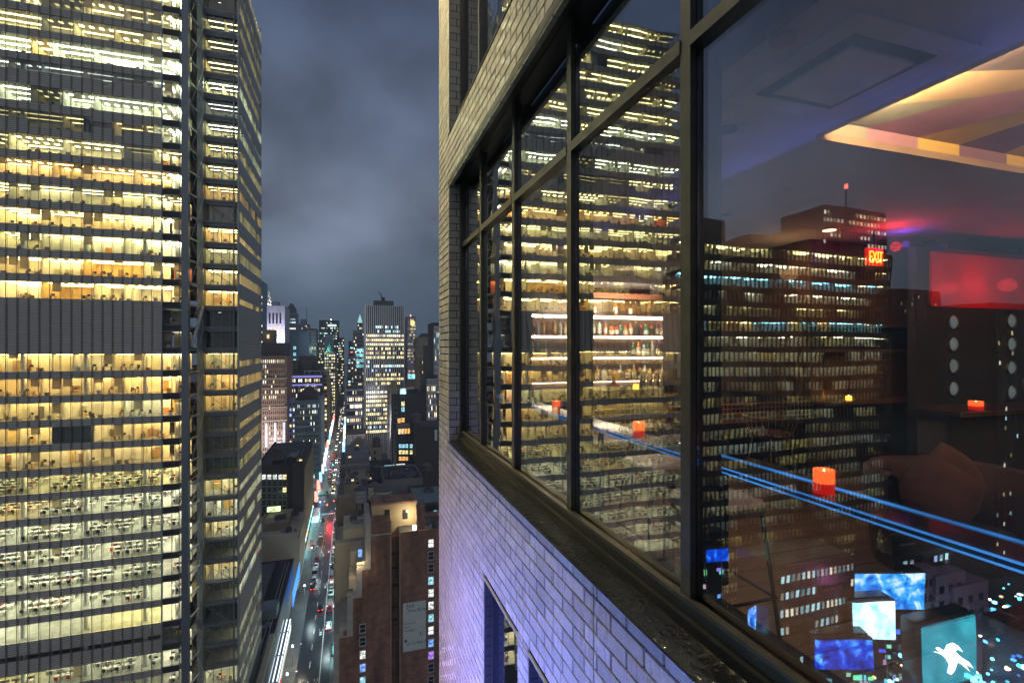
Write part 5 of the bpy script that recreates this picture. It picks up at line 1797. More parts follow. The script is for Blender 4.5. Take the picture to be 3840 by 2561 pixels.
for i in range(len(ys) - 1):
    yb, ya = ys[i] - .034, ys[i + 1] + .034
    MB().box(GX - .045, GX + .1, ya, yb, ZTR - .032, ZTR + .032).build('transom', M_bronze, win)
    r = random.Random(50 + i)

    def pane(name, z0, z1, m, tw):
        mb = MB()
        mb.box(-.006, .006, ya - yb, 0, 0, z1 - z0)
        o = mb.build(name, m, None)
        o.parent = near
        o.location = Vector((GX, yb, z0)) - LOC[near.name]
        o.rotation_euler = (0, r.gauss(0, .0011) , r.gauss(0, tw))
        return o
    pane('window_pane', ZB1, ZTR - .032, M_gl, .0025)
    pane('upper_pane', ZTR + .032, ZT + .04, M_gl2, .003)

M_lowgl = glass('lower_glass', (.6, .64, .64), 7.0, wav=.0015, base=.06)
M_lowbl = mat('lower_blind', (.05, .05, .04), .9)
# ---- window of the storey above
MB().box(GX - .05, GX + .1, Y_J - .06, Y_J - .005, ZU + .02, ZTOP).box(GX - .05, GX + .1, 0.3, Y_J, ZU + .02, ZU + .08).build('upper_window_frame', M_black, near)
MB().box(GX - .05, GX + .1, 5.55, 5.61, ZU + .08, ZTOP).build('upper_window_mullion', M_bronze, near)
MB().box(GX, GX + .012, .3, Y_J - .06, ZU + .08, ZTOP).build('upper_window_pane', glass('storey_glass', (.6, .64, .66), 7.0, wav=.0015, base=.06), near)
MB().box(GX + .25, GX + .27, .3, Y_J, ZU - .2, ZTOP).build('upper_blind', mat('upper_blind', (.06, .065, .055), .9), near)
# ---- windows of the storey below
LGX = 1.36
for a, b in lowers:
    MB().box(LGX - .03, LGX + .08, b - .05, b - .005, ZB, ZL - .02).box(LGX - .03, LGX + .08, a + .005, a + .05, ZB, ZL - .02).box(LGX - .03, LGX + .08, a + .05, b - .05, ZL - .08, ZL - .02).build('lower_window_frame', M_black, near)
    MB().box(LGX, LGX + .012, a + .05, b - .05, ZB, ZL - .08).build('lower_window_pane', M_lowgl, near)
    MB().box(LGX + .2, LGX + .22, a, b, ZB, ZL).build('lower_blind', M_lowbl, near)

# ---- added floodlights, out of view, for the blue light on the brick
ZR = H - 7.7
for i, (y, c_, p_, lab) in enumerate(((.9, (.12, .18, 1.0), 3600, 'added blue floodlight on the lower roof, nearest the lens'), (2.7, (.13, .20, 1.0), 3600, 'added blue floodlight on the lower roof, in the middle of the row'),
                                      (4.4, (.30, .26, 1.0), 2100, 'added violet-blue floodlight on the lower roof, third of the row'), (5.9, (.75, .45,   .95), 480, 'added pink-violet floodlight on the lower roof, nearest the brick corner'))):
    fl = thing('added_floodlight', lab, 'floodlight', (-3.0, y, ZR), 'added floodlights on the lower roof')
    MB().box(-3.15, -2.85, y - .15, y + .15, ZR, ZR + .04).box(-3.03, -2.97, y - .03, y + .03, ZR + .04, ZR + .5).build('stand', M_iron, fl)
    MB().rbox((-3.0, y, ZR + .62), (.14, .4, .3)).build('housing', M_iron, fl)
    MB().box(-2.925, -2.915, y - .18, y + .18, ZR + .49, ZR + .75).build('lens', glow('flood_lens', c_, 5, False), fl)
    MB().box(-3.2, -2.618, y - .9, y + .9, ZR + .955, ZR + .975).build('barn_door', M_iron, fl)  # added visor that keeps the beam off the window and ceiling
    l = lamp('flood_beam', 'SPOT', (-2.85, y, ZR + .66), p_, c_, .05, fl, spot=64, blend=1.0)
    aim(l, (-2.85, y, ZR + .66), (1.25, y + .6, H - 3.5))
wl = thing('added_wall_washer', 'added warm wall washer lamp on a bracket high on the brick corner', 'floodlight', (FX, 7.2, H + 9.3))  # added out of view for the warm light on the upper brick
MB().box(-.9, FX, 7.17, 7.23, H + 9.3, H + 9.36).build('bracket', M_iron, wl)
MB().box(-1.1, -.7, 7.0, 7.4, H + 9.1, H + 9.3).build('housing', M_iron, wl)
MB().box(-1.06, -.74, 7.04, 7.36, H + 9.09, H + 9.099).build('lens', glow('warm_wash_lens', (1, .85, .5), 6), wl)
l = lamp('warm_wash', 'SPOT', (-.9, 7.2, H + 9.0), 3200, (1, .84, .48), .12, wl, spot=75, blend=1.0)
aim(l, (-.9, 7.2, H + 9.0), (1.25, 6.4, H + 4.6))
# added slab, out of view, that carries the added floodlights
MB().box(-8, -2.2, -4, 6.6, ZR - .5, ZR).build('floodlight_slab', M_roof, None)['kind'] = 'structure'
# ================================================================== the bar behind the long window
ZF = H - 1.60         # floor
ZC = H + 1.38         # ceiling
M_wood = bpy.data.materials.new('oak_floor'); M_wood.use_nodes = True
_nt = M_wood.node_tree; _b = _nt.nodes['Principled BSDF']; _b.inputs['Roughness'].default_value = .3
_t = _nt.nodes.new('ShaderNodeTexCoord'); _mp = _nt.nodes.new('ShaderNodeMapping'); _mp.inputs['Scale'].default_value = (1.2, 12, 1)
_n = _nt.nodes.new('ShaderNodeTexNoise'); _n.inputs['Scale'].default_value = 3; _n.inputs['Detail'].default_value = 6
_r = _nt.nodes.new('ShaderNodeValToRGB'); _r.color_ramp.elements[0].color = (.11, .062, .035, 1); _r.color_ramp.elements[1].color = (.27, .175, .105, 1)
_r.color_ramp.elements[0].position = .3; _r.color_ramp.elements[1].position = .7
_nt.links.new(_t.outputs['Object'], _mp.inputs[0]); _nt.links.new(_mp.outputs[0], _n.inputs[0]); _nt.links.new(_n.outputs[0], _r.inputs[0]); _nt.links.new(_r.outputs[0], _b.inputs['Base Color'])
M_ceil2 = mat('bar_ceiling_paint', (.58, .57, .62), .8, var=.04)
M_darkw = mat('bar_dark_wall', (.03, .024, .026), .7)
M_brownw = mat('walnut_panel', (.13, .062, .032), .4, var=.3, scale=1.2)
M_brass = mat('brass', (.62, .42, .18), .3, 1.0, var=.05)
M_chrome = mat('dark_chrome', (.35, .34, .33), .25, 1.0, var=.05)
M_leather = mat('tan_leather', (.05, .02, .014), .5, var=.15, scale=8)
M_cush = mat('cushion_fabric', (.11, .045, .032), .85, var=.2, scale=10, bump=.2, bscale=60)
M_plum = mat('plum_velvet', (.025, .015, .02), .8)

# planks of the floor
fl = struct('bar_floor', MB().box(1.62, 11, -4, 7.2, ZF - .3, ZF - .012).box(2.3, 11, 7.2, 10.5, ZF - .3, ZF - .012), M_darkw)
pk = bpy.data.meshes.new('floor_plank'); _m = MB().box(-.5, .5, -.5, .5, -1, 0); pk.from_pydata(_m.v, [], _m.f); pk.materials.append(M_wood)
rp = random.Random(6)
y = .2
while y < 6.4:
    x = 1.63 - rp.uniform(0, 1.5)
    while x < 7.5:
        L = rp.choice([1.6, 2.0, 2.4])
        a = max(x, 1.63)
        if x + L > 1.7:
            inst('floor_plank', pk, fl, ((a + x + L) / 2, y + .09, ZF + rp.uniform(-.001, .0)), (x + L - a - .004, .174, .012))
        x += L
    y += .18
MB().box(1.63, 11, 6.4, 7.2, ZF - .012, ZF).box(2.3, 11, 7.2, 10.4, ZF - .012, ZF).build('floor_far', M_wood, fl)
MB().box(7.5, 11, -4, 6.4, ZF - .012, ZF).build('floor_side', M_wood, fl)
MB().box(1.63, 7.5, -4, .2, ZF - .012, ZF).build('floor_near', M_wood, fl)

# ceiling with the recess
RX, RY, RZ = 2.88, 2.48, ZC + .105
cl = MB()
cl.box(1.70, RX, -4, 7.25, ZC, ZC + .5).box(RX, 11, RY, 7.25, ZC, ZC + .5).box(2.25, 11, 7.25, 10.5, ZC, ZC + .5).box(9.5, 11, -4, RY, ZC, ZC + .5)
ceil_o = struct('bar_ceiling', cl, M_ceil2)
MB().box(RX, 9.5, -4, RY, RZ + .02, RZ + .2).build('recess_backing', M_ceil2, ceil_o)
# edges of the slab behind the upper panes
struct('bulkhead', MB().box(1.64, 1.70, -4, Y_J, ZC - .06, ZT + .1), mat('bulkhead_paint', (.10, .11, .13), .7))
# walls
struct('wall_far', MB().box(2.3, 11, 10.35, 10.5, ZF, ZC), M_darkw)
struct('wall_left', MB().box(2.2, 2.3, 7.25, 10.35, ZF, ZC).box(1.62, 2.3, 7.2, 7.3, ZF, ZC), M_darkw)
struct('wall_right', MB().box(10.9, 11, -4, 10.35, ZF, ZC), M_darkw)
struct('wall_near', MB().box(1.62, 11, -4.1, -4, ZF - .3, ZC + .5), M_darkw)
struct('upstand', MB().box(1.56, 1.62, Y_NEAR, Y_J, ZF, ZS + .03), M_black)

# recess: striped canopy with coloured blocks on the fascia
cols = {'taupe': mat('canopy_taupe', (.34, .30, .2), .8), 'pink': mat('canopy_pink', (.55, .24, .28), .8), 'yellow': mat('canopy_yellow', (.85, .5, .10), .8),
        'mauve': mat('canopy_mauve', (.30, .13, .17), .8), 'tan': mat('canopy_tan', (.62, .38, .18), .8), 'dark': mat('canopy_brown', (.10, .06, .05), .8)}
canopy = thing('striped_canopy', 'striped fabric ceiling canopy glowing pink and yellow inside its recess', 'canopy', (5, 0, ZC))


def zp(zx, zy, z):
    """point of the ceiling recess from the close-up coordinates of the photograph"""
    return atZ(2600 + zx / 1.742, zy / 1.742, z)


POLY = [('dark', [(1690, 472), (2700, 440), (2700, 0)]),
        ('tan', [(1690, 472), (1215, 690), (1850, 637), (2160, 585), (2700, 490), (2700, 440)]),
        ('taupe', [(1215, 690), (990, 797), (1145, 832), (1850, 637)]),
        ('pink', [(1145, 832), (1455, 902), (2160, 722), (2700, 585), (2700, 490), (2160, 585), (1850, 637)]),
        ('yellow', [(1455, 902), (1695, 962), (2160, 806), (2700, 625), (2700, 585), (2160, 722)]),
        ('mauve', [(1695, 962), (1985, 1024), (2160, 948), (2700, 715), (2700, 625), (2160, 806)]),
        ('yellow', [(1985, 1024), (2300, 1095), (2700, 925), (2700, 715), (2160, 948)]),
        ('pink', [(2300, 1095), (2700, 1185), (2700, 925)])]
k_ = 0
for nm, pts in POLY:
    k_ += 1
    MB().face([tuple(zp(a, b, RZ - .0004 * k_)) for a, b in pts]).build('canopy_stripe', cols[nm], canopy)
fxs = [RX] + [zp(a, b, RZ).x for a, b in ((1145, 832), (1455, 902), (1695, 962), (1985, 1024), (2300, 1095), (2700, 1185))] + [9.5]
for i, nm in enumerate(['taupe', 'pink', 'yellow', 'mauve', 'yellow', 'pink', 'taupe']):
    MB().box(fxs[i], fxs[i + 1], RY - .004, RY, ZC + .02, RZ).build('fascia_block', cols[nm], canopy)
MB().box(RX - .002, 9.5, RY - .012, RY - .003, ZC - .03, ZC + .02).build('lip', mat('canopy_lip', (.42, .24, .14), .6), canopy)
MB().box(RX, RX + .01, -4, RY, ZC + .002, RZ).build('side_fascia', cols['tan'], canopy)
MB().box(RX + .015, RX + .04, -3.5, RY - .25, ZC + .02, ZC + .05).build('light_strip', glow('cove_light', (1, .76, .42), 230), canopy)
MB().box(RX + .001, RX + .014, -4, RY - .02, ZC - .002, ZC + .06).box(RX + .014, RX + .052, -4, RY - .02, ZC - .001, ZC + .014).build('light_shield', cols['tan'], canopy)

# cassette air conditioner
A = [zp(1030, 300, ZC - .02), zp(1405, 420, ZC - .02), zp(905, 680, ZC - .02), zp(550, 600, ZC - .02)]
cas = thing('ceiling_cassette', 'square white ceiling air cassette with dark slot round its panel', 'air conditioner', (2.3, 1.9, ZC))
cx0 = min(p.x for p in A); cx1 = max(p.x for p in A); cy0 = min(p.y for p in A); cy1 = max(p.y for p in A)
MB().box(cx0 - .17, cx1 + .17, cy0 - .17, cy1 + .17, ZC - .012, ZC - .001).build('frame', mat('cassette_frame', (.62, .61, .66), .6), cas)
MB().box(cx0 - .06, cx1 + .06, cy0 - .06, cy1 + .06, ZC - .014, ZC - .0125).build('air_slot', mat('slot_black', (.01, .01, .012), .7), cas)
MB().box(cx0, cx1, cy0, cy1, ZC - .03, ZC - .018).build('panel', mat('cassette_panel', (.62, .61, .66), .5), cas)
p = zp(585, 243, ZC)
tag(MB().cyl((p.x, p.y, ZC - .022), (p.x, p.y, ZC - .001), .055, n=24).build('ceiling_speaker', mat('speaker_white', (.45, .45, .5), .5)), 'round white ceiling cover left of the air cassette', 'ceiling speaker')
for i, (px, py) in enumerate(((2300, 742), (2515, 770), (2722, 483), (2722, 803), (3110, 862), (3485, 905))):
    p = atZ(px, py, ZC)
    t = thing('downlight', ['square recessed downlight in the ceiling above the bar', 'small round ceiling fitting left of the black mullion', 'dark downlight at the edge of the nearest pane', 'lower dark downlight at the edge of the nearest pane',
                            'glowing downlight above the exit sign', 'dark square downlight right of the exit sign'][i], 'downlight', (p.x, p.y, ZC), 'ceiling downlights')
    MB().box(p.x - .1, p.x + .1, p.y - .1, p.y + .1, ZC - .006, ZC - .001).build('trim', M_ceil2, t)
    MB().cyl((p.x, p.y, ZC - .011), (p.x, p.y, ZC - .007), .07, n=16).build('lens', M_black if i != 4 else glow('warm_lens', (1, .5, .25), 4), t)

# ---- core wall with walnut panels
core = thing('walnut_core', 'walnut panelled core wall with brass strips behind the bar stools', 'wall panel', (6.5, 6.5, ZF))
CX, CYF = 5.55, 4.86
MB().box(CX + .02, 8.2, CYF + .02, 8.0, ZF, ZC).build('core', M_darkw, core)
zz = [H + 1.36, H + .28, H - .02, H - .62]
for (xa, xb) in ((CX, 6.2), (6.215, 6.85), (6.865, 7.5)):
    MB().box(xa, xb, CYF, CYF + .02, H + .30, ZC - .01).build('panel', M_brownw, core)
    MB().box(xa, xb, CYF, CYF + .02, H - .66, H - .02).build('panel', M_brownw, core)
for yb_ in range(3):
    MB().box(CX, CX + .02, CYF + .02 + yb_ * 1.05, CYF + 1.04 + yb_ * 1.05, H - .66, ZC - .01).build('panel', M_brownw, core)
MB().box(CX - .1, 7.5, CYF - .16, CYF, H - .06, H - .02).build('shelf', M_brownw, core)
MB().box(CX - .1, 7.5, CYF - .16, CYF, H + .27, H + .31).build('shelf', M_brownw, core)
for px in (1829 * 1.633, 1889 * 1.633):
    p = atY(px, 1300, CYF)
    MB().box(p.x - .012, p.x + .012, CYF - .012, CYF, H - .66, H - .06).build('brass_strip', M_brass, core)
MB().box(CX - .1, 7.5, CYF - .3, CYF, H - .70, H - .66).build('ledge', M_brownw, core)
lamp('shelf_wash', 'POINT', (5.2, 4.9, H + .95), 2.2, (1, .5, .2), .1, core)

# ---- back bar
BYB = 10.0
bar = thing('back_bar', 'lit back bar shelving with wooden frame and white light strips', 'shelving', (5.3, BYB, ZF))
bx0, bx1 = 3.45, 7.3
MB().box(bx0, bx1, BYB + .28, BYB + .32, ZF, H + 1.2).build('back_panel', mat('back_bar_panel', (.16, .10, .065), .3, var=.1), bar)
MB().box(bx1, bx1 + .05, BYB - .05, BYB + .32, ZF, H + 1.2).build('side_panel', mat('copper_panel', (.55, .26, .15), .4), bar)
MB().box(4.55, 8, BYB - .25, BYB + .3, H + 1.08, H + 1.2).build('header_beam', mat('orange_beam', (.45, .17, .08), .5), bar)
MB().box(4.9, 4.97, BYB - .12, BYB - .04, ZF, H + 1.08).build('upright', mat('orange_upright', (.4, .17, .09), .5), bar)
SHZ = [H + .72, H + .27, H - .20, H - .74]
M_led = glow('shelf_led', (1, .84, .6), 17)
for z in SHZ:
    MB().box(bx0, bx1, BYB - .05, BYB + .28, z - .03, z).build('shelf', M_brownw, bar)
    MB().box(bx0, bx1, BYB - .052, BYB - .045, z - .020, z - .013).build('light_strip', M_led, bar)
    MB().box(bx0 + .02, bx1 - .02, BYB + .22, BYB + .24, z - .05, z - .031).build('light_strip', M_led, bar)

M_bot = {'amber': mat('amber_spirit', (.55, .2, .03), .08, var=.1), 'clear': mat('clear_bottle', (.55, .6, .6), .06, var=.1), 'green': mat('green_bottle', (.06, .24, .1), .08), 'red': mat('red_spirit', (.4, .03, .02), .08),
         'dark': mat('dark_bottle', (.10, .05, .035), .08), 'gold': mat('gold_spirit', (.6, .36, .08), .08), 'blue': mat('blue_bottle', (.08, .15, .4), .08)}
M_lab = [mat('cream_label', (.75, .7, .58), .7), mat('white_label', (.8, .8, .78), .7), mat('dark_label', (.08, .07, .06), .7), mat('yellow_label', (.75, .55, .12), .7)]
M_cap = [mat('black_cap', (.02, .02, .02), .4), mat('red_cap', (.5, .03, .05), .4), mat('gold_cap', (.6, .4, .12), .3, .8), mat('blue_cap', (.05, .12, .5), .4)]
LABN = ['cream', 'white', 'dark', 'yellow']; CAPN = ['black', 'red', 'gold', 'blue']
BMESH = {}


def bottle_mesh(kind):
    if kind in BMESH: return BMESH[kind]
    prof = {'slim': [(0, 0), (.034, 0), (.036, .01), (.036, .17), (.03, .20), (.014, .225), (.013, .275), (0, .275)],
            'squat': [(0, 0), (.048, 0), (.05, .01), (.05, .12), (.045, .15), (.018, .18), (.016, .21), (0, .21)],
            'wine': [(0, 0), (.037, 0), (.038, .01), (.038, .18), (.016, .225), (.014, .29), (0, .29)]}[kind]
    m = MB(); m.lathe((0, 0, 0), prof, 12)
    l = MB(); rr = prof[3][0] + .001; l.lathe((0, 0, 0), [(rr, prof[3][1] * .25), (rr, prof[3][1] * .85)], 12)
    c = MB(); zt_ = prof[-1][1]; rc_ = prof[-2][0] + .003; c.lathe((0, 0, 0), [(rc_, zt_ - .03), (rc_, zt_ + .006), (0, zt_ + .006)], 10)
    BMESH[kind] = (m, l, c)
    return BMESH[kind]


BM2 = {}


def cached(kind, part, m):
    key = (kind, part, m.name)
    if key not in BM2:
        mb = bottle_mesh(kind)[part]
        me = bpy.data.meshes.new(['bottle', 'label', 'cap'][part]); me.from_pydata(mb.v, [], mb.f); me.materials.append(m)
        me.polygons.foreach_set('use_smooth', [True] * len(me.polygons))
        BM2[key] = me
    return BM2[key]


rbt = random.Random(9)
SHN = ['top', 'second', 'third', 'counter']


def bottle(x, y, z, kind, col, where, idx, nsh):
    li = rbt.randrange(4); ci = rbt.randrange(4)
    kname = {'slim': 'slim', 'squat': 'squat', 'wine': 'long-necked'}[kind]
    t = thing('bottle', '%s %s bottle, %s label, %s on %s' % (kname, col, LABN[li], ORD[idx], where), 'bottle', (x, y, z), 'bottles on the back bar')
    s = rbt.uniform(1.15, 1.38)
    for part, mm in ((0, M_bot[col]), (1, M_lab[li]), (2, M_cap[ci])):
        o = bpy.data.objects.new(['glass_body', 'label_band', 'cap'][part], cached(kind, part, mm)); COL.objects.link(o)
        o.parent = t; o.scale = (s, s, s)
    return t


# top shelf left and right of the upright, second shelf, third shelf
def row(z, x0, x1, step, where, kinds, colsq):
    x = x0; i = 0
    while x < x1 and i < 30:
        bottle(x, BYB + .06 + rbt.uniform(-.02, .03), z, rbt.choice(kinds), rbt.choice(colsq), where, i, 0)
        x += step * rbt.uniform(.9, 1.25); i += 1


row(SHZ[1], 3.62, 7.2, .125, 'the top back bar shelf', ['slim', 'squat', 'wine'], ['amber', 'amber', 'gold', 'clear', 'green', 'red', 'dark'])
row(SHZ[2], 3.62, 4.1, .11, 'the middle shelf, left end', ['slim', 'wine'], ['dark', 'dark', 'amber', 'green'])
row(SHZ[2], 6.2, 7.2, .115, 'the middle shelf, right end', ['slim', 'wine'], ['dark', 'clear', 'green', 'amber'])
row(SHZ[3], 4.7, 7.1, .14, 'the lowest back bar shelf', ['squat', 'slim', 'wine'], ['green', 'dark', 'clear', 'gold', 'amber'])
row(SHZ[0], 5.2, 6.9, .42, 'the shelf under the beam', ['wine', 'slim'], ['dark', 'amber'])

# stemmed glasses
M_gls = glass('drinking_glass', (.96, .97, .97), 3.5, base=.10)
gm = MB(); gm.lathe((0, 0, 0), [(.036, 0), (.034, .004), (.005, .01), (.005, .075), (.02, .09), (.036, .12), (.033, .165)], 12)
gme = bpy.data.meshes.new('stemmed_glass'); gme.from_pydata(gm.v, [], gm.f); gme.materials.append(M_gls); gme.polygons.foreach_set('use_smooth', [True] * len(gme.polygons))
i = 0
for rowy in (.03, .13):
    x = 4.2
    k = 0
    while x < 6.12:
        o = bpy.data.objects.new('stemmed_glass', gme); COL.objects.link(o); o.location = (x, BYB + rowy, SHZ[2])
        tag(o, 'stemmed glass, %s from left in the %s row of the middle shelf' % (ORD[min(k, 29)], 'front' if rowy < .1 else 'back'), 'glass', 'stemmed glasses on the back bar')
        x += .085; k += 1
k = 0
x = 5.2
while x < 7.1:
    o = bpy.data.objects.new('tumbler', gme); COL.objects.link(o); o.location = (x, BYB - .0, SHZ[3] + 0.001); o.scale = (1, 1, .75)
    tag(o, 'small glass, %s from left along the lowest back bar shelf edge' % ORD[min(k, 29)], 'glass', 'small glasses on the lowest shelf')
    x += .1; k += 1

# bar counter
cnt = thing('bar_counter', 'dark bar counter in front of the lit back bar', 'bar counter', (4.9, 8.2, ZF))
MB().box(3.25, 7.4, 7.9, 8.5, H - .80, H - .75).build('counter_top', mat('counter_top', (.03, .022, .02), .12), cnt)
MB().box(3.3, 7.4, 8.0, 8.4, ZF, H - .80).build('counter_front', mat('counter_front', (.045, .03, .025), .5), cnt)
M_amber = mat('amber_votive', (.8, .4, .05), .3, emit=(1, .45, .04), estr=2.2)
M_flame = glow('flame', (1, .75, .3), 14)


def candle(label, x, y, z, r, h, red=True):
    t = thing('candle', label, 'candle', (x, y, z), 'candles in glass votives')
    m1 = M_redg if red else M_amber
    v = MB().lathe((x, y, z), [(0, .006), (r * .93, .006), (r, .02), (r, h), (r * .93, h), (r * .9, h * .62), (0, h * .6)], 24).build('votive_glass', m1, t, smooth=True)
    MB().lathe((x, y, z), [(r * .9, 0), (r * 1.0, 0), (r * 1.01, h * .42), (r * 1.004, h * .44)], 24).build('lower_glass', M_redlow if red else M_amber, t, smooth=True)
    MB().lathe((x, y, z + h * .62), [(0, 0), (r * .16, .01), (r * .12, .022), (0, .036)], 10).build('flame', M_flame, t, smooth=True)
    lamp('candle_light', 'POINT', (x, y, z + h * .86), .6 if red else .3, (1, .35, .1), .006, t)
    return t


M_redg = mat('red_votive_glass', (.8, .10, .03), .25, var=.2, scale=30, emit=(1, .12, .02), estr=1.05)
M_redlow = mat('red_votive_foot', (.6, .02, .01), .12, emit=(1, .015, .005), estr=.35)

# drink rail of glass; blue reflections on its edges put in as glow
rail = thing('drink_rail', 'glass drink rail along the window with blue edge reflections put in as glow', 'ledge', (1.7, 3, H - .56))
RX0, RX1 = 1.625, 1.80
MB().box(RX0, RX1, -1, Y_J - .2, H - .57, H - .545).build('shelf_glass', mat('rail_glass', (.03, .05, .055), .08, spec=.8), rail)
M_edge = glow('blue_edge_glint', (.08, .36, 1.0), .42, noise=.5, nscale=2.5)
MB().box(RX0 - .004, RX0, -1, 5.9, H - .552, H - .545).build('edge_glint', M_edge, rail)
MB().box(RX0 - .004, RX0, -1, 5.9, H - .572, H - .566).build('edge_glint', M_edge, rail)
MB().box(RX1 - .02, RX1, -1, 2.2, H - .5445, H - .541).build('edge_glint', M_edge, rail)
for y in (.4, 1.9, 3.1, 4.3, 5.5):
    MB().box(RX0 + .02, RX0 + .05, y, y + .03, H - 1.1, H - .57).build('bracket', M_black, rail)
candle('red votive candle on the drink rail in the nearest pane', 1.70, 1.43, H - .545, .036, .088)
candle('red votive candle on the drink rail left of the thick mullion', 1.70, 2.70, H - .545, .036, .088)
candle('smallest red votive candle at the far end of the drink rail', 1.70, 4.0, H - .545, .036, .088)
candle('amber votive candle on the bar counter', 4.95, 7.95, H - .75, .05, .09, False)
candle('small amber votive on the ledge under the walnut panels', 6.0, 4.7, H - .66, .035, .05, False)
candle('distant red votive on the gold edged counter at right', 6.0, 3.35, H - .62, .06, .085)

# carafes and fruit on the bar counter
car = MB().lathe((0, 0, 0), [(.05, 0), (.055, .02), (.02, .13), (.022, .2)], 12)
cme = bpy.data.meshes.new('carafe'); cme.from_pydata(car.v, [], car.f); cme.materials.append(M_gls)
for i, x in enumerate((5.9, 6.08, 6.26, 6.44)):
    o = bpy.data.objects.new('carafe', cme); COL.objects.link(o); o.location = (x, 8.15, H - .75)
    tag(o, 'small glass carafe on the bar counter, %s from left' % ORD[i], 'carafe', 'carafes on the bar counter')
sh = MB().lathe((0, 0, 0), [(0, 0), (.05, 0), (.06, .2), (.045, .25), (.02, .29), (0, .29)], 14)
sme = bpy.data.meshes.new('shaker'); sme.from_pydata(sh.v, [], sh.f); sme.materials.append(M_chrome)
for i, x in enumerate((5.25, 5.4, 5.55, 5.7)):
    o = bpy.data.objects.new('cocktail_shaker', sme); COL.objects.link(o); o.location = (x, 8.2, H - .75)
    tag(o, 'steel cocktail shaker on the bar counter, %s from left' % ORD[i], 'shaker', 'shakers on the bar counter')
fb = thing('fruit_bowl', 'low dish of orange fruit on the bar counter', 'fruit bowl', (4.55, 8.1, H - .75))
MB().lathe((4.55, 8.1, H - .75), [(0, .01), (.12, .01), (.2, .05), (.19, .05), (.1, .02)], 18).build('dish', M_chrome, fb)
M_or = mat('orange_peel', (.75, .26, .03), .5)
for i, (dx, dy, dz) in enumerate(((-.08, 0, .05), (.02, .03, .06), (.1, -.02, .05), (0, -.07, .05), (.03, 0, .12))):
    MB().lathe((4.55 + dx, 8.1 + dy, H - .75 + dz), [(0, -.045), (.03, -.034), (.045, 0), (.03, .034), (0, .045)], 12).build('orange', M_or, fb, smooth=True)

# ---- wire grid bench back
gb = thing('wire_grid_screen', 'low brass wire grid screen with square openings', 'screen', (4.2, 4.75, ZF))
gx0, gx1, gy, gz0, gz1 = 2.55, 5.5, 4.78, H - .88, H - .66
n = int((gx1 - gx0) / .058)
for i in range(n + 1):
    x = gx0 + (gx1 - gx0) * i / n
    MB().cyl((x, gy, gz0), (x, gy, gz1), .004, n=5).build('wire', M_brass, gb)
for j in range(5):
    z = gz0 + (gz1 - gz0) * j / 4
    MB().cyl((gx0, gy, z), (gx1, gy, z), .005 if j < 4 else .008, n=5).build('rail', M_brass, gb)
MB().box(gx0, gx1, gy + .02, gy + .35, H - .92, H - .885).build('bench_top', mat('bench_top', (.05, .035, .03), .4), gb)
for x in (gx0 + .05, 3.5, 4.5, gx1 - .05):
    MB().box(x - .02, x + .02, gy + .05, gy + .3, ZF, H - .92).build('leg', M_black, gb)
struct('dark_plinth', MB().box(2.0, 5.5, 5.9, 6.3, ZF, H - .95), M_darkw)


# ---- stools at the rail
def stool(label, x, y, rz):
    t = thing('bar_stool', label, 'stool', (x, y, ZF), 'square seat stools at the drink rail')
    s = .215; hz = .74
    m = MB()
    pr = [(-s, -s), (s, -s), (s, s), (-s, s)]
    c = .06
    oc = []
    for sx, sy in ((-1, -1), (1, -1), (1, 1), (-1, 1)):
        oc += ([(sx * s, sy * (s - c)), (sx * (s - c), sy * s)] if sx * sy < 0 else [(sx * (s - c), sy * s), (sx * s, sy * (s - c))])
    # an octagonal pad, rounded at its top edge
    ring = lambda k, z: [(x + a * k, y + b * k, ZF + z) for a, b in oc]
    oc = [(-s + c, -s), (s - c, -s), (s, -s + c), (s, s - c), (s - c, s), (-s + c, s), (-s, s - c), (-s, -s + c)]
    R = [ring(.88, hz - .07), ring(1, hz - .05), ring(1, hz - .015), ring(.94, hz)]
    vs = sum(R, []); fs = []
    for a in range(3):
        for i in range(8):
            j = (i + 1) % 8; fs.append((a * 8 + i, a * 8 + j, a * 8 + 8 + j, a * 8 + 8 + i))
    fs.append(tuple(range(24, 32))); fs.append(tuple(reversed(range(0, 8))))
    m.raw(vs, fs); m.build('seat', mat('stool_leather', (.26, .2, .17), .35), t)
    for sx in (-1, 1):
        for sy in (-1, 1):
            MB().cyl((x + sx * .235, y + sy * .235, ZF), (x + sx * .17, y + sy * .17, ZF + hz - .06), .011, n=8).build('leg', M_chrome, t)
    k = .222
    MB().tube([(x - k, y - k, ZF + .22), (x + k, y - k, ZF + .22), (x + k, y + k, ZF + .22), (x - k, y + k, ZF + .22), (x - k, y - k, ZF + .22)], .008).build('foot_rail', M_chrome, t)


stool('square leather stool seen through the nearest pane beside the mullion', 2.02, 2.40, 0)
stool('square leather stool in the pane left of the thick mullion', 2.24, 3.30, 0)
stool('furthest square leather stool along the drink rail', 2.26, 4.25, 0)


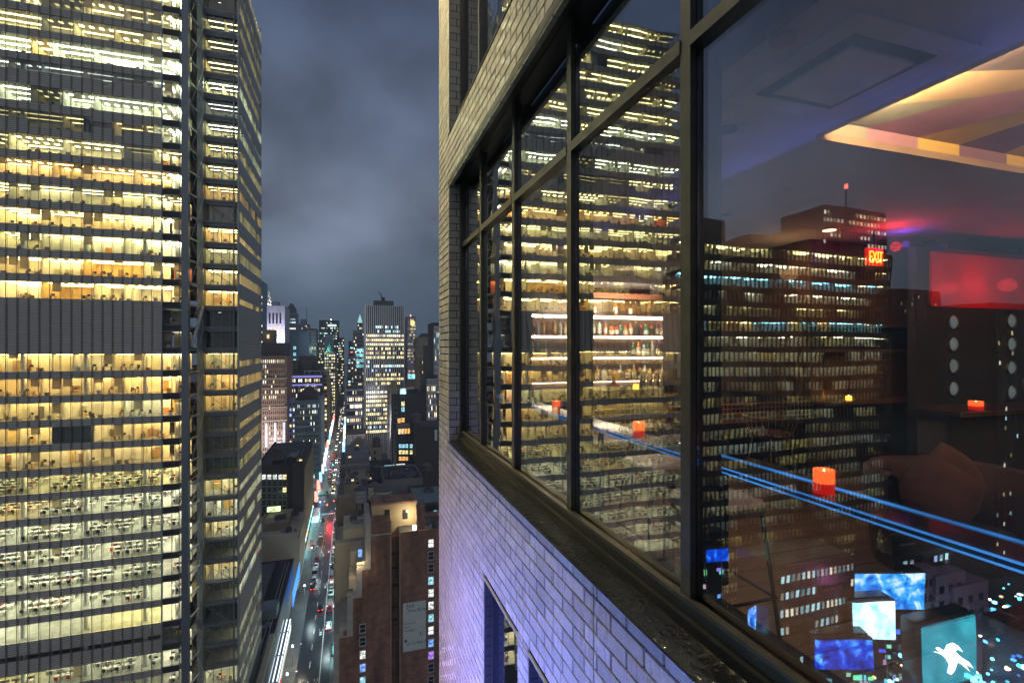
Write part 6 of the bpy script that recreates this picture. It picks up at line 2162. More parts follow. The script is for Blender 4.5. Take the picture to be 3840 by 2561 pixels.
# ---- wire counter stools
def wire_stool(label, x, y):
    t = thing('wire_stool', label, 'stool', (x, y, ZF), 'wire back counter stools')
    z = ZF + .70
    MB().lathe((x, y, z), [(0, -.03), (.15, -.025), (.22, 0), (.2, .03), (.1, .05), (0, .055)], 20).build('seat_pad', M_leather, t, smooth=True)
    for i in range(11):
        a = math.radians(200 + i * 14 - 70 + 20)
        p0 = (x + .2 * math.cos(a), y + .2 * math.sin(a), z)
        p1 = (x + .27 * math.cos(a), y + .27 * math.sin(a), z + .2)
        MB().cyl(p0, p1, .004, n=5).build('wire', M_brass, t)
    MB().tube([(x + .27 * math.cos(math.radians(150 + i * 14)), y + .27 * math.sin(math.radians(150 + i * 14)), z + .2) for i in range(11)], .006).build('top_wire', M_brass, t)
    for sx in (-1, 1):
        for sy in (-1, 1):
            MB().cyl((x + sx * .2, y + sy * .2, ZF), (x + sx * .12, y + sy * .12, z - .02), .008, n=6).build('leg', M_brass, t)
    MB().tube([(x - .18, y - .18, ZF + .25), (x + .18, y - .18, ZF + .25), (x + .18, y + .18, ZF + .25), (x - .18, y + .18, ZF + .25), (x - .18, y - .18, ZF + .25)], .006).build('foot_rail', M_brass, t)


wire_stool('wire back stool with round pad below the walnut panels', 4.15, 4.1)
wire_stool('wire back stool half hidden by the thick mullion', 3.05, 4.1)
wire_stool('wire back stool at the left end of the wire screen', 2.55, 5.3)

# ---- armchair and cushions
ax, ay = 3.62, 2.14
t = thing('barrel_armchair', 'dark barrel armchair holding two brown cushions', 'armchair', (ax, ay, ZF))
MB().lathe((ax, ay, ZF), [(.0, .12), (.3, .12), (.34, .2), (.35, .42), (.3, .46), (0, .46)], 24).build('seat', M_plum, t, smooth=True)
MB().lathe((ax, ay, ZF), [(.34, .2), (.42, .22), (.46, .6), (.47, .8), (.44, .83), (.40, .8), (.35, .45)], 24, a0=math.radians(-70), a1=math.radians(170)).build('backrest', M_leather, t, smooth=True)
for a in range(4):
    an = math.radians(45 + 90 * a)
    MB().cyl((ax + .25 * math.cos(an), ay + .25 * math.sin(an), ZF), (ax + .22 * math.cos(an), ay + .22 * math.sin(an), ZF + .14), .015, n=6).build('leg', M_black, t)


def cushion(label, c, s, rot):
    m = MB(); n = 16; vs = []; fs = []
    for i in range(n + 1):
        for j in range(n + 1):
            u = -1 + 2 * i / n; v = -1 + 2 * j / n
            pin = 1 - .16 * (u * u * v * v) ** .5 - .08 * (abs(u) ** 4 + abs(v) ** 4) * (1 - (u * v) ** 2)
            h = (max(0, 1 - abs(u) ** 2.4) * max(0, 1 - abs(v) ** 2.4)) ** .55
            wr = .05 * math.sin(9 * u + 3 * v) * h * (1 - h)
            vs.append((u * s[0] * (pin + .08), v * s[1] * (pin + .08), s[2] * (h + wr)))
    for k in range((n + 1) ** 2): vs.append((vs[k][0], vs[k][1], -vs[k][2]))
    q = (n + 1) ** 2
    for i in range(n):
        for j in range(n):
            a = i * (n + 1) + j
            fs.append((a, a + n + 1, a + n + 2, a + 1)); fs.append((q + a, q + a + 1, q + a + n + 2, q + a + n + 1))
    m.raw(vs, fs)
    o = m.build('cushion', M_cush, None, smooth=True)
    o.location = c; o.rotation_euler = rot
    tag(o, label, 'cushion', 'brown cushions in the armchair')


cushion('brown cushion leaning on the left of the armchair', (ax - .16, ay - .02, ZF + .70), (.2, .2, .11), (math.radians(74), math.radians(28), math.radians(-42)))
cushion('brown cushion standing on its corner on the right of the armchair', (ax + .16, ay + .1, ZF + .72), (.21, .21, .11), (math.radians(70), math.radians(44), math.radians(-14)))

# ---- dark wall with round mirrors, red niche and exit sign
pw = thing('mirror_wall', 'dark wall with eight round mirrors below a red lit panel', 'wall panel', (8.4, 4.2, ZF))
WY = 4.2
MB().box(6.45, 11, WY, WY + .1, ZF, ZC - .16).build('panel', M_darkw, pw)
M_mir = mat('mirror_glow', (.3, .34, .35), .05, .5, var=.3, scale=9, emit=(.55, .68, .7), estr=.10)  # mirrors with a faint glow put in for what they reflect


def _dome(self, name, m, parent, p, wy):
    n = 28; R = [(.085, .0), (.075, .012), (.058, .022), (.035, .029), (.0, .032)]
    vs = []; fs = []
    for rr, d in R[:-1]:
        for k in range(n):
            a_ = 2 * math.pi * k / n
            vs.append((p.x + rr * math.cos(a_), wy - .012 - d, p.z + rr * math.sin(a_)))
    vs.append((p.x, wy - .044, p.z))
    for q in range(3):
        for k in range(n):
            j = (k + 1) % n
            fs.append((q * n + k, q * n + j, q * n + n + j, q * n + n + k))
    for k in range(n): fs.append((3 * n + k, 3 * n + (k + 1) % n, 4 * n))
    self.raw(vs, fs)
    return self.build(name, m, parent, smooth=True)


MB.build_dome = _dome
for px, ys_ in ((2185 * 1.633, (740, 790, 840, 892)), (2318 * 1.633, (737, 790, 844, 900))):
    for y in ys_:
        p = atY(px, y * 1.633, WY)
        o = MB().build_dome('round_mirror', M_mir, pw, p, WY)
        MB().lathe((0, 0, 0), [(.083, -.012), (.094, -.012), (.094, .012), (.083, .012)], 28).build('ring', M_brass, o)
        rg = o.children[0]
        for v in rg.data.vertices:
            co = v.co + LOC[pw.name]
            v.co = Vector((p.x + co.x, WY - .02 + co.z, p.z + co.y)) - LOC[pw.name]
a = atY(2133 * 1.633, 575 * 1.633, WY); b = atY(2351 * 1.633, 712 * 1.633, WY)
MB().box(a.x, b.x + .6, WY - .03, WY - .005, b.z, ZC - .22).build('red_panel', mat('red_lacquer', (.7, .015, .02), .35), pw)
MB().box(a.x, b.x + .6, WY - .2, WY - .03, ZC - .22, ZC - .16).build('light_box', M_black, pw)
rlx = atY(2245 * 1.633, 660 * 1.633, WY)
lamp('red_spot', 'POINT', (rlx.x - .1, WY - .36, rlx.z + .02), 2.2, (1, .03, .03), .08, pw)
MB().box(b.x - .02, b.x, WY - .035, WY - .03, b.z, ZC - .22).build('panel_trim', M_frameg, pw)
ct = thing('gold_edged_counter', 'dark counter with gold edge below the round mirrors', 'counter', (6.5, 3.4, ZF))
MB().box(5.6, 9, 3.25, 3.75, H - .67, H - .625).build('top', M_plum, ct)
MB().box(5.6, 9, 3.235, 3.25, H - .67, H - .625).build('gold_edge', M_brass, ct)
MB().box(5.7, 9, 3.4, 3.7, ZF, H - .67).build('front', M_darkw, ct)

p = atY(2007 * 1.633, 590 * 1.633, 4.3)
ex = thing('exit_sign', 'red glowing exit sign hanging below the ceiling', 'sign', (p.x, p.y, p.z))
tilt = math.radians(8)
eb = MB().rbox((p.x, p.y, p.z), (.27, .04, .20), rz=math.radians(4)).build('box', mat('exit_red', (.6, .02, .01), .4, emit=(1, .02, .01), estr=.45), ex)
MB().cyl((p.x, p.y, p.z + .1), (p.x, p.y, ZC), .012, n=6).build('hanger', M_black, ex)
rzz = math.radians(4)
off = Vector((0, -.024, 0)); off.rotate(Matrix.Rotation(rzz, 3, 'Z'))
text('lettering', 'EXIT', (p.x + off.x, p.y + off.y, p.z - .075), .2, glow('exit_letters', (1, .40, .03), 2.0), ex, rot=(math.radians(90), 0, rzz), align='CENTER', sx=.6)
lamp('exit_glow', 'POINT', (p.x - .05, p.y - .25, p.z + .1), 3.5, (1, .02, .03), .06, ex)
lamp('violet_glow', 'POINT', (p.x + .35, p.y - .1, p.z + .18), .8, (.3, .05, 1), .04, ex)

l = lamp('shelf_front_light', 'AREA', (5.4, 9.0, H + 1.0), 40, (1, .8, .55), 1.6, bar, sy=.2)  # added front fill that brightens the bottles
aim(l, (5.4, 9.0, H + 1.0), (5.4, 10.1, H + .1))
# added fill spots for floor, stool and armchair, not tied to the fittings
lamp('fill_spot', 'SPOT', (2.7, 4.2, ZC - .02), 46, (1, .72, .5), .1, ceil_o, spot=84, blend=.8)
lamp('fill_spot', 'SPOT', (3.6, 4.6, ZC - .02), 26, (1, .7, .45), .1, ceil_o, spot=80, blend=.8)
lamp('fill_spot', 'SPOT', (2.2, 2.5, ZC - .02), 60, (1, .78, .6), .1, ceil_o, spot=56, blend=.8)
lamp('fill_spot', 'SPOT', (3.7, 2.3, ZC - .02), 7, (1, .6, .42), .1, ceil_o, spot=60, blend=.9)
lamp('bar_downlight', 'AREA', (4.6, 7.6, ZC - .02), 4, (1, .62, .3), .4, ceil_o)
# ================================================================== street life
M_tyre = mat('tyre', (.02, .02, .02), .8, var=0)
M_cglass = mat('car_glass', (.015, .018, .02), .08, var=0)
M_head = glow('headlight', (1, .97, .85), 9, False)
M_tail = glow('tail_light', (1, .05, .03), 4, False)
M_tailoff = mat('tail_lens', (.3, .01, .01), .3, var=0)
M_headoff = mat('head_lens', (.5, .5, .5), .2, var=0)
CARC = {'white': mat('white_car_paint', (.72, .74, .74), .25, var=0, coat=.6), 'black': mat('black_car_paint', (.015, .015, .018), .2, var=0, coat=.6), 'silver': mat('silver_car_paint', (.4, .42, .44), .25, .5, var=0, coat=.6),
        'yellow': mat('yellow_cab_paint', (.75, .42, .03), .3, var=0, coat=.6), 'red': mat('red_car_paint', (.4, .03, .03), .25, var=0, coat=.6), 'dark grey': mat('grey_car_paint', (.08, .085, .09), .25, .3, var=0, coat=.6)}


def car_parts(kind):
    """local: the front points to +y"""
    L, W = (4.6, 1.85) if kind != 'van' else (5.6, 2.0)
    hb = .78 if kind != 'van' else 1.0
    ht = 1.45 if kind == 'sedan' else (1.75 if kind == 'suv' else 2.4)

    def loft(secs):
        m = MB(); vs = []; fs = []
        for y, w, z0, z1 in secs:
            vs += [(-w, y, z0), (w, y, z0), (w * 1.0, y, z1 * .75 + z0 * .25), (w * .9, y, z1), (-w * .9, y, z1), (-w, y, z1 * .75 + z0 * .25)]
        n = len(secs)
        for i in range(n - 1):
            for k in range(6):
                j = (k + 1) % 6
                fs.append((i * 6 + k, i * 6 + j, i * 6 + 6 + j, i * 6 + 6 + k))
        fs.append((0, 1, 2, 3, 4, 5)); fs.append(tuple((n - 1) * 6 + k for k in (5, 4, 3, 2, 1, 0)))
        m.raw(vs, fs); return m
    h = W / 2
    body = loft([(-L / 2, h * .86, .3, hb * .9), (-L / 2 + .25, h, .22, hb), (-L * .15, h, .2, hb + .05), (L * .2, h, .2, hb + .02), (L / 2 - .35, h * .97, .22, hb - .08), (L / 2, h * .82, .3, hb - .25)])
    if kind == 'sedan':
        cab = loft([(-L * .36, h * .82, hb - .02, hb + .05), (-L * .2, h * .8, hb - .02, ht), (L * .06, h * .8, hb - .02, ht), (L * .24, h * .84, hb - .02, hb + .05)])
        roof = MB().box(-h * .66, h * .66, -L * .19, L * .05, ht - .01, ht + .03)
    elif kind == 'suv':
        cab = loft([(-L * .47, h * .84, hb - .02, hb + .2), (-L * .42, h * .82, hb - .02, ht), (L * .08, h * .82, hb - .02, ht), (L * .26, h * .86, hb - .02, hb + .05)])
        roof = MB().box(-h * .68, h * .68, -L * .41, L * .07, ht - .01, ht + .035)
    else:
        cab = loft([(-L * .49, h * .95, hb - .02, ht), (L * .2, h * .95, hb - .02, ht), (L * .36, h * .9, hb - .02, hb + .25)])
        roof = MB().box(-h * .8, h * .8, -L * .48, L * .19, ht - .01, ht + .03)
    return body, cab, roof, L, W, hb


CARM = {}
for kd in ('sedan', 'suv', 'van'):
    b, c, rf, L, W, hb = car_parts(kd)

    def me(mb, nm):
        x = bpy.data.meshes.new(nm); x.from_pydata(mb.v, [], mb.f); return x
    wh = MB().cyl((-.1, 0, 0), (.1, 0, 0), .33, n=14)
    CARM[kd] = dict(body=me(b, 'car_body'), cab=me(c, 'car_cabin'), roof=me(rf, 'car_roof'), L=L, W=W, hb=hb)
wheel_me = bpy.data.meshes.new('wheel'); _w = MB().cyl((-.1, 0, 0), (.1, 0, 0), .33, n=14); wheel_me.from_pydata(_w.v, [], _w.f); wheel_me.materials.append(M_tyre)
lightbox = {}
for nm, m_ in (('head', M_head), ('tail', M_tail), ('tailoff', M_tailoff), ('headoff', M_headoff)):
    x = bpy.data.meshes.new(nm + '_lens'); _w = MB().box(-.2, .2, -.06, .06, -.09, .09); x.from_pydata(_w.v, [], _w.f); x.materials.append(m_); lightbox[nm] = x
CPM = {}


def painted(kd, part, cn):
    key = (kd, part, cn)
    if key not in CPM:
        m = CARM[kd][part].copy(); m.materials.append(CARC[cn] if part != 'cab' else M_cglass); CPM[key] = m
    return CPM[key]


def car(label, kd, cn, x, y, facing, lights, group):
    t = thing('parked_car' if not lights else 'car', label, 'car' if kd != 'van' else 'van', (x, y, 0), group)
    t.rotation_euler = (0, 0, 0 if facing > 0 else math.pi)
    S = CARM[kd]

    def part(nm, m, loc=(0, 0, 0)):
        o = bpy.data.objects.new(nm, m); COL.objects.link(o); o.parent = t; o.location = loc; return o
    bd = part('body', painted(kd, 'body', cn))
    part('cabin_glass', painted(kd, 'cab', cn)); part('roof', painted(kd, 'roof', cn))
    h = S['W'] / 2; L = S['L']
    for sx in (-1, 1):
        for sy in (-L * .3, L * .31):
            part('wheel', wheel_me, (sx * (h - .08), sy, .33))
    for sx in (-1, 1):
        part('headlight', lightbox['head' if 'h' in lights else 'headoff'], (sx * h * .62, L / 2 - .02, S['hb'] - .34))
        part('tail_light', lightbox['tail' if 't' in lights else 'tailoff'], (sx * h * .66, -L / 2 + .02, S['hb'] - .2))


rs = random.Random(31)
cn_seq = ['white', 'white', 'black', 'silver', 'white', 'dark grey', 'red', 'white', 'black', 'silver', 'yellow', 'white']
kd_seq = ['sedan', 'suv', 'sedan', 'suv', 'van', 'sedan', 'suv']
i = 0
y = 176.0
n = 0
while y < 292:
    cn = cn_seq[(i * 5 + 1) % 12]; kd = kd_seq[i % 7]
    car('%s %s parked at the right kerb, %s from the near end' % (cn, kd if kd != 'suv' else 'high car', ORD[n]), kd, cn, -6.55, y, 1, '' if i % 4 else 't', 'cars parked at the right kerb')
    n += 1; i += 1
    y += 6.6 + (rs.random() < .2) * 5
n = 0
for y in (206, 212.5, 219, 226, 233, 262, 284):
    cn = cn_seq[(i * 7) % 12]; kd = kd_seq[(i + 2) % 7]
    car('%s %s parked at the left kerb, %s from the near end' % (cn, kd if kd != 'suv' else 'high car', ORD[n]), kd, cn, -13.3, y, 1, 't' if n in (0, 3) else '', 'cars parked at the left kerb')
    n += 1; i += 1
car('dark car driving away with tail lights on in the middle lane', 'sedan', 'black', -9.6, 189, 1, 't', 'cars driving on the street')
car('white car crossing the avenue junction', 'sedan', 'white', -9.4, 296, 1, 't', 'cars driving on the street')
n = 0
y = 338
while y < 470:
    for x, f, li in ((-6.6, 1, ''), (-13.2, 1, ''), (-9.9, -1, 'h')):
        if rs.random() < .62:
            cn = rs.choice(['white', 'yellow', 'black', 'silver', 'white']); kd = rs.choice(['sedan', 'suv', 'van'])
            if n < 30:
                car('%s %s beyond the avenue, %s going away' % (cn, kd if kd != 'suv' else 'high car', ORD[n]), kd, cn, x + rs.uniform(-.3, .3), y + rs.uniform(-1, 1), f, li or rs.choice(['', 't', 'h']), 'traffic beyond the avenue')
                n += 1
    y += 8
n = 0
y = 480
while y < 900 and n < 29:
    for x, f in ((-8.5, -1), (-11.5, -1)):
        if rs.random() < .7 and n < 29:
            car('far car with headlights on, %s along the distant street' % ORD[n], 'sedan', rs.choice(['white', 'yellow', 'black']), x, y, f, 'h', 'distant traffic'); n += 1
    y += 18


# ---- street lamps
def street_lamp(label, x, y, sx, h, col, power, arm=2.2):
    t = thing('street_lamp', label, 'street lamp', (x, y, 0), 'street lamps along the kerbs')
    MB().cyl((x, y, 0), (x, y, h), .11, .07, n=8).build('pole', M_steel, t)
    MB().cyl((x, y, h - .3), (x + sx * arm, y, h + .4), .05, .04, n=6).build('arm', M_steel, t)
    MB().box(x + sx * arm - .35, x + sx * arm + .35, y - .16, y + .16, h + .34, h + .5).build('lamp_head', M_steelL, t)
    g = glow('lamp_glow', col, 12)
    MB().box(x + sx * arm - .28, x + sx * arm + .28, y - .13, y + .13, h + .31, h + .34).build('lens', g, t)
    MB().cyl((x, y, h - .25), (x, y, h + .25), .28, .22, n=10).build('globe', glow('globe_glow', (.35, .55, 1.0), 7, False), t)
    lamp('lamp_light', 'SPOT', (x + sx * arm, y, h + .25), power, col, .2, t, rot=(0, 0, 0), spot=150, blend=.6)


for i, y in enumerate((118, 131, 144, 157)):
    street_lamp('low street lamp with blue globe on the left pavement, %s from the bottom edge' % ORD[i], -15.6, y, 1, 6.0, (1, .85, .62), 900)
for i, y in enumerate((172, 205, 240, 275, 345, 385, 430)):
    street_lamp('street lamp at the right kerb, %s going away' % ORD[i], -4.7, y, -1, 8.5, (.75, .97, 1.0), 1500)
for i, y in enumerate((190, 225, 258, 290, 365, 410)):
    street_lamp('tall street lamp at the left kerb, %s going away' % ORD[i], -15.0, y, 1, 8.5, (.75, .97, 1.0), 1500)


# ---- traffic signals
def signal(label, x, y, sx, red):
    t = thing('traffic_signal', label, 'traffic light', (x, y, 0), 'traffic signals at the avenue')
    MB().cyl((x, y, 0), (x, y, 6), .1, n=8).build('pole', M_steel, t)
    MB().cyl((x, y, 5.8), (x + sx * 3.5, y, 6.2), .07, n=6).build('arm', M_steel, t)
    MB().box(x + sx * 3.5 - .2, x + sx * 3.5 + .2, y - .2, y + .2, 5.4, 6.6).build('housing', mat('signal_yellow', (.4, .28, .02), .5), t)
    MB().cyl((x + sx * 3.5, y - .26, 6.3 if red else 5.7), (x + sx * 3.5, y - .2, 6.3 if red else 5.7), .15, n=10).build('lit_lens', glow('signal_red' if red else 'signal_green', (1, .05, .03) if red else (.1, 1, .7), 25), t)


signal('red traffic signal on the left side of the avenue', -15, 292, 1, True)
signal('red traffic signal on the right side of the avenue', -4.8, 298, -1, True)
signal('green traffic signal beyond the avenue', -15, 392, 1, False)
lamp('signal_spill', 'AREA', (-10.2, 292, 7), 380, (1, .02, .03), 2.0, bpy.data.objects['traffic_signal'], rot=(math.radians(-62), 0, 0))

# ---- shop fronts: lit boxes at the foot of the buildings
pal = [((.35, 1, .95), 'turquoise'), ((.7, .95, 1), 'pale blue'), ((1, .95, .85), 'white'), ((1, .7, .35), 'amber'), ((.15, .4, 1), 'blue'), ((1, .2, .15), 'red'), ((1, .35, .75), 'pink')]


def shop(x, sg, y0, y1, ci, label, group, k=1.0):
    t = thing('shop_front', label, 'shop front', (x, (y0 + y1) / 2, 0), group)
    c = pal[ci][0]
    MB().box(x, x + sg * .25, y0, y1, .3, 3.6).build('lit_glass', glow('shop_glow', c, 3.6 * k, True, noise=.6, nscale=.7), t)
    MB().box(x, x + sg * 1.1, y0, y1, 3.7, 4.1).build('awning', mat('awning', (.08, .1, .12), .7), t)
    MB().box(x, x + sg * .5, y0 + .5, y1 - .5, 4.15, 5.2).build('sign_band', glow('sign_glow', c, 1.3 * k, False, noise=.7, nscale=1.2), t)
    n = max(2, int((y1 - y0) / 2.2))
    m = MB()
    for i in range(n + 1):
        yy = y0 + (y1 - y0) * i / n
        m.box(x, x + sg * .3, yy - .07, yy + .07, .14, 3.7)
    m.build('shop_frame', M_iron, t)


seq = [0, 1, 2, 0, 1, 3, 0, 2, 1, 4, 0, 5, 2, 0]
i = 0
y = 152
while y < 296:
    w = rs.uniform(5, 10)
    shop(-4.05, -1, y, min(297, y + w - .6), seq[i % 14], '%s lit shop front on the right pavement, %s from the near end' % (pal[seq[i % 14]][1], ORD[i]), 'shop fronts on the right pavement', .8)
    y += w; i += 1
seq2 = [3, 2, 5, 4, 0, 1, 3, 0, 0, 1, 0, 2]
i = 0
y = 207
while y < 296:
    w = rs.uniform(5, 10)
    shop(-19.3, 1, y, min(297, y + w - .6), seq2[i % 12], '%s lit shop front on the left pavement, %s from the near end' % (pal[seq2[i % 12]][1], ORD[i]), 'shop fronts on the left pavement', .9)
    y += w; i += 1
i = 0
for y in range(336, 640, 13):
    for sg, x in ((1, -19.0), (-1, -2.4)):
        ci = rs.randrange(7)
        if i < 30:
            shop(x, sg, y, y + 11, ci, '%s shop front beyond the avenue, %s going away' % (pal[ci][1], ORD[i]), 'shop fronts beyond the avenue', 1.4)
        i += 1
# upright neon signs over the far pavement
i = 0
for y in range(300, 640, 22):
    for x in (-17.6, -4.6):
        ci = rs.randrange(7)
        t = thing('blade_sign', '%s blade sign over the far pavement, %s going away' % (pal[ci][1], ORD[min(i, 29)]), 'sign', (x, y, 5), 'blade signs along the far street')
        hgt = rs.uniform(3, 7)
        MB().box(x - .9, x + .9, y - .12, y + .12, 6, 6 + hgt).build('face', glow('blade_glow', pal[ci][0], 2.2, False, noise=.7, nscale=.8), t)
        MB().box(x - 1.0, x + 1.0, y + .13, y + .3, 5.9, 6.1 + hgt).build('casing', M_iron, t)
        i += 1
# bright pavement works and kiosk near the avenue, left
t = thing('kiosk', 'brightly lit turquoise kiosk at the near left corner of the avenue', 'kiosk', (-17.5, 290, 0))
MB().box(-18.8, -15.6, 283, 297, 0, 3.2).build('body', glow('kiosk_glow', (.3, .95, 1), 2.2, True, noise=.5, nscale=.6), t)
MB().box(-19.0, -15.3, 282.6, 297.3, 3.2, 3.5).build('roof', W_pale, t)
# orange work barriers beside the lane that the red light colours
for i in range(9):
    x, y = -11.75 + (i % 2) * .05, 238 + i * 6
    t = thing('work_barrier', 'orange and white road barrier beside the red-lit lane, %s going away' % ORD[i], 'barrier', (x, y, 0), 'road work barriers')
    MB().box(x - .06, x + .06, y, y + 4.6, .5, 1.0).build('board', mat('barrier_orange', (.8, .22, .04), .5, emit=(1, .25, .05), estr=.25), t)
    MB().box(x - .2, x + .2, y + .3, y + .5, 0, .9).box(x - .2, x + .2, y + 4.0, y + 4.2, 0, .9).build('foot', M_iron, t)
# a white box truck at the left kerb
t = thing('box_truck', 'white box truck with red door standing at the left kerb', 'truck', (-15.8, 246, 0))
MB().box(-17.0, -14.8, 243, 248.5, .7, 3.4).build('box', CARC['white'], t)
MB().box(-16.9, -14.9, 248.6, 250.4, .6, 2.6).build('cab', CARC['red'], t)
MB().box(-16.8, -15.0, 242.9, 243, 1.0, 3.2).build('rear_door', CARC['red'], t)
for sx in (-16.8, -15.0):
    for y in (244, 249.3):
        MB().cyl((sx - .12, y, .45), (sx + .12, y, .45), .45, n=12).build('wheel', M_tyre, t)
# ================================================================== the side of town that only shows mirrored in the window


def atYm(px, py, Y):
    d = ray(px, py); t = Y / d.y
    return Vector((2 * GX - d.x * t, Y, H + d.z * t))


DS = 1.6333
# long dark office block across the side street
RY0 = 112.0
zr = atYm(1860 * DS, 575 * DS, RY0).z
t = thing('mirrored_office_block', 'long dark office block with rows of pale lit windows, mirrored in the near pane', 'building', (-120, RY0 + 15, 0))
rt = random.Random(140)
inter = MB(); strips = MB(); desks = MB(); shades = MB(); colm = MB(); slab = MB(); ceil = MB()
XA, XB = -157.5, -81.0
rk = random.Random(6)
KB, KT = -21, 6
sky_cols = [COOL, WHT, COOL, GRN, YEL, WHT]
for k in range(KB, KT + 1):
    z = H + k * FL
    cyan_floor = k in (4, 1)
    spec = ((.25, .75, 1.0) if cyan_floor else rk.choice(sky_cols), .95 if cyan_floor else rk.choice([.25, .45, .6, .75]), rk.uniform(2.6, 5.0), 5, '')
    rooms(XA, XB, RY0 + .3, k, spec)
    slab.box(XA, XB, RY0 + .3, RY0 + 8, z - (FL - CEILH) + .06, z)
    MB().box(XA, XB, RY0, RY0 + .28, z - (FL - CEILH) - .05, z + .4).build('spandrel', W_black, t)
slab.box(XA, XB, RY0 + 8, RY0 + 30, 0, zr)
slab.build('floor_slab', M_core, t)['kind'] = 'stuff'
inter.build('interior_wall', M_int, t)['kind'] = 'stuff'
desks.build('office_furniture', M_int, t)['kind'] = 'stuff'
shades.build('roller_shade', M_shade, t)['kind'] = 'stuff'
strips.build('strip_light', M_strip, t)['kind'] = 'stuff'
colm.build('round_column', W_pale, t)['kind'] = 'stuff'
for q in range(52):
    x = XA + q * BAY
    MB().box(x - .12, x + .12, RY0 - .12, RY0 + .2, 0, zr).build('mullion', W_black, t)
MB().box(XA, XB, RY0 + .29, RY0 + .30, H + KB * FL, zr).build('glazing', M_pane, t)
zr2 = H + (KT + 1) * FL
MB().box(XA, XB, RY0, RY0 + 30, zr2 - 1.1, zr2).build('roof_slab', W_black, t)
zr = zr2
rc = random.Random(14)
for i in range(4):
    MB().box(-150 + i * 17, -142 + i * 17, RY0 + 5, RY0 + 15, zr, zr + 4 + i % 2 * 3).build('roof_house', W_black, t)
# lower block in front with warm and white windows
t = thing('mirrored_tower', 'distant tower with bright roof storey and red beacon, mirrored above the long block', 'building', (-300, 240, 0))
a = atYm(1888 * DS, 470 * DS, 230); b = atYm(2030 * DS, 470 * DS, 230)
MB().box(b.x, a.x, 230, 262, 0, a.z).build('wall', W_black, t)
wn = MB(); fr = MB()
grid(fr, wn, b.x, a.x, a.z - 50, a.z - 2, 230, 18, 11, p=.25, pal='nw', wf=.7, hf=.5, rows=[.8, .7, .2, .25, .2, .2, .1], run=.7)
fr.build('facade_pier', W_black, t)['kind'] = 'stuff'; wn.build('window', M_win, t)['kind'] = 'stuff'
c = atYm(1957 * DS, 430 * DS, 232)
MB().cyl((c.x, 236, a.z), (c.x, 236, c.z), .6, .3, n=6).build('mast', M_iron, t)
MB().cyl((c.x, 236, c.z), (c.x, 236, c.z + 2.5), 1.0, n=8).build('beacon', glow('mast_beacon', (1, .1, .08), 6, False), t)
for i, (xa, xb, ya, Yd, p) in enumerate(((2050, 2160, 660, 190, .12), (2150, 2300, 735, 160, .16), (2280, 2470, 690, 130, .12))):
    a = atYm(xa * DS, ya * DS, Yd); b = atYm(xb * DS, ya * DS, Yd)
    t = thing('mirrored_block', 'dark block with scattered lights mirrored at right, %s from the long block' % ORD[i], 'building', ((a.x + b.x) / 2, Yd, 0), 'blocks mirrored at the right')
    MB().box(b.x, a.x, Yd, Yd + 24, 0, a.z).build('wall', W_black, t)
    wn = MB(); fr = MB()
    grid(fr, wn, b.x, a.x, 4, a.z - 2, Yd, 14, int(a.z / 4), p=p, pal='nwcy', wf=.4, hf=.4)
    fr.build('facade_pier', W_black, t)['kind'] = 'stuff'; wn.build('window', M_win, t)['kind'] = 'stuff'
# low roofs
t = thing('mirrored_low_block', 'low flat block with lit clerestory below the long block', 'building', (-95, 95, 0))
a = atYm(1790 * DS, 1300 * DS, 92); b = atYm(1960 * DS, 1300 * DS, 92)
MB().box(b.x, a.x, 92, 106, 0, a.z).build('wall', W_black, t)
wn = MB(); fr = MB()
grid(fr, wn, b.x, a.x, 4, a.z - 1, 92, 16, max(3, int(a.z / 4.4)), p=.55, pal='nc', wf=.8, hf=.45, rows=[.8, .2, .8, .7, .3], run=.6)
fr.build('facade_pier', W_black, t)['kind'] = 'stuff'; wn.build('window', M_win, t)['kind'] = 'stuff'


def screen_material(name, ca, cb, cc, st, sc, tile=0.0):
    """a running LED picture: blurred shapes, brighter streaks and rows of lettering-like blocks"""
    mt = bpy.data.materials.new(name); mt.use_nodes = True
    nt = mt.node_tree; nt.nodes.clear()
    o = nt.nodes.new('ShaderNodeOutputMaterial'); em = nt.nodes.new('ShaderNodeEmission'); em.inputs[1].default_value = st
    t_ = nt.nodes.new('ShaderNodeTexCoord'); nz = nt.nodes.new('ShaderNodeTexNoise'); nz.inputs['Scale'].default_value = sc; nz.inputs['Detail'].default_value = 6; nz.inputs['Distortion'].default_value = .5
    nz.inputs['Roughness'].default_value = .62
    rp_ = nt.nodes.new('ShaderNodeValToRGB'); e_ = rp_.color_ramp.elements
    e_[0].position = .36; e_[1].position = .68
    e_[0].color = (*ca, 1); e_[1].color = (*cc, 1)
    q = e_.new(.52); q.color = (*cb, 1)
    nt.links.new(t_.outputs['Object'], nz.inputs[0]); nt.links.new(nz.outputs[0], rp_.inputs[0])
    src = rp_.outputs[0]
    if tile:
        vo = nt.nodes.new('ShaderNodeTexVoronoi'); vo.inputs['Scale'].default_value = tile; vo.feature = 'F1'; vo.distance = 'CHEBYCHEV'
        nt.links.new(t_.outputs['Object'], vo.inputs['Vector'])
        mx = nt.nodes.new('ShaderNodeMix'); mx.data_type = 'RGBA'; mx.blend_type = 'MULTIPLY'; mx.inputs[0].default_value = .75
        nt.links.new(src, mx.inputs[6]); nt.links.new(vo.outputs['Color'], mx.inputs[7]); src = mx.outputs[2]
    nt.links.new(src, em.inputs[0]); nt.links.new(em.outputs[0], o.inputs[0])
    return mt


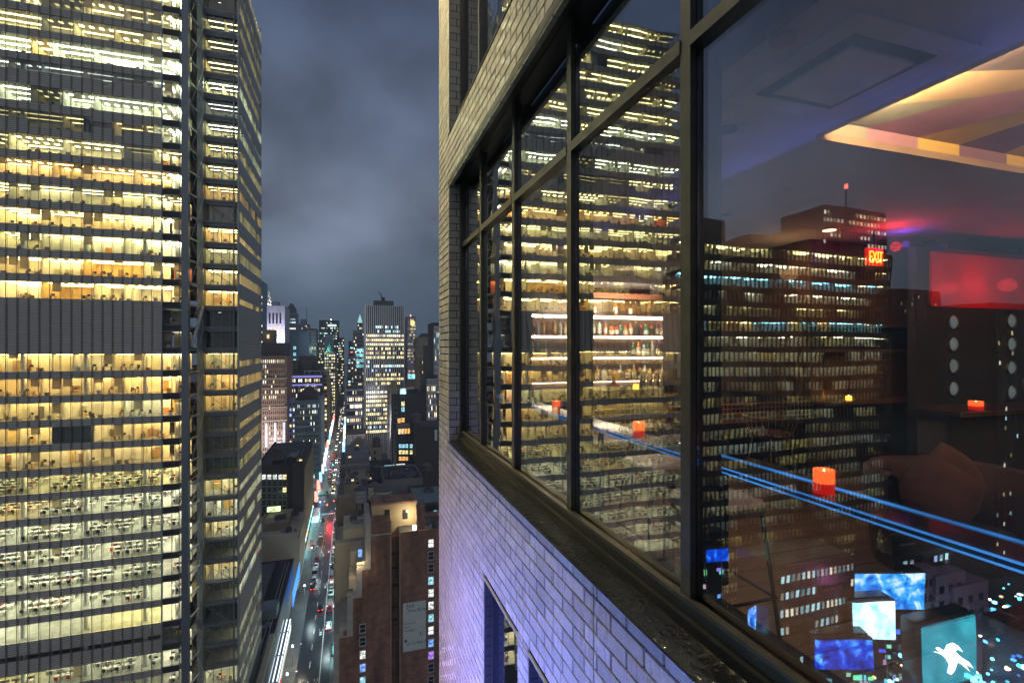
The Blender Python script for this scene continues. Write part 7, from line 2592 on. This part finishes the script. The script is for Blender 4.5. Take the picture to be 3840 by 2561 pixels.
def billboard(label, xa, ya, xb, yb, Y, m, turn=0.0):
    a = atYm(xa * DS, ya * DS, Y); b = atYm(xb * DS, yb * DS, Y)
    c = Vector(((a.x + b.x) / 2, Y, (a.z + b.z) / 2)); w = abs(a.x - b.x); h = abs(a.z - b.z)
    t = thing('billboard', label, 'billboard', (c.x, Y, b.z), 'lit billboards mirrored in the near pane')
    MB().rbox(c, (w, .3, h), rz=turn).build('screen', m, t)
    R_ = Matrix.Rotation(turn, 3, 'Z')
    bk = c + R_ @ Vector((0, .8, 0))
    MB().rbox(bk, (w + .6, 1.1, h + .6), rz=turn).build('casing', M_iron, t)
    # the house it hangs on
    hb = c + R_ @ Vector((0, 3.0, 0)); top_ = a.z + .5
    MB().rbox((hb.x, hb.y, top_ / 2), (w * 1.02, 3.0, top_), rz=turn).build('support_block', W_black, t)
    rw = random.Random(int(xa))
    wm = MB()
    for q in range(26):
        ux = rw.uniform(-.6, .6) * w; uz = rw.uniform(2, max(4, b.z - 2))
        pw_ = c + R_ @ Vector((ux, 1.55, 0))
        wm.rbox((pw_.x, pw_.y, uz), (rw.uniform(.8, 2.0), .12, rw.uniform(.8, 1.6)), rz=turn, col=tuple(k_ * rw.uniform(.4, 2.2) for k_ in rw.choice([(.3, .8, 1), (.1, .4, 1), (.9, .95, 1), (.2, .9, .9)])))
    wo2 = wm.build('lit_window', M_win, t); wo2['kind'] = 'stuff'
    for s_ in (-.4, .4):
        p_ = c + R_ @ Vector((s_ * w, 1.6, 0))
        MB().cyl((p_.x, p_.y, 0), (p_.x, p_.y, a.z - .2), .25, n=6).build('post', M_steel, t)
    ct_ = c + R_ @ Vector((0, -.9, h / 2 + .5))
    MB().rbox(ct_, (w, .15, .1), rz=turn).build('catwalk', M_steel, t)
    return t


S_blue = screen_material('screen_blue', (.0, .02, .22), (.01, .16, .7), (.45, .85, 1), 3.0, .35)
S_sky = screen_material('screen_picture', (.0, .05, .5), (.05, .4, .9), (.9, 1, 1), 2.6, .3)
S_cyan = screen_material('screen_teal', (.01, .16, .22), (.02, .22, .3), (.04, .34, .42), 3.0, .12)
S_white = screen_material('screen_white', (.15, .6, .85), (.6, .92, 1), (1, 1, 1), 4.0, .2)
S_pink = screen_material('screen_magenta', (.3, .0, .25), (.8, .05, .7), (1, .5, .9), 2.2, .3)
S_deep = screen_material('screen_deep_blue', (.0, .005, .12), (.0, .05, .6), (.1, .5, 1), 2.6, .35)
S_crowd = screen_material('screen_mosaic', (.0, .05, .1), (.05, .5, .7), (.9, 1, 1), 3.0, .8, 1.6)
billboard('bright white square billboard, mirrored low in the near pane', 1970, 1390, 2043, 1456, 88, S_white, .25)
billboard('long blue picture billboard above the white one', 1980, 1328, 2098, 1386, 92, S_sky, .3)
tb = billboard('large teal billboard with a white figure at the lower right', 2116, 1440, 2236, 1545, 80, S_cyan, 0.0)
FIG = [(2150, 1478), (2166, 1486), (2172, 1474), (2184, 1470), (2196, 1476), (2208, 1490), (2196, 1484), (2190, 1488), (2200, 1498), (2222, 1512), (2232, 1526), (2214, 1516), (2224, 1534), (2204, 1516), (2196, 1512),
       (2190, 1530), (2182, 1540), (2172, 1536), (2176, 1516), (2168, 1502), (2158, 1494), (2138, 1488), (2156, 1490), (2146, 1482)]
m = MB(); m.face([tuple(atYm(x * DS, y * DS, 79.75)) for x, y in FIG])
m.build('white_figure', glow('figure_white', (1, 1, 1), 5.0, False), tb)
billboard('blue rippled billboard at the left of the near pane', 1705, 1390, 1788, 1438, 100, S_blue, -.3)
billboard('low deep blue billboard beside the white one', 1890, 1478, 1985, 1522, 84, S_deep, .35)
billboard('small speckled blue billboard close to the thick mullion', 1622, 1262, 1668, 1282, 108, S_deep)
# dark low blocks round the billboards
rlb = random.Random(19)
for i, (x0_, x1_, y0_, d_, h_) in enumerate(((-78, -60, 84, 14, 22), (-98, -81, 80, 12, 14), (-116, -100, 96, 12, 30), (-138, -119, 90, 10, 16), (-164, -142, 100, 12, 34), (-150, -128, 70, 8, 8), (-182, -160, 78, 12, 20))):
    t = thing('plaza_block', 'low dark block with blue lit windows among the billboards, %s from the tower' % ORD[i], 'building', ((x0_ + x1_) / 2, y0_, 0), 'low blocks among the billboards')
    MB().box(x0_, x1_, y0_, y0_ + d_, 0, h_).build('wall', W_black, t)
    fr = MB(); wn = MB()
    grid(fr, wn, x0_, x1_, 1, h_ - 1, y0_, 9, max(2, int(h_ / 3.6)), p=.45, pal='cbbc', wf=.75, hf=.55, bri=1.3, jit=1, run=.5)
    fr.build('facade_pier', W_black, t)['kind'] = 'stuff'; wn.build('window', M_win, t)['kind'] = 'stuff'
    clutter(t, x0_, x1_, y0_, y0_ + d_, h_, 5)
    MB().box(x0_, x1_, y0_ - .3, y0_, h_ * .3, h_ * .3 + 1.2).build('light_band', glow('blue_band', rlb.choice([(.02, .2, 1), (.05, .6, 1), (.1, .3, 1)]), 4, True, noise=.7, nscale=.6), t)
# pink floodlit stepped block
t = thing('pink_stepped_block', 'pink floodlit stepped block with dark square windows, mirrored lower right', 'building', (-140, 96, 0))
M_pinkw = mat('pink_wall', (.34, .22, .29), .8)
for i, (xa, xb, ya) in enumerate(((2098, 2150, 1312), (2128, 2200, 1318), (2150, 2232, 1336))):
    a = atYm(xa * DS, ya * DS, 96 + i); b = atYm(xb * DS, ya * DS, 96 + i)
    MB().box(b.x, a.x, 96 - i, 104, 0, a.z).build('tier', M_pinkw, t)
    for q in range(6):
        xx = b.x + (a.x - b.x) * (.15 + .3 * (q % 3)); z = a.z - 3 - (q // 3) * 4
        MB().box(xx, xx + 1.8, 95.9 - i, 96 - i, z - 2, z).build('window', LW['dark'], t)
c = atYm(2170 * DS, 1420 * DS, 80)
lamp('pink_floodlight', 'AREA', (c.x, 72, c.z - 4), 2600, (1, .25, .8), 4, t, rot=(math.radians(95), 0, 0))
# added masts that put blue light on the wet ground
for i, (x, y, c_, p) in enumerate(((-90, 97, (.05, .25, 1), 60000), (-112, 92, (.05, .3, 1), 60000), (-120, 104, (.05, .5, 1), 50000), (-140, 97, (.04, .2, 1), 60000), (-172, 98, (.1, .7, 1), 70000))):
    t = thing('added_blue_mast', 'added plaza light mast with blue heads, %s from the billboards' % ORD[i], 'light mast', (x, y, 0), 'added plaza light masts')
    MB().cyl((x, y, 0), (x, y, 8), .25, .15, n=8).build('mast', M_steel, t)
    MB().box(x - 1, x + 1, y - .3, y + .3, 8, 8.6).build('head', glow('mast_head', c_, 8, False), t)
    lamp('mast_light', 'SPOT', (x, y - 1, 7.4), p, c_, .5, t, rot=(0, 0, 0), spot=150, blend=.4)
# bleachers of small lit stalls in the plaza
for i in range(10):
    x = -170 + i * 9; y = 66 + (i % 3) * 7
    t = thing('market_stall', 'small lit plaza stall, %s from the far end' % ORD[i], 'stall', (x, y, 0), 'plaza stalls')
    MB().box(x - 2, x + 2, y - 1.5, y + 1.5, 2.6, 3.0).build('roof', W_pale, t)
    MB().box(x - 1.8, x + 1.8, y - 1.3, y + 1.3, .2, 2.4).build('lit_counter', glow('stall_glow', rs.choice([(.2, .9, 1), (.6, .95, 1), (1, .8, .4)]), 2.0, False, noise=.7, nscale=1.5), t)
# side-street ground floor glow at the tower's foot
struct('plaza', MB().box(-200, -22, 20, 106, -.2, .02), mat('wet_plaza', (.12, .13, .15), .35, var=.3, scale=.2))

# the countless small lights of the streets round the plaza
rg = random.Random(71)
gm_ = MB()
for i in range(1500):
    x = rg.uniform(-215, -78); y = rg.uniform(70, 107); z = rg.choice([rg.uniform(.5, 4), rg.uniform(3, 16)])
    w = rg.uniform(.15, .5)
    c_ = rg.choice([(.1, .5, 1), (.05, .25, 1), (.3, .9, 1), (.9, .95, 1), (.1, .8, .9), (1, .75, .4)])
    k_ = rg.uniform(2, 13)
    gm_.box(x - w, x + w, y - w, y + w, z, z + w * rg.uniform(.6, 2.5), col=tuple(a * k_ for a in c_))
gl_ = gm_.build('street_lights', glow('street_light_dots', (1, 1, 1), 1.0, False, attr=True), None)
tag(gl_, 'countless small blue and white lights of the streets mirrored low in the near pane', 'lights', kind='stuff')
# ================================================================== night mist between the towers
m_ = bpy.data.materials.new('haze_air'); m_.use_nodes = True
n_ = m_.node_tree; n_.nodes.clear()
o_ = n_.nodes.new('ShaderNodeOutputMaterial'); v_ = n_.nodes.new('ShaderNodeVolumePrincipled')
v_.inputs['Color'].default_value = (.75, .85, 1, 1); v_.inputs['Density'].default_value = .0004; v_.inputs['Anisotropy'].default_value = .3
n_.links.new(v_.outputs[0], o_.inputs['Volume'])
hz = MB().box(-950, 950, -250, 3050, -1.6, 330).build('haze', m_, None); hz['kind'] = 'stuff'
